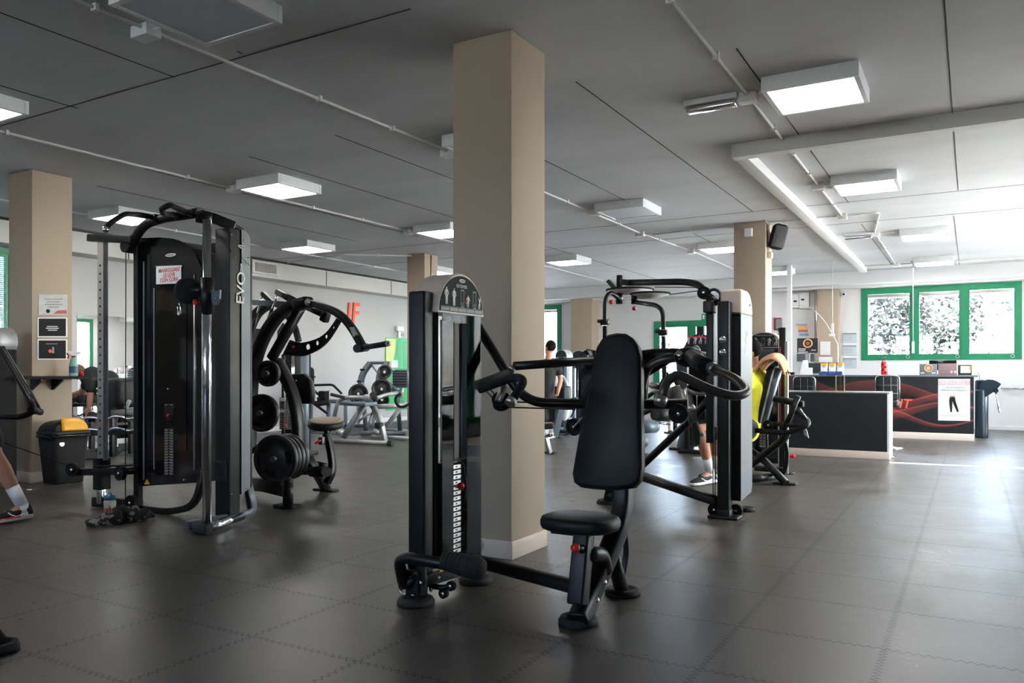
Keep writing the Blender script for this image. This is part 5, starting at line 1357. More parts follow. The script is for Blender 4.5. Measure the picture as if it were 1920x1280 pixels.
# towel
top = ep(1452, 664, 8.3)
b = MB(); rows = []
path = [(1413, 775), (1417, 750), (1424, 720), (1432, 692), (1440, 672), (1452, 663), (1464, 668), (1470, 680), (1475, 694)]
for i, (x, y) in enumerate(smoothline([V((x, y, 0)) for x, y in path], 4)[:]) if False else enumerate([(p.x, p.y) for p in smoothline([V((x, y, 0)) for x, y in path], 4)]):
    row = []
    t = i / 32
    for j in range(15):
        s_ = j / 14 - .5; wob = .018 * math.sin(j * 1.7 + i * .25) + .01 * math.sin(j * 3.1)
        drop = (abs(s_) * 2) ** 2 * .06
        row.append(b.bm.verts.new(P(x, y, Y=8.3) + V((wob - (.075 * min(1, max(0, (.62 - t) * 4)) - .02), -.07 + s_ * (.40 - .06 * t), -drop + .01 * math.sin(j * 2.3)))))
    rows.append(row)
for A_, B_ in zip(rows, rows[1:]):
    for k in range(14): b.bm.faces.new((A_[k], A_[k + 1], B_[k + 1], B_[k])).smooth = True
tw = solo('towel', b, 'towel_peach', 'peach orange towel draped over the backrest beside the person in yellow', 'towel', solid=.016, subd=1)
# person in yellow
e = thing('person', 'seated person in bright yellow t-shirt and black shorts, partly behind the silver sided tower', 'person', (-2.4, 8.2, 0))
J = dict(pelvis=P(1400, 800, d=8.1), chest=P(1412, 728, d=8.1), neck=P(1413, 684, d=8.1), head=P(1409, 660, d=8.1))
sd = V((.1, 1, 0)) * .19
J['shL'] = P(1414, 702, d=8.1) + sd * .9; J['shR'] = P(1414, 702, d=8.1) - sd * .9
J['elL'] = P(1395, 745, d=8.25) + V((0, .05, 0)); J['elR'] = P(1398, 745, d=7.9); J['wrL'] = P(1375, 712, d=8.2) + V((0, .05, 0)); J['wrR'] = P(1372, 712, d=7.85)
J['hpL'] = P(1396, 806, d=8.2) ; J['hpR'] = P(1396, 806, d=7.95)
J['knR'] = P(1313, 806, d=7.75); J['anR'] = P(1332, 886, d=7.85); J['toR'] = P(1303, 900, d=7.72)
J['knL'] = P(1338, 806, d=8.15); J['anL'] = P(1343, 876, d=8.2); J['toL'] = P(1318, 889, d=8.15)
J['anR'].z = .1; J['toR'].z = .035; J['anL'].z = .1; J['toL'].z = .035
human(e, J, 'shirt_yellow', 'shorts_black', 'hair', .4, (-1, -.2, 0), 'shorts_black', short_len=.72)

# ================================================================ F. MACHINE AT THE LEFT EDGE, AND THE LEG OF ITS NEIGHBOUR
Fm = thing('edge_machine', 'black machine with a grey round top cut by the left edge of the picture', 'exercise machine', (-7.9, 3.0, 0))
q = P(4, 922, Z=0)
xe = q.x - .28
finish('tower_body', MB().bar((xe - .1, q.y, 0.02), (xe - .1, q.y, P(5, 632, Y=q.y).z), .28, .12, up=(0, 1, 0), bev=.01), M['black'], Fm)
cc = P(2, 636, Y=q.y + .1); finish('tower_cap', MB().cyl((xe - .12, q.y - .0, cc.z - .02), (xe - .12, q.y + .28, cc.z - .02), .14), M['silver'], Fm)
finish('tower_rear', MB().box(xe - .24, xe, q.y + .06, q.y + .28, .05, cc.z - .04, .01), M['blackmatte'], Fm)
for k, dx in enumerate((0, 5)):
    finish('arm_tube', MB().tube([P(-20, 640, d=6.9), P(2 + dx * .4, 655 - dx, d=6.8), P(58 + dx, 752, d=6.5), P(66 + dx * .6, 770, d=6.5), P(40, 782, d=6.5), P(-30, 780, d=6.6)] if k == 0 else [P(4, 652, d=6.84), P(62, 748, d=6.6), P(70, 765, d=6.6)], .024, .08), M['black'], Fm)
finish('arm_hub', MB().cyl(P(57, 768, d=6.45), P(76, 772, d=6.6), .028), M['black'], Fm); finish('cable', MB().cyl(P(56, 738, d=6.5), P(77, 768, d=6.55), .004), M['blackmatte'], Fm)
finish('base_foot', MB().box(xe - .45, xe + .02, q.y - .1, q.y + .3, 0, .04, .01), M['rubber'], Fm)
c = P(2, 1222, Z=0); b = MB(); 
nf = thing('bench_foot', 'round black rubber machine foot at the lower left edge', 'machine foot', (c.x, c.y, 0)); foot('rubber_foot', (c.x - .02, c.y), .075, nf, .035); finish('leg_tube', MB().tube([(c.x - .02, c.y, .03), (c.x - .35, c.y - .2, .5)], .035, 0), M['black'], nf)
e = thing('person', 'person at the left edge, only one lower leg with white sock and shoe showing', 'person', (-6.6, 3.1, 0))
d0 = 5.9
J = dict(anR=P(43, 945, d=5.9), toR=P(5, 968, d=5.8), knR=P(-12, 850, d=5.85), hpR=P(-55, 742, d=5.9), hpL=P(-80, 742, d=6.05), knL=P(-150, 850, d=6.0), anL=P(-150, 940, d=6.0), toL=P(-185, 955, d=5.95),
         pelvis=P(-68, 735, d=6.0), chest=P(-60, 610, d=6.0), neck=P(-52, 545, d=6.0), head=P(-45, 500, d=6.0), shL=P(-95, 575, d=6.15), shR=P(-35, 575, d=5.85), elR=P(-55, 660, d=5.7), elL=P(-105, 660, d=6.1), wrR=P(-60, 720, d=5.5), wrL=P(-60, 720, d=6.0))
J['anR'].z = .105; J['toR'].z = .04; J['anL'].z = .105; J['toL'].z = .04
human(e, J, 'shirt_black', 'shorts_black', 'hair', .4, (-1, 0, -.1), 'shorts_black', short_len=.8, sole=mat('pale_grey_sole', (.55, .52, .5), .6))
finish('sole_edge', MB().tube([J['toR'] + V((-.09, -.05, -.005)), J['toR'] + V((.02, -.062, -.01)), J['anR'] + V((.06, -.045, -.06))], .006, .03), M['red'], e)

# ================================================================ OTHER PEOPLE
e = thing('person', 'standing person in black t-shirt seen right of the front pillar, turned away', 'person', P(1030, 822, Z=0))
g = P(1028, 820, Z=0); dd = 13.2
def hp(x, y, dz=0): return P(x, y, d=dd + dz)
J = dict(pelvis=hp(1024, 742), chest=hp(1026, 698), neck=hp(1028, 672), head=hp(1031, 652), shL=hp(1008, 683), shR=hp(1046, 683), elL=hp(1004, 712), elR=hp(1051, 712), wrL=hp(1000, 735, -.2), wrR=hp(1046, 735, -.2),
         hpL=hp(1017, 748), hpR=hp(1031, 748), knL=hp(1018, 785, -.1), knR=hp(1033, 785), anL=hp(1018, 815), anR=hp(1034, 815), toL=hp(1010, 820, -.1), toR=hp(1026, 820, -.1))
for k in ('anL', 'anR'): J[k].z = .1
for k in ('toL', 'toR'): J[k].z = .035
human(e, J, 'shirt_black', 'shorts_black', 'hair', .5, (-.9, .3, 0), 'shorts_black', short_len=.95)
e = thing('person', 'bent over person in dark t-shirt reaching down beside the spray bottle shelf', 'person', P(190, 830, Z=0))
def mp(x, y, dz=0): return P(x, y, d=11.0 + dz)
J = dict(pelvis=mp(200, 712), chest=mp(172, 707), neck=mp(158, 702, -.05), head=mp(149, 698, -.08), shL=mp(168, 712, .18), shR=mp(170, 716, -.18), elL=mp(152, 736, .25), elR=mp(169, 745, -.2), wrL=mp(140, 738, .25), wrR=mp(167, 764, -.2),
         hpL=mp(206, 724, .12), hpR=mp(208, 724, -.12), knL=mp(190, 775, .1), knR=mp(206, 775, -.15), anL=mp(182, 812, .15), anR=mp(212, 808, -.15), toL=mp(172, 820, .1), toR=mp(199, 822, -.2))
J['anL'].z = .12; J['toL'].z = .05; J['toR'].z = .05; J['anR'].z = .17
human(e, J, 'shirt_green_black', 'shorts_black', 'hair_brown', .45, (-.8, -.3, -.9), 'white', short_len=.7)
def dumbbell(c, ax, label, r=.05, L=.3):
    ax = V(ax).normalized(); c = V(c); e = thing('dumbbell', label, 'dumbbell', c, 'dumbbells')
    finish('handle', MB().cyl(c - ax * L / 2, c + ax * L / 2, .016), M['chrome'], e)
    for s_ in (1, -1): finish('head', MB().disc(c + ax * s_ * (L / 2 - .04), ax, r, .09, 12, .008), M['rubber'], e)
dumbbell(J['wrR'] + V((0, 0, -.11)), (1, -.3, .1), 'dumbbell in the hand of the bent over person')
dumbbell(P(206, 845, Z=.05), (1, .2, 0), 'dumbbell lying on the dark mat near the steel post')
# ================================================================ BACKGROUND MACHINES, LEFT
def gp(x, y, d): return P(x, y, d=d)
G = thing('silver_press_bench', 'silver A-framed plate press with black handle in the middle distance', 'exercise machine', (-8.4, 9.7, 0))
def gt(name, pts, r, m='silver', rf=.06, root=None, prof=None): return finish(name, MB().tube(pts, r, rf, prof=prof, up=(0, 1, 0)), M[m], root or G)
ga, gb = P(627, 826, Z=.04), P(733, 831, Z=.04)
gt('base_rail', [ga, gb], .035); finish('rail_cap', MB().cyl(gb + (ga - gb).normalized() * .05, gb - (ga - gb).normalized() * .03, .04), M['rubber'], G)
gt('front_leg', [gp(642, 820, 12.6), gp(690, 749, 12.6)], 0, prof=(.085, .085))
gt('rear_leg', [gp(690, 749, 12.6), gp(711, 778, 12.4), gp(722, 828, 12.2)], 0, prof=(.07, .08))
gt('bent_arm', [gp(626, 784, 12.8), gp(634, 752, 12.8), gp(648, 745, 12.7), gp(700, 745, 12.6)], .032)
gt('handle', [gp(620, 739, 12.6), gp(646, 745, 12.6)], .026, 'rubber')
gt('upper_arm', [gp(700, 750, 12.6), gp(718, 741, 12.7), gp(746, 736, 12.8)], .03)
gt('strut', [gp(689, 802, 12.4), gp(698, 774, 12.5), gp(706, 758, 12.6)], .02)
gt('strut', [gp(700, 768, 12.5), gp(708, 792, 12.5), gp(714, 812, 12.3)], .022)
finish('hub', MB().ball(gp(690, 746, 12.55), .09, (1.3, .6, .7)), M['silver'], G); finish('hub', MB().cyl(gp(699, 740, 12.4), gp(703, 748, 12.6), .05), M['rubber'], G)
finish('adjust_block', MB().obox(gp(711, 797, 12.3), (.12, .1, .09), None, .02), M['rubber'], G)
finish('foot_roller', MB().cyl(gp(632, 806, 12.5), gp(643, 812, 12.5), .06), M['silver'], G); finish('foot_roller', MB().cyl(gp(700, 806, 12.3), gp(712, 812, 12.3), .05), M['silver'], G)
gt('second_rail', [P(697, 818, Z=.04), P(770, 822, Z=.04)], .032); gt('second_rail', [P(724, 805, Z=.04), P(775, 808, Z=.04)], .03)
gt('oblique_tube', [gp(724, 800, 12.9), gp(748, 768, 13), gp(760, 752, 13)], .04); gt('side_tube', [gp(706, 762, 12.6), gp(765, 760, 12.8)], .04)
gt('lower_arc', [gp(672, 790, 12.9), gp(690, 776, 12.9), gp(712, 772, 12.9)], .02)
finish('seat_pad', MB().box(gp(678, 760, 12.4).x - .2, gp(678, 760, 12.4).x + .2, gp(678, 760, 12.4).y - .15, gp(678, 760, 12.4).y + .15, gp(678, 757, 12.4).z - .03, gp(678, 757, 12.4).z + .03, .02), M['bluegrey'], G)
loop = [gp(752, 738, 12), gp(743, 742, 12), (gp(741, 752, 12)), gp(747, 762, 12), gp(756, 763, 12), gp(768, 757, 12)]
gt('loop_handle', loop, .022, 'blackmatte', .05); 
ol = rrect(gp(754, 709, 12.7), (1, 0, 0), (0, 0, 1), .32, .3, .09); finish('ribbed_back_pad', rpad(MB(), ol, (0, -1, 0), .12, .03), M['bluegrey'], G)
b = MB()
for k in range(6): b.box(gp(754, 709, 12.7).x - .14, gp(754, 709, 12.7).x + .14, gp(754, 709, 12.7).y - .07, gp(754, 709, 12.7).y - .06, gp(754, 696 + k * 5, 12.7).z, gp(754, 696 + k * 5, 12.7).z + .012)
finish('pad_rib', b, M['blackmatte'], G); gt('back_support', [gp(754, 724, 12.8), gp(752, 745, 12.8)], .035)

Hm = thing('arc_press_machine', 'blue-grey arc framed press machine with storage horns, at the white left wall', 'exercise machine', (-9.6, 11.2, 0))
def ht(name, pts, r, m='bluegrey', rf=.05, prof=None, sm=True): return finish(name, MB().tube(smoothline([V(p) for p in pts]) if sm else pts, r, 0 if sm else rf, prof=prof, up=(0, 1, 0)), M[m], Hm)
ht('frame_arc', [gp(682, 745, 14), gp(677, 718, 14), gp(682, 698, 14), gp(695, 680, 14)], 0, prof=(.09, .1))
ht('frame_arc', [gp(709, 730, 13.8), gp(710, 706, 13.8), gp(717, 690, 13.8), gp(728, 681, 13.8)], 0, prof=(.07, .08))
ht('top_tube', [gp(694, 680, 14), gp(730, 680, 13.8)], .025, sm=False); ht('cross_strut', [gp(695, 682, 14), gp(716, 708, 13.9)], .02, 'silver', sm=False)
ht('cross_strut', [gp(727, 683, 13.8), gp(745, 705, 13.8)], .018, 'silver', sm=False); ht('oblique_beam', [gp(716, 706, 13.9), gp(745, 735, 13.8)], 0, prof=(.1, .1), sm=False)
ht('lower_leg', [gp(682, 740, 14), gp(686, 810, 14)], .04, sm=False); ht('lower_leg', [gp(745, 735, 13.8), gp(750, 810, 13.9)], .04, sm=False); ht('base_bar', [P(676, 812, Z=.05), P(760, 812, Z=.05)], .04, sm=False)
for (x, y) in ((680, 693), (674, 714.7)): ht('storage_horn', [gp(x - 4, y, 13.9), gp(x + 8, y, 14)], .018, 'rubber', sm=False)
ht('storage_horn', [gp(697, 728, 13.6), gp(712, 729, 13.7)], .018, 'rubber', sm=False)
for (x, y, r_, dd, lab) in ((715.5, 729, .17, 13.5, 'black weight plate on the blue-grey machine, right of its horn'), (672, 738, .17, 13.6, 'black weight plate low on the left of the blue-grey machine'), (716, 749, .13, 13.85, 'black weight plate lowest on the blue-grey machine'), (721, 697, .12, 13.75, 'black weight plate at the top right of the blue-grey machine')):
    wplate(gp(x, y, dd), (.6, -1, 0), r_, .05, lab, 'weight plates on the machine by the left wall')
Bk = thing('leg_machine', 'black leg machine with roller pads against the white wall, beyond the seat', 'exercise machine', (-10.5, 11.0, 0))
def bt(name, pts, r, m='black', rf=.05): return finish(name, MB().tube(pts, r, rf), M[m], Bk)
bt('top_tube', [gp(583, 722, 14.8), gp(624, 721, 14.8), gp(641, 738, 14.8)], .022); bt('backrest_post', [gp(580, 760, 14.9), gp(577, 700, 14.9)], .03)
ol = rrect(gp(579, 706, 14.9), (1, .8, 0), (0, 0, 1), .2, .36, .07); finish('backrest', rpad(MB(), ol, (.8, -1, 0), .07, .02), M['vinyl'], Bk)
bt('horn', [gp(583, 707, 14.8), gp(590, 706.5, 14.7)], .02)
for (x0_, y0_, x1_, y1_) in ((592, 757, 616, 753), (596, 750, 612, 745)): finish('roller_pad', MB().cyl(gp(x0_, y0_, 14.7), gp(x1_, y1_, 14.7), .055), M['rubber'], Bk)
finish('gear_housing', MB().obox(gp(607, 741, 14.7), (.16, .14, .16), None, .02), M['blackmatte'], Bk); bt('red_pin', [gp(606, 735, 14.7), gp(619, 732, 14.7)], .008, 'red'); bt('lever', [gp(587, 730, 14.7), gp(600, 742, 14.7), gp(604, 733, 14.7)], .022)
bt('diagonal', [gp(588, 756, 14.7), gp(614, 775, 14.7)], .025); bt('base_beam', [gp(572, 800, 14.8), gp(628, 798, 15.2)], .05)
for x_, y_ in ((583, 809), (616, 807)):
    bt('post', [gp(x_, y_ - 50, 14.8), P(x_, y_, Z=.02)], .04, 'bluegrey'); c = P(x_, y_, Z=0); finish('foot_plate', MB().box(c.x - .12, c.x + .12, c.y - .06, c.y + .06, 0, .025, .006), M['rubber'], Bk)
finish('seat_pad', MB().obox(gp(632, 752, 14.8), (.45, .3, .07), None, .02), M['bluegrey'], Bk)
Bm = thing('low_cable_bench', 'low dark bench with blue-grey pads between the leg machine and the silver press', 'bench', (-10.4, 12.4, 0))
for (x_, y_) in ((648, 802), (672, 800), (700, 798)): finish('leg', MB().bar(P(x_, y_, Z=.02), gp(x_, 757, P(x_, y_, Z=0).length), .07, .07), M['bluegrey'], Bm); c = P(x_, y_, Z=0); finish('foot_plate', MB().box(c.x - .14, c.x + .14, c.y - .05, c.y + .05, 0, .02, .005), M['rubber'], Bm)
finish('bench_pad', MB().bar(gp(640, 756, 15.4), gp(676, 754, 15.7), .3, .08, bev=.03), M['bluegrey'], Bm); finish('base_rail', MB().bar(P(646, 799, Z=.06), P(704, 797, Z=.06), .06, .06), M['black'], Bm)
# tower behind the plate loaded press
T1 = thing('weight_stack_tower', 'dark cable tower with visible weight stack right behind the plate loaded press', 'exercise machine', (-7.8, 7.7, 0))
finish('tower_body', MB().box(-8.0, -7.74, 7.66, 7.95, .06, P(550, 664, Y=7.7).z, .01), M['blackmatte'], T1)
finish('rounded_column', MB().cyl((P(565, 700, Y=7.6).x, 7.66, .02), (P(565, 700, Y=7.6).x, 7.66, P(565, 664, Y=7.6).z), .055), M['bluegrey'], T1)
for x_ in (534, 548, 551): finish('guide_rod', MB().cyl((P(x_, 700, Y=7.5).x, 7.5, .3), (P(x_, 700, Y=7.5).x, 7.5, P(x_, 667, Y=7.5).z), .01), M['chrome'], T1)
stack(T1, P(526, 800, Y=7.56).x, P(543, 800, Y=7.56).x, 7.54, 7.64, .35, 15, .028, ('y', 7.54, -1, P(537, 800, Y=7.54).x), '', w=.07); knob(P(535, 797, Y=7.48), .02, T1, 'selector_knob')
finish('base', MB().box(-8.05, -7.6, 7.45, 7.95, 0, .06, .01), M['black'], T1)
for y_ in (749, 771): finish('carriage_plate', MB().obox(P(531, y_, Y=7.52), (.08, .04, .04), None, .006), M['steel'], T1)
# handle loop at right edge of the gap (treadmill-like console post beside the tower)
# ================================================================ free weights by the mirror
W = thing('weight_bench', 'black padded bench in front of the wall mirror, behind the steel post', 'bench', (-10.2, 6.9, 0))
c = P(229, 736, d=10.3); finish('bench_pad', MB().bar(P(205, 737, d=10.2), P(262, 735, d=10.5), .4, .38, bev=.06), M['vinyl'], W)
finish('bench_frame', MB().bar(P(205, 775, d=10.2), P(262, 772, d=10.5), .08, .1), M['black'], W); finish('silver_strut', MB().bar(P(236, 765, d=10.1), P(243, 750, d=10.1), .04, .04), M['silver'], W)
for x_ in (212, 258): finish('leg', MB().bar(P(x_, 775, d=10.3), V((P(x_, 775, d=10.3).x, P(x_, 775, d=10.3).y, .012)), .07, .07), M['black'], W)
Rk = thing('dumbbell_rack', 'low black dumbbell rack in front of the mirror', 'rack', (-10.95, 7.3, 0))
def rk(x, y, X): return P(x, y, X=X)
for z_ in (.32, .62): finish('shelf', MB().box(-11.2, -10.85, 6.5, 9.0, z_, z_ + .04, .005), M['black'], Rk)
for y_ in (6.5, 7.7, 8.94): finish('post', MB().box(-11.15, -10.9, y_, y_ + .06, .012, .66, .005), M['black'], Rk)
for i in range(11):
    dumbbell((-11.03, 6.68 + i * .22, .72 if True else 0), (1, 0, 0), '%s small dumbbell from the left on the upper rack shelf' % ('first second third fourth fifth sixth seventh eighth ninth tenth eleventh'.split()[i]), .055, .28)
    if i < 10: dumbbell((-11.03, 6.72 + i * .23, .42), (1, 0, 0), '%s small dumbbell from the left on the lower rack shelf' % ('first second third fourth fifth sixth seventh eighth ninth tenth'.split()[i]), .06, .28)
Br = thing('barbell_stand', 'black barbell stand with curved bars in front of the bench', 'rack', (-9.9, 6.6, 0))
for (x_) in (172, 246): c = P(x_, 850, Z=.012); finish('post', MB().bar((c.x, c.y, .012), (c.x, c.y, P(x_, 780, d=(c - V((0, 0, 1.1))).length).z), .06, .06), M['black'], Br)
finish('cross_beam', MB().bar(P(160, 812, d=10.0), P(256, 808, d=10.2), .05, .07), M['black'], Br); finish('base', MB().bar(P(158, 846, Z=.05), P(262, 838, Z=.05), .06, .06), M['black'], Br)
for k, (y_, lab) in enumerate(((782, 'silver curved barbell on the upper hooks of the stand'), (804, 'silver curved barbell on the lower hooks of the stand'))):
    pts = [P(x, y_ + dy, d=9.9) for x, dy in ((138, 1), (158, 1), (170, 0), (200, 4), (215, -3), (228, -1), (238, 3), (262, 1))]
    b = MB().tube(pts, .014, .05); b.cyl(pts[0], pts[1], .024); b.cyl(P(155, y_ + 1, d=9.9), P(157, y_ + 1, d=9.9), .04)
    solo('curved_barbell', b, 'chrome', lab, 'barbell', 'barbells on the stand')
solo('rubber_block', MB().box(-9.9, -9.6, 5.75, 6.15, .012, .09, .02), 'rubber', 'low black rubber block on the mat left of the steel post', 'block')

# ================================================================ BACKGROUND MACHINES BETWEEN THE FRONT PILLAR AND THE BACKREST
def tower(name, label, px, ytop, Y, wpx, capm='silver', bodym='bluegrey', platef=True):
    x0, x1 = P(px - wpx / 2, 700, Y=Y).x, P(px + wpx / 2, 700, Y=Y).x; zt = P(px, ytop, Y=Y).z; w_ = x1 - x0
    e = thing(name, label, 'exercise machine', ((x0 + x1) / 2, Y, 0))
    ol = [(x0, zt - w_ * .6), (x1, zt - w_ * .6)] + [((x0 + x1) / 2 + w_ / 2 * math.cos(PI * k / 14), zt - w_ * .5 + w_ * .5 * math.sin(PI * k / 14)) for k in range(15)]
    finish('tower_cap', MB().poly([V((x, Y, z)) for x, z in ol], (0, .25, 0)), M[capm], e)
    finish('instruction_plate', MB().poly([V(((x0 + x1) / 2 + (x - (x0 + x1) / 2) * .88, Y - .004, zt - w_ * .35 + (z - zt + w_ * .35) * .88)) for x, z in ol], (0, .004, 0)), MATS['plate_print_grey'], e)
    finish('left_upright', MB().box(x0, x0 + .07, Y, Y + .22, .02, zt - w_ * .6, .008), M[bodym], e); finish('right_upright', MB().box(x1 - .07, x1, Y, Y + .22, .02, zt - w_ * .6, .008), M[bodym], e)
    finish('back_panel', MB().box(x0 + .07, x1 - .07, Y + .16, Y + .18, .1, zt - w_ * .6), M['blackgloss'], e)
    finish('base', MB().box(x0 - .05, x1 + .05, Y - .1, Y + .3, 0, .05, .01), M['black'], e)
    for sx in (-.06, .06): finish('guide_rod', MB().cyl(((x0 + x1) / 2 + sx, Y + .1, .1), ((x0 + x1) / 2 + sx, Y + .1, zt - w_ * .6), .01), M['chrome'], e)
    for i in range(9): finish('weight_plate', MB().box(x0 + .08, x1 - .08, Y + .04, Y + .15, .1 + i * .04, .135 + i * .04), M['iron'], e)
    return e
t = tower('weight_tower_machine', 'far grey weight tower with rounded top right of the standing person in black', 1085, 656, 15.6, 34)
finish('side_bar', MB().bar(P(1074, 820 - 20, Y=15.2), P(1074, 690, Y=15.2), .12, .08), M['bluegrey'], t)
t = tower('weight_tower_machine', 'far grey weight tower directly behind the standing person in black', 1052, 655, 13.0, 22)
arm = MB().tube(smoothline([P(1044, 700, Y=12.6), P(1058, 710, Y=12.5), P(1066, 735, Y=12.5), P(1068, 768, Y=12.5)]), .03, 0); finish('curved_arm', arm, M['silver'], t)
ol = rrect(P(1034, 735, Y=12.3), (1, .3, 0), (0, 0, 1), .22, .7, .1); finish('pale_backrest', rpad(MB(), ol, (.3, -1, 0), .07, .02), M['silver'], t)
finish('seat_block', MB().obox(P(1052, 745, Y=12.4), (.3, .3, .4), None, .05), M['vinyl'], t)
finish('slanted_post', MB().bar(P(1052, 760, Y=11.7), P(1038, 818, Z=.03), .12, .1), M['bluegrey'], t); c = P(1038, 820, Z=0); finish('foot_plate', MB().box(c.x - .15, c.x + .15, c.y - .07, c.y + .07, 0, .03, .006), M['rubber'], t)
e = thing('low_bench', 'low silver bench legs at the right edge of the front pillar base', 'bench', P(1018, 848, Z=0))
finish('leg', MB().bar(P(1024, 820, d=10.6), P(1031, 849, Z=.02), .05, .06), M['silver'], e); c = P(1031, 850, Z=0); finish('foot_cap', MB().box(c.x - .08, c.x + .08, c.y - .05, c.y + .05, 0, .025, .005), M['rubber'], e)
finish('seat_pad', MB().bar(P(1000, 800, d=10.8), P(1038, 797, d=10.8), .3, .08, bev=.03), M['vinyl'], e); finish('leg', MB().bar(P(1002, 805, d=10.7), P(998, 850, Z=.02), .05, .06), M['silver'], e)
e = thing('exercise_bike', 'black low exercise machine with round wheel far behind the pulley of the nearest machine', 'exercise machine', P(1050, 812, Z=0))
c = P(1053, 800, d=14); finish('wheel', MB().ring(c, (.4, -1, 0), .16, .03, 28, 8), M['rubber'], e); finish('frame', MB().tube([c, c + V((0, 0, .45)), c + V((.3, 0, .5))], .03, .05), M['black'], e); finish('fairing', MB().ball(c + V((.05, 0, .3)), .13, (.8, .6, 1.5)), M['white'], e)
# machines behind the pec fly machine, in front of the entrance door
t = tower('weight_tower_machine', 'black weight tower with white printed figures before the green entrance door', 1311, 626, 10.6, 56, 'blackmatte', 'black')
b = MB()
for k, px in enumerate((1291, 1304, 1314, 1325)): figure_icon(b, P(px, 645, Y=10.59), RX, UZ, NY, .11, (0, 2, 3, 2)[k])
finish('printed_figure', b, M['text'], t); finish('title_strip', MB().poly([P(x, y, Y=10.59) for x, y in ((1290, 630), (1333, 630), (1333, 633), (1290, 633))], (0, -.002, 0)), M['textred'], t)
finish('tall_post', MB().bar(P(1314, 700, Y=10.8), P(1314, 612, Y=10.8), .1, .08), M['black'], t)
for (px, py, dx) in ((1275, 843, .3), (1291, 835, .1)):
    c = P(px, py, Z=0); finish('foot_plate', MB().box(c.x - .14, c.x + .14, c.y - .07, c.y + .07, 0, .03, .006), M['rubber'], t); finish('leg', MB().bar((c.x, c.y, .03), (c.x + dx * .6, c.y + .05, .7), .11, .11, bev=.02), M['bluegrey'], t)
e = thing('roller_bench', 'black bench with fat blue-grey roller pads seen between the two front machines', 'exercise machine', P(1225, 850, Z=0))
finish('roller_pad', MB().cyl(P(1203, 801, d=9.0), P(1226, 800, d=9.1), .07).ball(P(1226, 800, d=9.1), .07), M['bluegrey'], e); finish('roller_pad', MB().cyl(P(1228, 775, d=9.1), P(1252, 778, d=9.2), .08), M['vinyl'], e)
finish('silver_bar', MB().cyl(P(1226, 791, d=9.1), P(1256, 795, d=9.2), .016), M['chrome'], e); finish('frame', MB().tube([P(1205, 775, d=9.2), P(1226, 765, d=9.2), P(1250, 772, d=9.2)], .03, .03), M['black'], e)
finish('ball_end', MB().ball(P(1205, 828, d=9.0), .07), M['bluegrey'], e); finish('post', MB().bar(P(1200, 790, d=9.2), P(1195, 852, Z=.03), .08, .08), M['black'], e)
c = P(1195, 853, Z=0); finish('foot_plate', MB().box(c.x - .14, c.x + .14, c.y - .06, c.y + .06, 0, .03, .006), M['rubber'], e)
e = thing('person', 'dark haired person sitting far off in front of the glass entrance door', 'person', P(1272, 812, Z=0))
def fp(x, y, dz=0): return P(x, y, d=14.4 + dz)
J = dict(pelvis=fp(1266, 760), chest=fp(1270, 738), neck=fp(1272, 727), head=fp(1273, 717), shL=fp(1256, 733), shR=fp(1284, 733), elL=fp(1252, 752), elR=fp(1288, 752), wrL=fp(1258, 768, -.2), wrR=fp(1284, 768, -.2),
         hpL=fp(1262, 764), hpR=fp(1274, 764), knL=fp(1256, 768, -.4), knR=fp(1280, 768, -.4), anL=fp(1257, 805, -.4), anR=fp(1279, 805, -.4), toL=fp(1256, 810, -.55), toR=fp(1279, 810, -.55))
for k in ('anL', 'anR'): J[k].z = .1
for k in ('toL', 'toR'): J[k].z = .035
human(e, J, 'shirt_black', 'shorts_black', 'hair', .5, (.3, 1, 0), 'shorts_black')
e = thing('stool', 'small black stool under the far person by the entrance door', 'stool', P(1268, 812, Z=0)); q = fp(1266, 772); finish('seat', MB().box(q.x - .2, q.x + .2, q.y - .18, q.y + .18, q.z - .05, q.z, .02), M['vinyl'], e); finish('leg', MB().cyl((q.x, q.y, 0), (q.x, q.y, q.z - .04), .04), M['black'], e); finish('base', MB().disc((q.x, q.y, .015), (0, 0, 1), .2, .03), M['black'], e)
# ================================================================ RECEPTION
def rp(x, y, Y): return P(x, y, Y=Y)
# front low counter
LC = thing('low_counter', 'low black-fronted counter with white plinth, nearest part of the reception', 'counter', (-1.9, 11.3, 0))
zt = rp(1668, 735, 11.05).z; xr = rp(1668, 800, 11.05).x; xl = -2.33
finish('front_panel', MB().box(xl, xr - .03, 11.05, 11.07, .1, zt - .02), mat('black_laminate', (.006, .009, .011), .45), LC)
finish('plinth', MB().box(xl, xr, 11.045, 11.5, 0, .095, .003), M['board'], LC, label='pale plinth')
finish('side_panel', MB().box(xr - .03, xr, 11.05, 11.5, .09, zt - .02, .003), M['white'], LC)
finish('worktop', MB().box(xl, xr, 11.045, 11.5, zt - .02, zt, .004), M['steel'], LC, label='thin steel edged top')
finish('back_panel', MB().box(xl, xr - .03, 11.48, 11.5, .1, zt - .02), MATS['black_laminate'], LC)
# clear screens on the counter
for i, (xa, xb, lab) in enumerate(((1482, 1568, 'clear acrylic screen standing on the left end of the low counter'), (1571, 1584, 'narrow clear acrylic screen on the low counter beside the larger one'))):
    a, c = rp(xa, 735, 11.3), rp(xb, 735, 11.3); z1 = rp(xa, 703, 11.3).z
    e = thing('acrylic_screen', lab, 'screen', ((a.x + c.x) / 2, 11.3, zt)); finish('sheet', MB().box(a.x, c.x, 11.297, 11.303, zt, z1), M['acrylic'], e)
    finish('edge_rail', MB().box(c.x - .012, c.x, 11.29, 11.31, zt, z1), M['steel'], e)
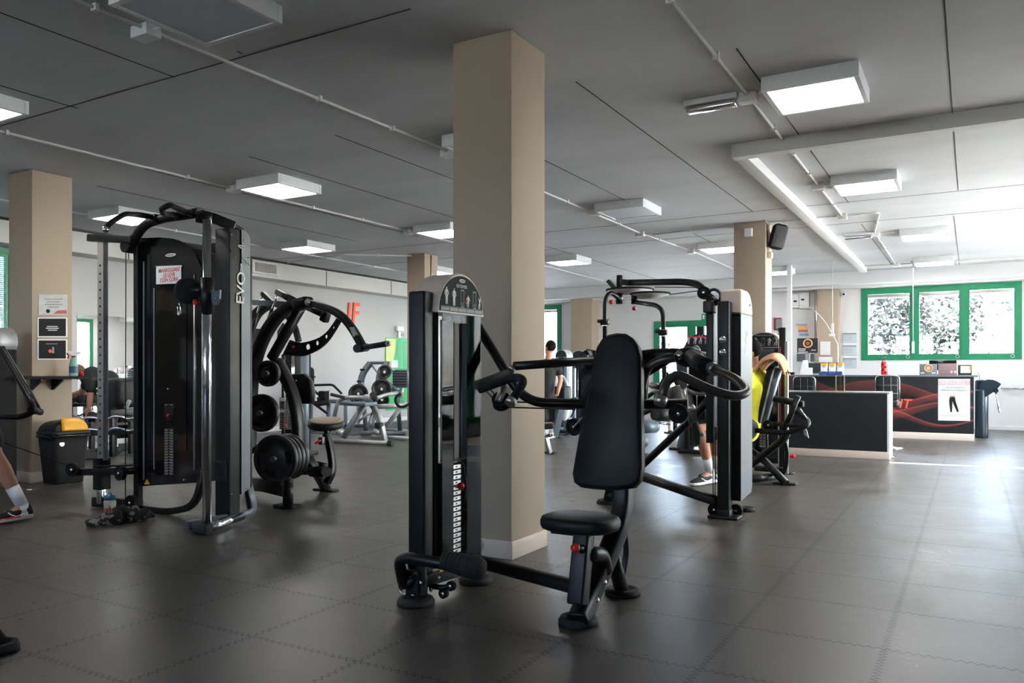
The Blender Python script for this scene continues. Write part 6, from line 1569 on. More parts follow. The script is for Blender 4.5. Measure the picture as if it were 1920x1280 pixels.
# main desk
YD = 14.75
DK = thing('reception_desk', 'long reception desk with black front printed with red waves', 'desk', (-1.6, 15.1, 0))
xR = rp(1826, 760, YD).x; xL = -4.3; zT = rp(1826, 703, YD).z
def wave_mat():
    m = bpy.data.materials.new('wave_print'); m.use_nodes = True; t = m.node_tree; b = t.nodes['Principled BSDF']; N = t.nodes.new; L = t.links.new
    tc = N('ShaderNodeTexCoord'); sp = N('ShaderNodeSeparateXYZ'); L(tc.outputs['Object'], sp.inputs[0])
    def mth(op, a, c=None, clamp=False):
        n = N('ShaderNodeMath'); n.operation = op; n.use_clamp = clamp
        for i, v in enumerate((a, c)):
            if v is None: continue
            if isinstance(v, (int, float)): n.inputs[i].default_value = v
            else: L(v, n.inputs[i])
        return n.outputs[0]
    col = None; x = sp.outputs['X']; z = sp.outputs['Z']
    acc = None
    for fr, ph, am, z0, wd, st in ((2.3, -1.9, .2, .56, .2, .2), (3.0, -2.4, .14, .42, .12, .2), (1.9, 1.0, .16, .6, .16, .12), (3.6, .6, .1, .3, .08, .22)):
        c = mth('ADD', mth('MULTIPLY', mth('SINE', mth('ADD', mth('MULTIPLY', x, fr), ph)), am), z0)
        w_ = mth('ADD', mth('MULTIPLY', mth('SINE', mth('ADD', mth('MULTIPLY', x, fr * .6), ph * 2)), wd * .6), wd * .8)
        d = mth('SUBTRACT', z, c); inside = mth('MULTIPLY', mth('GREATER_THAN', d, 0.0), mth('LESS_THAN', d, w_))
        edge = mth('SUBTRACT', 1.0, mth('DIVIDE', mth('ABSOLUTE', mth('SUBTRACT', d, w_)), .02), True)
        v = mth('MULTIPLY', mth('ADD', mth('MULTIPLY', inside, mth('ADD', mth('MULTIPLY', mth('DIVIDE', d, .2), .8), .25)), mth('MULTIPLY', edge, 1.2)), st)
        acc = v if acc is None else mth('ADD', acc, v)
    fade = N('ShaderNodeMapRange'); fade.inputs['From Min'].default_value = -1.6; fade.inputs['From Max'].default_value = 1.4; fade.inputs['To Min'].default_value = .12; fade.inputs['To Max'].default_value = 1.0
    L(x, fade.inputs[0]); acc = mth('MULTIPLY', acc, fade.outputs[0])
    mx = N('ShaderNodeMix'); mx.data_type = 'RGBA'; L(acc, mx.inputs['Factor']); mx.inputs['A'].default_value = (.006, .008, .009, 1); mx.inputs['B'].default_value = (.9, .14, .12, 1)
    L(mx.outputs['Result'], b.inputs['Base Color']); b.inputs['Roughness'].default_value = .35
    return m
finish('front_panel', MB().box(xL, xR, YD, YD + .02, .11, zT - .03), wave_mat(), DK)
finish('plinth', MB().box(xL, xR + .005, YD - .005, YD + .6, 0, .11, .003), M['board'], DK, label='pale plinth')
finish('worktop', MB().box(xL, xR + .06, YD - .03, YD + .65, zT - .03, zT, .006), M['greycover'], DK, label='grey worktop')
finish('side_panel', MB().box(xR - .02, xR, YD + .02, YD + .6, .11, zT - .03), MATS['black_laminate'], DK)
q = rp(1687, 757, YD); text('desk_lettering', 'FIT', V((rp(1707, 757, YD).x, YD - .004, q.z)), .21, (1, 0, 0), UZ, 'orange', DK, .004, shear=.22, align='RIGHT')
# poster on the desk front
e = thing('paper_poster', 'white poster with black leggings taped on the desk front', 'poster', (rp(1789, 750, YD).x, YD - .006, .3))
c4 = [rp(x, y, YD - .004) for x, y in ((1759, 788), (1819, 789), (1819, 710), (1759, 710))]
finish('sheet', MB().poly(c4, (0, -.003, 0)), M['paper'], e); YP = YD - .009
finish('pink_header', MB().poly([rp(x, y, YP) for x, y in ((1759, 722), (1819, 722), (1819, 713), (1759, 713))], (0, -.0005, 0)), mat('pale_pink', (.55, .42, .42), .8), e)
text('poster_title', 'DREN-CELL', rp(1784, 717, YP - .001), .075, (1, 0, 0), UZ, 'text', e, .0004)
for i, (s_, y_) in enumerate((('L UNICO LEGGINGS', 726.5), ('DRENANTE E SNELLENTE', 731.5))): text('poster_text', s_, rp(1789, y_, YP), .035, (1, 0, 0), UZ, 'textdim', e, .0004)
lg = [(1781, 744), (1790.5, 744), (1792, 752), (1798, 771), (1794.5, 772), (1788, 758), (1786, 752), (1785.5, 760), (1785, 772), (1782, 772), (1780, 758), (1779.5, 750)]
finish('leggings_print', MB().poly([rp(x, y, YP) for x, y in lg], (0, -.0006, 0)), M['blackmatte'], e)
finish('waist_print', MB().poly([rp(x, y, YP) for x, y in ((1781.5, 744), (1790, 744), (1790, 741), (1781.5, 741))], (0, -.0006, 0)), M['skin'], e)
for (x_, y_) in ((1783, 773), (1796, 773)): finish('foot_print', MB().poly([rp(x_ + a_, y_ + b_, YP) for a_, b_ in ((-1.4, 0), (1.4, 0), (1, -1.4), (-1, -1.4))], (0, -.0006, 0)), M['skin'], e)
b = MB()
for y_ in (777, 779.5, 737): b.poly([rp(x, y, YP) for x, y in ((1762, y_), (1816, y_), (1816, y_ - .8), (1762, y_ - .8))], (0, -.0005, 0))
finish('text_line', b, MATS['pale_pink'], e)
# things on the desk
def card(px0, px1, py0, py1, Y, m, label, name='framed_card', cat='sign'):
    a, c = rp(px0, py1, Y), rp(px1, py0, Y); e = thing(name, label, cat, ((a.x + c.x) / 2, Y, zT))
    b = MB().box(a.x, c.x, Y, Y + .015, zT + .0, c.z, .003); finish('panel', b, m if not isinstance(m, str) else M[m], e)
    finish('stand', MB().bar(((a.x + c.x) / 2, Y + .01, c.z - .04), ((a.x + c.x) / 2, Y + .09, zT + .005), .03, .006), M['black'], e)
    return e, a, c
DY = 14.85
e, a, c = card(1724, 1757, 682, 702, DY, mat('slate_print', (.16, .17, .19), .5), 'grey card with orange ring emblem standing on the desk')
cc = rp(1741, 690, DY - .004); finish('ring_emblem', MB().ring(cc, (0, 1, 0), .055, .009, 28, 6), mat('gold_print', (.7, .38, .18), .5), e); finish('emblem_centre', MB().disc(cc, (0, 1, 0), .03, .004), MATS['gold_print'], e)
b = MB(); 
for x0_, x1_ in ((1726, 1733), (1747, 1754)): b.poly([rp(x, y, DY - .001) for x, y in ((x0_, 700), (x1_, 700), (x1_, 698), (x0_, 698))], (0, -.001, 0))
finish('caption_print', b, M['text'], e)
e, a, c = card(1759, 1794, 681, 702, DY, mat('dusky_pink_print', (.24, .14, .14), .5), 'dusky pink printed card standing on the desk beside the ring emblem card')
b = MB()
for i, (x1_, y_) in enumerate(((1784, 684), (1781, 687.5), (1783, 691))): b.poly([rp(x, y, DY - .001) for x, y in ((1761, y_ + 1.5), (x1_, y_ + 1.5), (x1_, y_), (1761, y_))], (0, -.001, 0))
b.poly([rp(x, y, DY - .001) for x, y in ((1764, 699), (1773, 699), (1773, 697), (1764, 697))], (0, -.001, 0)); finish('print_line', b, M['textdim'], e)
for x_ in (1784, 1791): finish('badge_print', MB().disc(rp(x_, 697, DY - .002), (0, 1, 0), .02, .002), MATS['pale_pink'], e)
e, a, c = card(1796, 1822, 684, 701, DY, mat('mustard_black', (.02, .02, .015), .4), 'black and yellow framed pale picture at the right end of the desk', 'picture_frame', 'picture')
finish('picture_sheet', MB().poly([rp(x, y, DY - .001) for x, y in ((1801, 699), (1820, 699), (1820, 686), (1801, 686))], (0, -.001, 0)), M['paper'], e); finish('yellow_mark', MB().poly([rp(x, y, DY - .002) for x, y in ((1817, 693), (1820.5, 693), (1820.5, 686), (1818, 686))], (0, -.001, 0)), M['yellow'], e)
e = thing('monitor', 'dark computer monitor whose top edge shows behind the desk cards', 'monitor', (rp(1768, 676, 15.1).x, 15.1, zT)); a, c = rp(1742, 681, 15.1), rp(1794, 675, 15.1)
finish('screen', MB().box(a.x, c.x, 15.1, 15.13, zT + .08, c.z, .006), M['blackgloss'], e); finish('stand', MB().box((a.x + c.x) / 2 - .03, (a.x + c.x) / 2 + .03, 15.12, 15.15, zT, zT + .12).disc(((a.x + c.x) / 2, 15.14, zT + .006), (0, 0, 1), .1, .012), M['black'], e)
# bottle on desk
q = rp(1658, 703, 15.0); e = thing('drink_bottle', 'red patterned drink bottle with clear top on the desk', 'bottle', (q.x, 15.0, zT))
hb = rp(1658, 678, 15.0).z - zT
finish('bottle_body', MB().lathe((q.x, 15.0, zT), (0, 0, 1), [(0, 0), (.045, 0), (.052, .01), (.052, hb * .4), (.046, hb * .5), (.052, hb * .6), (.052, hb * .92), (.04, hb), (0, hb)], 24), M['red'], e)
finish('bottle_cap', MB().lathe((q.x, 15.0, zT + hb), (0, 0, 1), [(.036, 0), (.036, .03), (.018, .05), (.016, .09), (0, .09)], 20), M['acrylic'], e)
b = MB()
for k in range(4): b.ball((q.x + .02 * (-1) ** k, 14.952, zT + hb * (.2 + k * .2)), .016, (1, .3, 1.3))
finish('dark_print', b, M['blackmatte'], e)
# product boxes on the desk
for i in range(3):
    x0_ = 1538 + i * 15.2; a, c = rp(x0_, 696, 14.8), rp(x0_ + 12.5, 681, 14.8)
    e = thing('product_box', 'white and orange product box, %s in the row on the desk' % ('leftmost', 'middle one', 'rightmost')[i], 'box', ((a.x + c.x) / 2, 14.88, zT), 'white product boxes on the desk')
    zb = rp(x0_, 695, 14.8).z
    finish('carton', MB().box(a.x, c.x, 14.84, 14.92, zT, c.z, .003), M['paper'], e); finish('orange_lid', MB().box(a.x + .01, c.x - .01, 14.835, 14.925, c.z - .045, c.z + .005, .003), M['yellow'], e)
    finish('print_line', MB().box(a.x + .03, c.x - .03, 14.838, 14.84, (c.z + zb) / 2, (c.z + zb) / 2 + .015), M['textdim'], e)
    a, c = rp(x0_ - 3, 705, 14.77), rp(x0_ + 10.5, 696, 14.77)
    e = thing('product_packet', 'blue product packet in front of the %s white box on the desk' % ('leftmost', 'middle', 'rightmost')[i], 'box', ((a.x + c.x) / 2, 14.8, zT), 'blue product packets on the desk')
    finish('packet', MB().box(a.x, c.x, 14.775, 14.83, zT, c.z, .004), mat('royal_blue', (.02, .05, .22), .4), e); finish('pale_window', MB().box(a.x + .03, c.x - .04, 14.772, 14.775, zT + .04, c.z - .02), M['text'], e)
a, c = rp(1498, 705, 14.9), rp(1521, 675, 14.9); b = MB().poly([rp(x, y, 14.9) for x, y in ((1497, 705), (1521, 705), (1521, 689), (1513, 689), (1512, 675), (1505, 675), (1502, 688))], (0, .16, 0))
solo('card_terminal', b, 'white', 'white angular card terminal on the left part of the desk', 'terminal', bevel=.006)
a, c = rp(1512, 704, 15.15), rp(1576, 680, 15.15); e = thing('monitor', 'large dark monitor back behind the product boxes', 'monitor', ((a.x + c.x) / 2, 15.15, zT)); finish('screen', MB().box(a.x, c.x, 15.15, 15.18, zT + .03, c.z, .006), mat('teal_black', (.012, .03, .035), .3), e); finish('stand', MB().box((a.x + c.x) / 2 - .04, (a.x + c.x) / 2 + .04, 15.17, 15.2, zT, zT + .1), M['black'], e)
q = rp(1484, 700, 14.9); solo('desk_device', MB().box(q.x - .06, q.x + .05, 14.85, 14.95, zT, zT + .05, .01), 'blackmatte', 'small dark device at the left end of the desk', 'device')
for x_, lab in ((1513, 'white notepad lying on the desk above the left chair'), (1623, 'white pen tray lying on the desk left of the red bottle')):
    q = rp(x_, 706, 14.85); solo('notepad', MB().box(q.x - .07, q.x + .07, 14.8, 14.92, zT, zT + .015, .004), 'white', lab, 'notepad')
# chairs
def tchair(px, Y, ytop, lab, wpx=44):
    q = rp(px, 735, Y); a, c = rp(px - wpx / 2, 735, Y), rp(px + wpx / 2, ytop, Y); e = thing('stool_chair', lab, 'chair', (q.x, Y + .2, 0), 'tufted chairs at the reception desk')
    zb = rp(px, ytop + 47, Y).z; w_ = c.x - a.x; ol = rrect((q.x, Y, (c.z + zb) / 2), (1, 0, 0), (0, 0, 1), w_ * .93, c.z - zb, .05)
    bk = finish('backrest', rpad(MB(), ol, (0, 1, 0), .06, .02), M['vinyl'], e)
    b = MB()
    for f in (-.16, .16): b.tube([(q.x + w_ * f, Y - .032, zb + .02), (q.x + w_ * f, Y - .032, c.z - .02)], .003, 0, 6)
    for f in (.3, .62): b.tube([(q.x - w_ * .45, Y - .032, zb + (c.z - zb) * f), (q.x + w_ * .45, Y - .032, zb + (c.z - zb) * f)], .003, 0, 6)
    finish('stitched_seam', b, M['textdim'], bk)
    finish('frame_tube', MB().tube([(q.x - w_ / 2, Y, zb), (q.x - w_ / 2, Y, c.z), (q.x + w_ / 2, Y, c.z), (q.x + w_ / 2, Y, zb)], .011, .06), M['chrome'], e)
    finish('seat', MB().box(q.x - w_ * .48, q.x + w_ * .48, Y + .02, Y + .4, zb - .1, zb, .04), M['vinyl'], e)
    finish('gas_column', MB().cyl((q.x, Y + .2, .03), (q.x, Y + .2, zb - .08), .025), M['chrome'], e); finish('base_disc', MB().lathe((q.x, Y + .2, 0), (0, 0, 1), [(0, 0), (.2, 0), (.2, .012), (.03, .04), (0, .04)], 28), M['chrome'], e)
tchair(1664, 12.6, 704, 'black tufted swivel chair with chrome frame right of the clear screens')
tchair(1508, 12.6, 706, 'black tufted swivel chair seen through the larger clear screen', 40)
# cylinder bin, turnstile
q = rp(1840, 822, 14.6); q = P(1840.5, 820, Z=0); Yc = q.y
zc = P(1840, 712, Y=Yc).z; r_ = .0105 * .5 * (q - V((0, 0, 1.1))).length * 1.35
e = thing('waste_cylinder', 'tall dark blue-black cylindrical post bin right of the reception desk', 'bin', (q.x, Yc, 0))
finish('cylinder_body', MB().lathe((q.x, Yc, 0), (0, 0, 1), [(0, 0), (.098, 0), (.1, .01), (.1, zc - .02), (.085, zc), (0, zc)], 36), mat('dark_blue_metal', (.01, .018, .028), .3, .3), e)
finish('top_knob', MB().ball((q.x - .05, Yc - .06, zc), .02).ball((q.x + .04, Yc - .07, zc), .02), M['chrome'], e)
e = thing('turnstile', 'dark blue fan shaped turnstile cover beside the tall cylinder', 'turnstile', P(1850, 820, Z=0))
fan = [(1834, 722), (1842, 714), (1852, 711), (1862, 711.5), (1871, 715), (1878, 720), (1868, 732), (1852, 742), (1846, 745), (1838, 742)]
finish('fan_cover', MB().poly([P(x, y, Y=15.5) for x, y in fan], (0, .12, 0)), mat('petrol_blue', (.006, .02, .03), .3), e, bevel=.01)
finish('pedestal', MB().box(P(1828, 760, Y=15.5).x, P(1846, 760, Y=15.5).x, 15.45, 15.75, 0, P(1840, 730, Y=15.5).z, .03), MATS['petrol_blue'], e)
finish('arm', MB().cyl(P(1867, 733, Y=15.44), P(1874, 773, Y=15.3), .014), M['chrome'], e); finish('arm_hub', MB().disc(P(1867, 732, Y=15.46), (0, 1, 0), .04, .05), M['black'], e); finish('side_bracket', MB().tube([P(1832, 700, Y=15.4), P(1837, 698, Y=15.4), P(1837, 712, Y=15.4)], .008, .02), M['chrome'], e)
b = MB().tube([P(1876, 728, Y=17.7), P(1990, 729, Y=17.7)], .018, 0)
for x_ in (1890, 1960): b.bar(P(x_, 728, Y=17.7), P(x_, 728, Y=17.7) + V((0, .1, 0)), .02, .02)
solo('wall_rail', b, 'chrome', 'chrome rail along the wall under the reception windows', 'rail')
# wall things at the back
YW = 17.79
def wcard(name, x0_, x1_, y0_, y1_, m, label, cat='sign', Y=YW, th=.012):
    e = thing(name, label, cat, rp((x0_ + x1_) / 2, y1_, Y)); finish('panel', MB().poly([rp(x, y, Y) for x, y in ((x0_, y1_), (x1_, y1_), (x1_, y0_), (x0_, y0_))], (0, -th, 0)), m if not isinstance(m, str) else M[m], e); return e
for i, (y0_, y1_) in enumerate(((624, 641.5), (647, 665), (671, 689))):
    e = wcard('wall_notice', 1580 + i, 1606, y0_, y1_, mat('pale_blue_paper', (.5, .58, .62), .8), 'pale blue timetable sheet, %s of three left of the window' % ('top', 'middle', 'bottom')[i])
    finish('dark_header', MB().poly([rp(x, y, YW - .013) for x, y in ((1581, y0_ + 2.5), (1605.5, y0_ + 2.5), (1605.5, y0_ + .5), (1581, y0_ + .5))], (0, -.002, 0)), M['textdim'], e)
    b = MB()
    for k in range(4): b.poly([rp(x, y, YW - .013) for x, y in ((1583, y0_ + 5 + k * 3), (1598, y0_ + 5 + k * 3), (1598, y0_ + 4.4 + k * 3), (1583, y0_ + 4.4 + k * 3))], (0, -.001, 0))
    finish('print_line', b, M['textdim'], e)
e = wcard('wall_screen', 1495, 1534, 634, 661.5, mat('screen_black', (.012, .01, .01), .3), 'black wall poster with a glowing orange ring emblem and white captions', 'poster', 16.0, .03)
q = rp(1514.5, 643.5, 15.96); finish('ring_emblem', MB().ring(q, (0, 1, 0), .075, .013, 30, 6), MATS['gold_print'], e); finish('emblem_centre', MB().disc(q, (0, 1, 0), .035, .01), mat('dark_orange_print', (.35, .1, .05), .5), e)
b = MB()
for x0_, x1_, y_ in ((1497, 1511, 653), (1497, 1510, 656), (1497, 1515, 659), (1521, 1530, 655.5)): b.poly([rp(x, y, 15.965) for x, y in ((x0_, y_ + 1.6), (x1_, y_ + 1.6), (x1_, y_), (x0_, y_))], (0, -.002, 0))
finish('caption_print', b, M['text'], e)
finish('mount', MB().box(rp(1514, 650, 16).x - .04, rp(1514, 650, 16).x + .04, 16.0, 16.04, 0, rp(1514, 640, 16).z), M['steel'], e)
wcard('wall_picture', 1494, 1527, 663, 677.5, mat('dark_teal_picture', (.05, .08, .09), .4, 0, .5, 8), 'dark teal picture just below the ring emblem poster', 'picture', 17.55)
wcard('paper_sheet', 1538, 1557, 640, 665, 'paper', 'tall white paper sheet on the beige pilaster', 'paper', 17.59, .003); wcard('paper_sheet', 1535, 1561, 669, 679, 'paper', 'wide white paper sheet low on the beige pilaster', 'paper', 17.59, .003)
for (x0_, x1_, y0_, y1_, c_, lab) in ((1492, 1514, 607, 610, (.3, .35, .5), 'thin blue heading strip above the safety stickers'), (1496, 1515, 611.5, 616.5, (.85, .4, .03), 'orange safety sticker on the wall'), (1497, 1514.5, 618, 622.5, (.55, .1, .1), 'red safety sticker under the orange one'), (1499, 1516, 625, 629.5, (.12, .4, .5), 'small blue safety sticker lowest of the group')):
    wcard('safety_sticker', x0_, x1_, y0_, y1_, mat('sticker_%d' % y0_, c_, .5), lab, 'sticker', YW, .003)
for (x0_, x1_, y0_, y1_, lab) in ((1486, 1499, 552, 577, 'white electrical box with dark window at the back wall'), (1500, 1518, 549, 578, 'larger white electrical cabinet at the back wall')):
    e = wcard('electrical_box', x0_, x1_, y0_, y1_, 'white', lab, 'electrical box', YW, .08)
    finish('window' if x0_ == 1486 else 'lock', MB().poly([rp(x, y, YW - .081) for x, y in ((x0_ + 2, y0_ + 14), (x0_ + 8, y0_ + 14), (x0_ + 8, y0_ + 11), (x0_ + 2, y0_ + 11))], (0, -.004, 0)), M['blackmatte'], e)
b = MB().cyl(rp(1530, 543, 17.58), rp(1530, 640, 17.58), .02); solo('wall_pipe', b, 'steel', 'thin vertical pipe left of the beige pilaster', 'pipe')
e = thing('security_camera', 'small white security camera high on the back wall', 'camera', rp(1577, 556, YW)); finish('mount', MB().box(rp(1573, 550, YW).x, rp(1578, 550, YW).x, YW - .04, YW, rp(1575, 555, YW).z, rp(1575, 543, YW).z, .005), M['white'], e); finish('lens_ball', MB().ball(rp(1581, 551, YW - .08), .05), M['white'], e); finish('lens', MB().disc(rp(1582, 551.5, YW - .13), (0, 1, 0), .022, .02), M['blackgloss'], e); finish('arm', MB().bar(rp(1576, 549, YW - .03), rp(1580, 551, YW - .07), .02, .02), M['white'], e)
# red cabinet and notices left of the post
e = wcard('fire_cabinet', 1452, 1466, 596, 619, mat('dark_red', (.16, .02, .03), .4), 'dark red fire hose cabinet on the back wall beside the far pillar', 'cabinet', YW, .08); finish('grey_window', MB().poly([rp(x, y, YW - .082) for x, y in ((1455, 616), (1465, 616), (1465, 598), (1455, 598))], (0, -.003, 0)), M['textdim'], e)
e = wcard('safety_sign', 1453, 1467, 622, 634, 'paper', 'white and green safety sign under the red cabinet', 'sign', YW, .004); finish('green_mark', MB().poly([rp(x, y, YW - .0045) for x, y in ((1458, 631), (1466, 631), (1466, 627), (1458, 624))], (0, -.002, 0)), M['green'], e)
# exit signs
e = wcard('exit_sign', 1316, 1331, 588, 600, 'green', 'green and white emergency exit sign above the entrance door', 'sign', YW, .02)
b = MB()
b.poly([rp(x, y, YW - .021) for x, y in ((1317.5, 598), (1321, 598), (1321, 590), (1317.5, 590))], (0, -.002, 0)); b.poly([rp(x, y, YW - .021) for x, y in ((1323, 593), (1326, 590), (1330, 593), (1326.5, 597))], (0, -.002, 0)); finish('white_symbol', b, M['white'], e)
e = thing('emergency_light', 'white emergency light with small exit pictogram on the left wall above the green poster', 'light', P(746, 632, X=-11.29)); a, c = P(740, 632, X=-11.29), P(752, 612, X=-11.29)
finish('housing', MB().box(-11.29, -11.2, a.y, c.y, P(745, 621, X=-11.29).z, c.z, .02), M['white'], e); finish('sign_plate', MB().box(-11.27, -11.255, a.y + .1, c.y - .05, a.z, P(745, 621, X=-11.29).z), M['white'], e); finish('pictogram', MB().box(-11.254, -11.252, a.y + .18, a.y + .3, a.z + .03, a.z + .1), M['textdim'], e)
# green poster at the left wall
e = thing('wall_banner', 'tall green and yellow banner on the left wall behind the silver machines', 'banner', P(745, 780, X=-11.29)); XB = -11.285
def lb(x, y, X=XB): return P(x, y, X=X)
y0_, y1_ = lb(723, 700).y, lb(764, 700).y; z1_, z0_ = lb(723, 632).z, .25
finish('banner_sheet', MB().box(XB - .005, XB, y0_, y1_, z0_, z1_), mat('banner_green', (.03, .42, .12), .6), e)
def banner_print(pts, m): finish('banner_print', MB().poly([lb(x, y, XB + .001) for x, y in pts], (.001, 0, 0)), m, e)
banner_print([(723.5, 634), (743, 635), (741, 660), (734, 690), (724, 676)], mat('banner_yellow', (.55, .6, .22), .6)); banner_print([(746, 635), (753, 635), (751, 690), (744, 690)], mat('banner_deep', (.0, .3, .1), .5)); banner_print([(756, 640), (763, 640), (763, 690), (757, 690)], MATS['banner_deep'])
solo('notice_sheet', MB().box(-11.284, -11.278, P(734, 682, X=-11.28).y, P(746, 682, X=-11.28).y, P(740, 689, X=-11.28).z, P(740, 675, X=-11.28).z), 'paper', 'small white notice in front of the green banner', 'notice')
# IF letters on the left wall
for ch, x_, lab in (('I', 652, 'orange-red wall letter I high on the white left wall'), ('F', 664.5, 'orange-red wall letter F high on the white left wall')):
    q = P(x_, 589, X=-11.29); e = thing('wall_letter', lab, 'letter', (-11.29, q.y, q.z - .2)); t_ = text('letter_face', ch, V((-11.275, q.y, q.z)), .62, (0, 1, 0), UZ, 'orange', e, .015, shear=.12, sx=.8)
# ================================================================ PILLAR WITH SHELF, BIN, SMALL THINGS
XPB = -8.09
def pb(x, y, X=XPB + .002): return P(x, y, X=X)
def pcard(name, x0, x1, y0, y1, m, label, cat):
    e = thing(name, label, cat, pb((x0 + x1) / 2, y1)); finish('sheet', MB().poly([pb(x, y) for x, y in ((x0, y1), (x1, y1), (x1, y0), (x0, y0))], (.006, 0, 0)), m if not isinstance(m, str) else M[m], e); return e
Q = XPB + .0085
e = pcard('paper_notice', 72, 126, 552, 590, mat('worn_paper', (.5, .5, .5), .7, 0, .25, 14), 'worn white notice with red stain, top of three on the left pillar', 'notice')
b = MB()
for i, (x0, x1, y_) in enumerate(((82, 118, 560), (88, 112, 565), (84, 118, 570), (90, 110, 575))): b.poly([P(x, y, X=Q) for x, y in ((x0, y_ + 1.4), (x1, y_ + 1.4), (x1, y_), (x0, y_))], (.0008, 0, 0))
finish('print_line', b, M['textdim'], e); finish('red_stain', MB().poly([P(x, y, X=Q) for x, y in ((100, 588), (125, 588), (125, 581), (108, 582))], (.0008, 0, 0)), mat('faded_red', (.4, .12, .12), .8), e); finish('round_logo', MB().disc(P(90, 583, X=Q), (1, 0, 0), .02, .002), M['blackmatte'], e)
for i, (y0, y1, lab) in enumerate(((595, 632, 'black framed sheet with pale centred text, middle of three on the left pillar'), (636, 674, 'black framed sheet with small orange print, lowest of three on the left pillar'))):
    e = pcard('framed_notice', 70, 126, y0, y1, 'white', lab, 'notice')
    finish('dark_sheet', MB().poly([P(x, y, X=Q) for x, y in ((72.5, y1 - 2), (123.5, y1 - 2), (123.5, y0 + 2), (72.5, y0 + 2))], (.001, 0, 0)), mat('dark_print', (.012, .012, .014), .7, spec=.2), e)
    b = MB(); X2 = Q + .0015
    if i == 0:
        for x0, x1, y_ in ((88, 108, 611), (86, 110, 614.5), (90, 107, 618)): b.poly([P(x, y, X=X2) for x, y in ((x0, y_ + 1.6), (x1, y_ + 1.6), (x1, y_), (x0, y_))], (.0008, 0, 0))
        finish('print_line', b, M['text'], e)
    else:
        finish('orange_print', MB().ball(P(94, 658, X=X2), .018, (.1, 1, 1)), M['orange'], e); b.poly([P(x, y, X=X2) for x, y in ((97, 662), (102, 662), (101, 650), (98, 650))], (.0008, 0, 0)); b.poly([P(x, y, X=X2) for x, y in ((86, 645), (108, 645), (108, 643.8), (86, 643.8))], (.0008, 0, 0)); finish('print_line', b, M['textdim'], e)
# shelf
e = thing('wall_shelf', 'narrow black shelf on brackets fixed to the left pillar', 'shelf', (-7.95, 4.7, .98))
xs = -7.83; ya, yb = P(44, 707, X=xs).y, P(172, 707, X=xs).y; zs = P(100, 705, X=xs).z
finish('shelf_board', MB().box(-8.09, xs, ya, yb, zs - .03, zs, .003), M['blackmatte'], e)
for x_ in (66, 106): y_ = P(x_, 715, X=-8.0).y; finish('bracket', MB().poly([V((-8.09, y_, zs - .03)), V((-7.9, y_, zs - .03)), V((-7.9, y_, zs - .045)), V((-8.075, y_, zs - .14)), V((-8.09, y_, zs - .14))], (0, .02, 0)), M['black'], e)
# spray bottle
q = P(138, 703, X=-7.9); sx_, sy_ = q.x, q.y; e = thing('spray_bottle', 'spray bottle of green cleaner with red and white trigger on the shelf', 'spray bottle', (sx_, sy_, zs))
k = 1.0
finish('bottle_body', MB().lathe((sx_, sy_, zs), (0, 0, 1), [(0, 0), (.038, 0), (.042, .01), (.042, .1), (.036, .13), (.03, .16), (.016, .19), (.014, .21), (0, .21)], 24), mat('green_cleaner', (.25, .5, .38), .15), e)
finish('label', MB().lathe((sx_, sy_, zs), (0, 0, 1), [(.0428, .03), (.0428, .1)], 24), mat('blue_label', (.04, .08, .16), .4), e)
finish('trigger_head', MB().poly([V((sx_, sy_, zs)) + V((a_ * .5, a_, c_)) for a_, c_ in ((-.018, .205), (.02, .205), (.06, .23), (.05, .25), (-.05, .25), (-.055, .235), (-.03, .225))], (.025, -.012, 0)), M['white'], e, bevel=.004); finish('trigger', MB().tube([V((sx_, sy_, zs + .232)) + V((-.03, -.05, 0)), V((sx_, sy_, zs + .2)) + V((-.022, -.035, 0)), V((sx_, sy_, zs + .18)) + V((-.03, -.045, 0))], .008, .01), M['red'], e); finish('collar', MB().cyl((sx_, sy_, zs + .19), (sx_, sy_, zs + .21), .018), M['red'], e)
b = MB(); c = P(152, 700, X=-7.95); b.lathe((c.x, c.y, zs), (0, 0, 1), [(0, 0), (.025, 0), (.025, .04), (0, .045)], 16); solo('small_cap', b, 'red', 'small red cap behind the spray bottle', 'cap')
# bin
q = P(115, 907, Z=0); cx_, cy_ = q.x - .1, q.y + .08; e = thing('swing_bin', 'black swing-lid bin with a yellow flap under the shelf', 'bin', (cx_, cy_, 0))
def rr(z, hx, hy, r=.05): return rrect((cx_, cy_, z), (1, 0, 0), (0, 1, 0), hx * 2 * .8, hy * 2 * .8, r * .8, 4)
def loft(rings):
    b = MB(); R_ = [[b.bm.verts.new(p) for p in r_] for r_ in rings]
    for A_, B_ in zip(R_, R_[1:]):
        n_ = len(A_)
        for k in range(n_): b.bm.faces.new((A_[k], A_[(k + 1) % n_], B_[(k + 1) % n_], B_[k])).smooth = True
    b.bm.faces.new(R_[0][::-1]); b.bm.faces.new(R_[-1]); return b
zr = P(116, 815, X=cx_ + .2).z
finish('bin_body', loft([rr(0, .155, .175), rr(.01, .16, .18), rr(zr, .2, .225)]), M['blackmatte'], e)
finish('rim', loft([rr(zr - .015, .21, .235), rr(zr + .02, .215, .24), rr(zr + .03, .2, .225)]), M['black'], e)
lid = []
for k in range(9):
    t = PI / 2 * k / 8; lid.append(rr(zr + .02 + .115 * math.sin(t), .195 * max(.35, math.cos(t) ** .7), .22 * max(.25, math.cos(t) ** .7), .03))
finish('lid_dome', loft(lid), M['black'], e)
ol = []
b = MB(); rows = []
for i in range(9):
    u = i / 8; row = []
    for j in range(9):
        v = j / 8 - .5; a_ = (u * .95) * PI / 2 * .98
        row.append(b.bm.verts.new(V((cx_ + .004 + .16 * math.cos(a_) ** .7, cy_ + v * 2 * .12 * (math.cos(a_) ** .5 * .75 + .25) * 1.1 + .02, zr + .03 + .118 * math.sin(a_)))))
    rows.append(row)
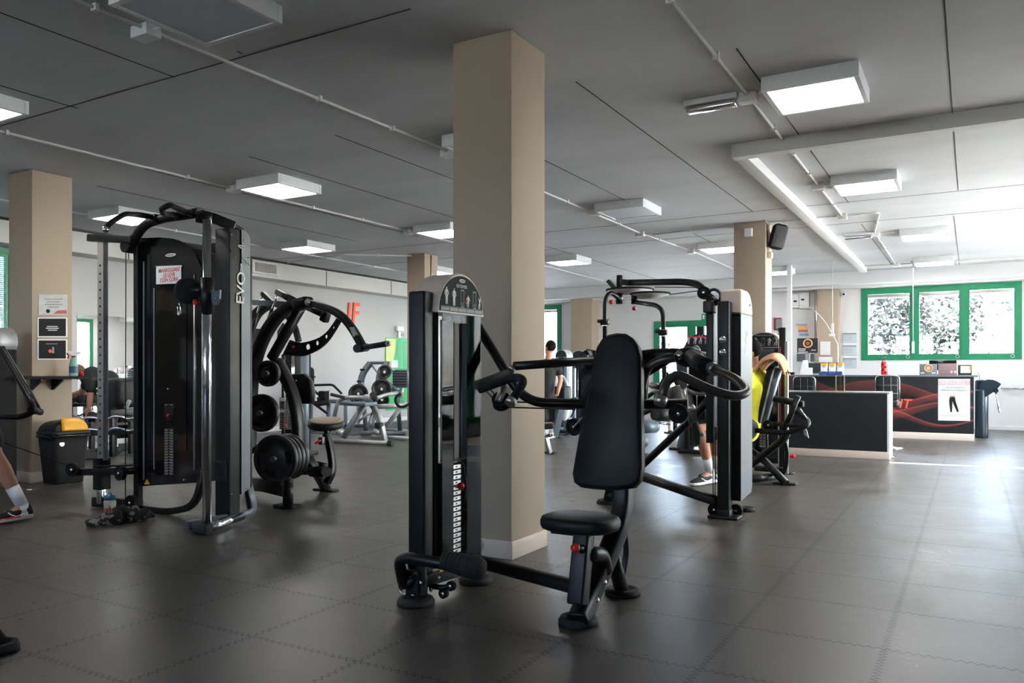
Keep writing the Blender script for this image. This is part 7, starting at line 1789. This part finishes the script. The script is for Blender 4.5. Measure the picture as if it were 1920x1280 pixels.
for A_, B_ in zip(rows, rows[1:]):
    for k in range(8): b.bm.faces.new((A_[k], A_[k + 1], B_[k + 1], B_[k])).smooth = True
finish('yellow_flap', b, M['yellow'], e, solid=.01)
finish('bag_edge', MB().tube([p + V((0, 0, -.02 - .012 * math.sin(i * 2.2))) for i, p in enumerate(rr(zr, .209, .234))], .008, 0, 6, closed=True), mat('bin_bag', (.015, .015, .016), .25), e)
q = P(116, 832, X=cx_ + .152); finish('round_badge', MB().disc(V((cx_ + .152, q.y, q.z)), (1, 0, .1), .024, .008), M['steel'], e)
# shaker bottle on floor and crumpled gloves
q = P(206, 968, Z=0); e = thing('shaker_bottle', 'small shaker bottle with blue lid and orange drips standing on the floor', 'bottle', (q.x, q.y, 0))
finish('bottle_body', MB().lathe((q.x, q.y, 0), (0, 0, 1), [(0, 0), (.038, 0), (.042, .008), (.042, .08), (.044, .1), (.044, .115), (.036, .13), (0, .132)], 28), mat('milky_plastic', (.5, .42, .36), .3), e)
finish('orange_sleeve', MB().lathe((q.x, q.y, 0), (0, 0, 1), [(.0426, .004), (.0428, .07)], 28), mat('orange_sleeve', (.55, .1, .05), .4), e)
b = MB()
for k in range(12):
    a_ = 2 * PI * k / 12; b.bar((q.x + .0435 * math.cos(a_), q.y + .0435 * math.sin(a_), .006), (q.x + .0435 * math.cos(a_), q.y + .0435 * math.sin(a_), .045 + .02 * (k % 3)), .008, .003)
finish('dark_stripe', b, M['blackmatte'], e)
finish('screw_lid', MB().lathe((q.x, q.y, .13), (0, 0, 1), [(0, 0), (.04, 0), (.041, .025), (.034, .035), (.014, .04), (.012, .055), (0, .056)], 28), mat('teal_blue', (.02, .13, .2), .35), e)
def camo_mat():
    m = bpy.data.materials.new('camo_cloth'); m.use_nodes = True; t = m.node_tree; b = t.nodes['Principled BSDF']; N = t.nodes.new
    tc = N('ShaderNodeTexCoord'); n = N('ShaderNodeTexNoise'); n.inputs['Scale'].default_value = 14; n.inputs['Detail'].default_value = 1.5; n.inputs['Distortion'].default_value = 1.2
    cr = N('ShaderNodeValToRGB'); cr.color_ramp.interpolation = 'CONSTANT'; cr.color_ramp.elements[0].color = (.008, .008, .008, 1); cr.color_ramp.elements[1].position = .58; cr.color_ramp.elements[1].color = (.16, .15, .14, 1)
    t.links.new(tc.outputs['Object'], n.inputs['Vector']); t.links.new(n.outputs['Fac'], cr.inputs[0]); t.links.new(cr.outputs[0], b.inputs['Base Color']); b.inputs['Roughness'].default_value = .85; return m
b = MB(); rng = random.Random(5)
p0, p1 = P(168, 984, Z=.02), P(284, 968, Z=.02)
for k in range(16):
    t = k / 15; c = p0.lerp(p1, t); h_ = .022 + .05 * max(0, math.sin(PI * (t * 1.15 - .12))) ; b.ball(c + V((rng.uniform(-.02, .02), rng.uniform(-.03, .03), h_ * .6)), 1, (rng.uniform(.035, .06), rng.uniform(.03, .05), h_), Matrix.Rotation(rng.uniform(0, 3), 3, 'Z') @ Matrix.Rotation(rng.uniform(-.5, .5), 3, 'X'), 14)
o = solo('crumpled_sweatshirt', b, camo_mat(), 'crumpled black and grey patterned cloth heap on the floor beside the shaker bottle', 'clothing')
md = o.modifiers.new('remesh', 'REMESH'); md.mode = 'VOXEL'; md.voxel_size = .008; md.use_smooth_shade = True; md = o.modifiers.new('smooth', 'SMOOTH'); md.iterations = 3
q = P(1484, 857, Z=0); solo('red_wedge', MB().box(q.x - .1, q.x + .05, q.y - .05, q.y + .04, 0, .035, .012), 'red', 'small red object on the floor at the left end of the low counter', 'wedge')
q = P(1672, 860, Z=0); solo('floor_stop', MB().disc((q.x, q.y + .1, .012), (0, 0, 1), .02, .024), 'chrome', 'tiny metal stop on the floor at the corner of the low counter', 'door stop')
q = P(55, 918, Z=0); solo('paper_scrap', MB().box(q.x - .02, q.x + .02, q.y - .015, q.y + .015, 0, .004), 'paper', 'tiny scrap of paper on the floor by the left pillar', 'scrap')
# box fixed beside the far small pillar / thermostat seen left
q = P(815, 500, X=-8.03)
b = MB().tube([(-8.02, 11.1, CE - .02), (-8.02, 11.1, 2.5)], .012, 0, 8); solo('pillar_conduit', b, 'steel', 'vertical metal conduit on the small pillar behind the weight tower', 'conduit')
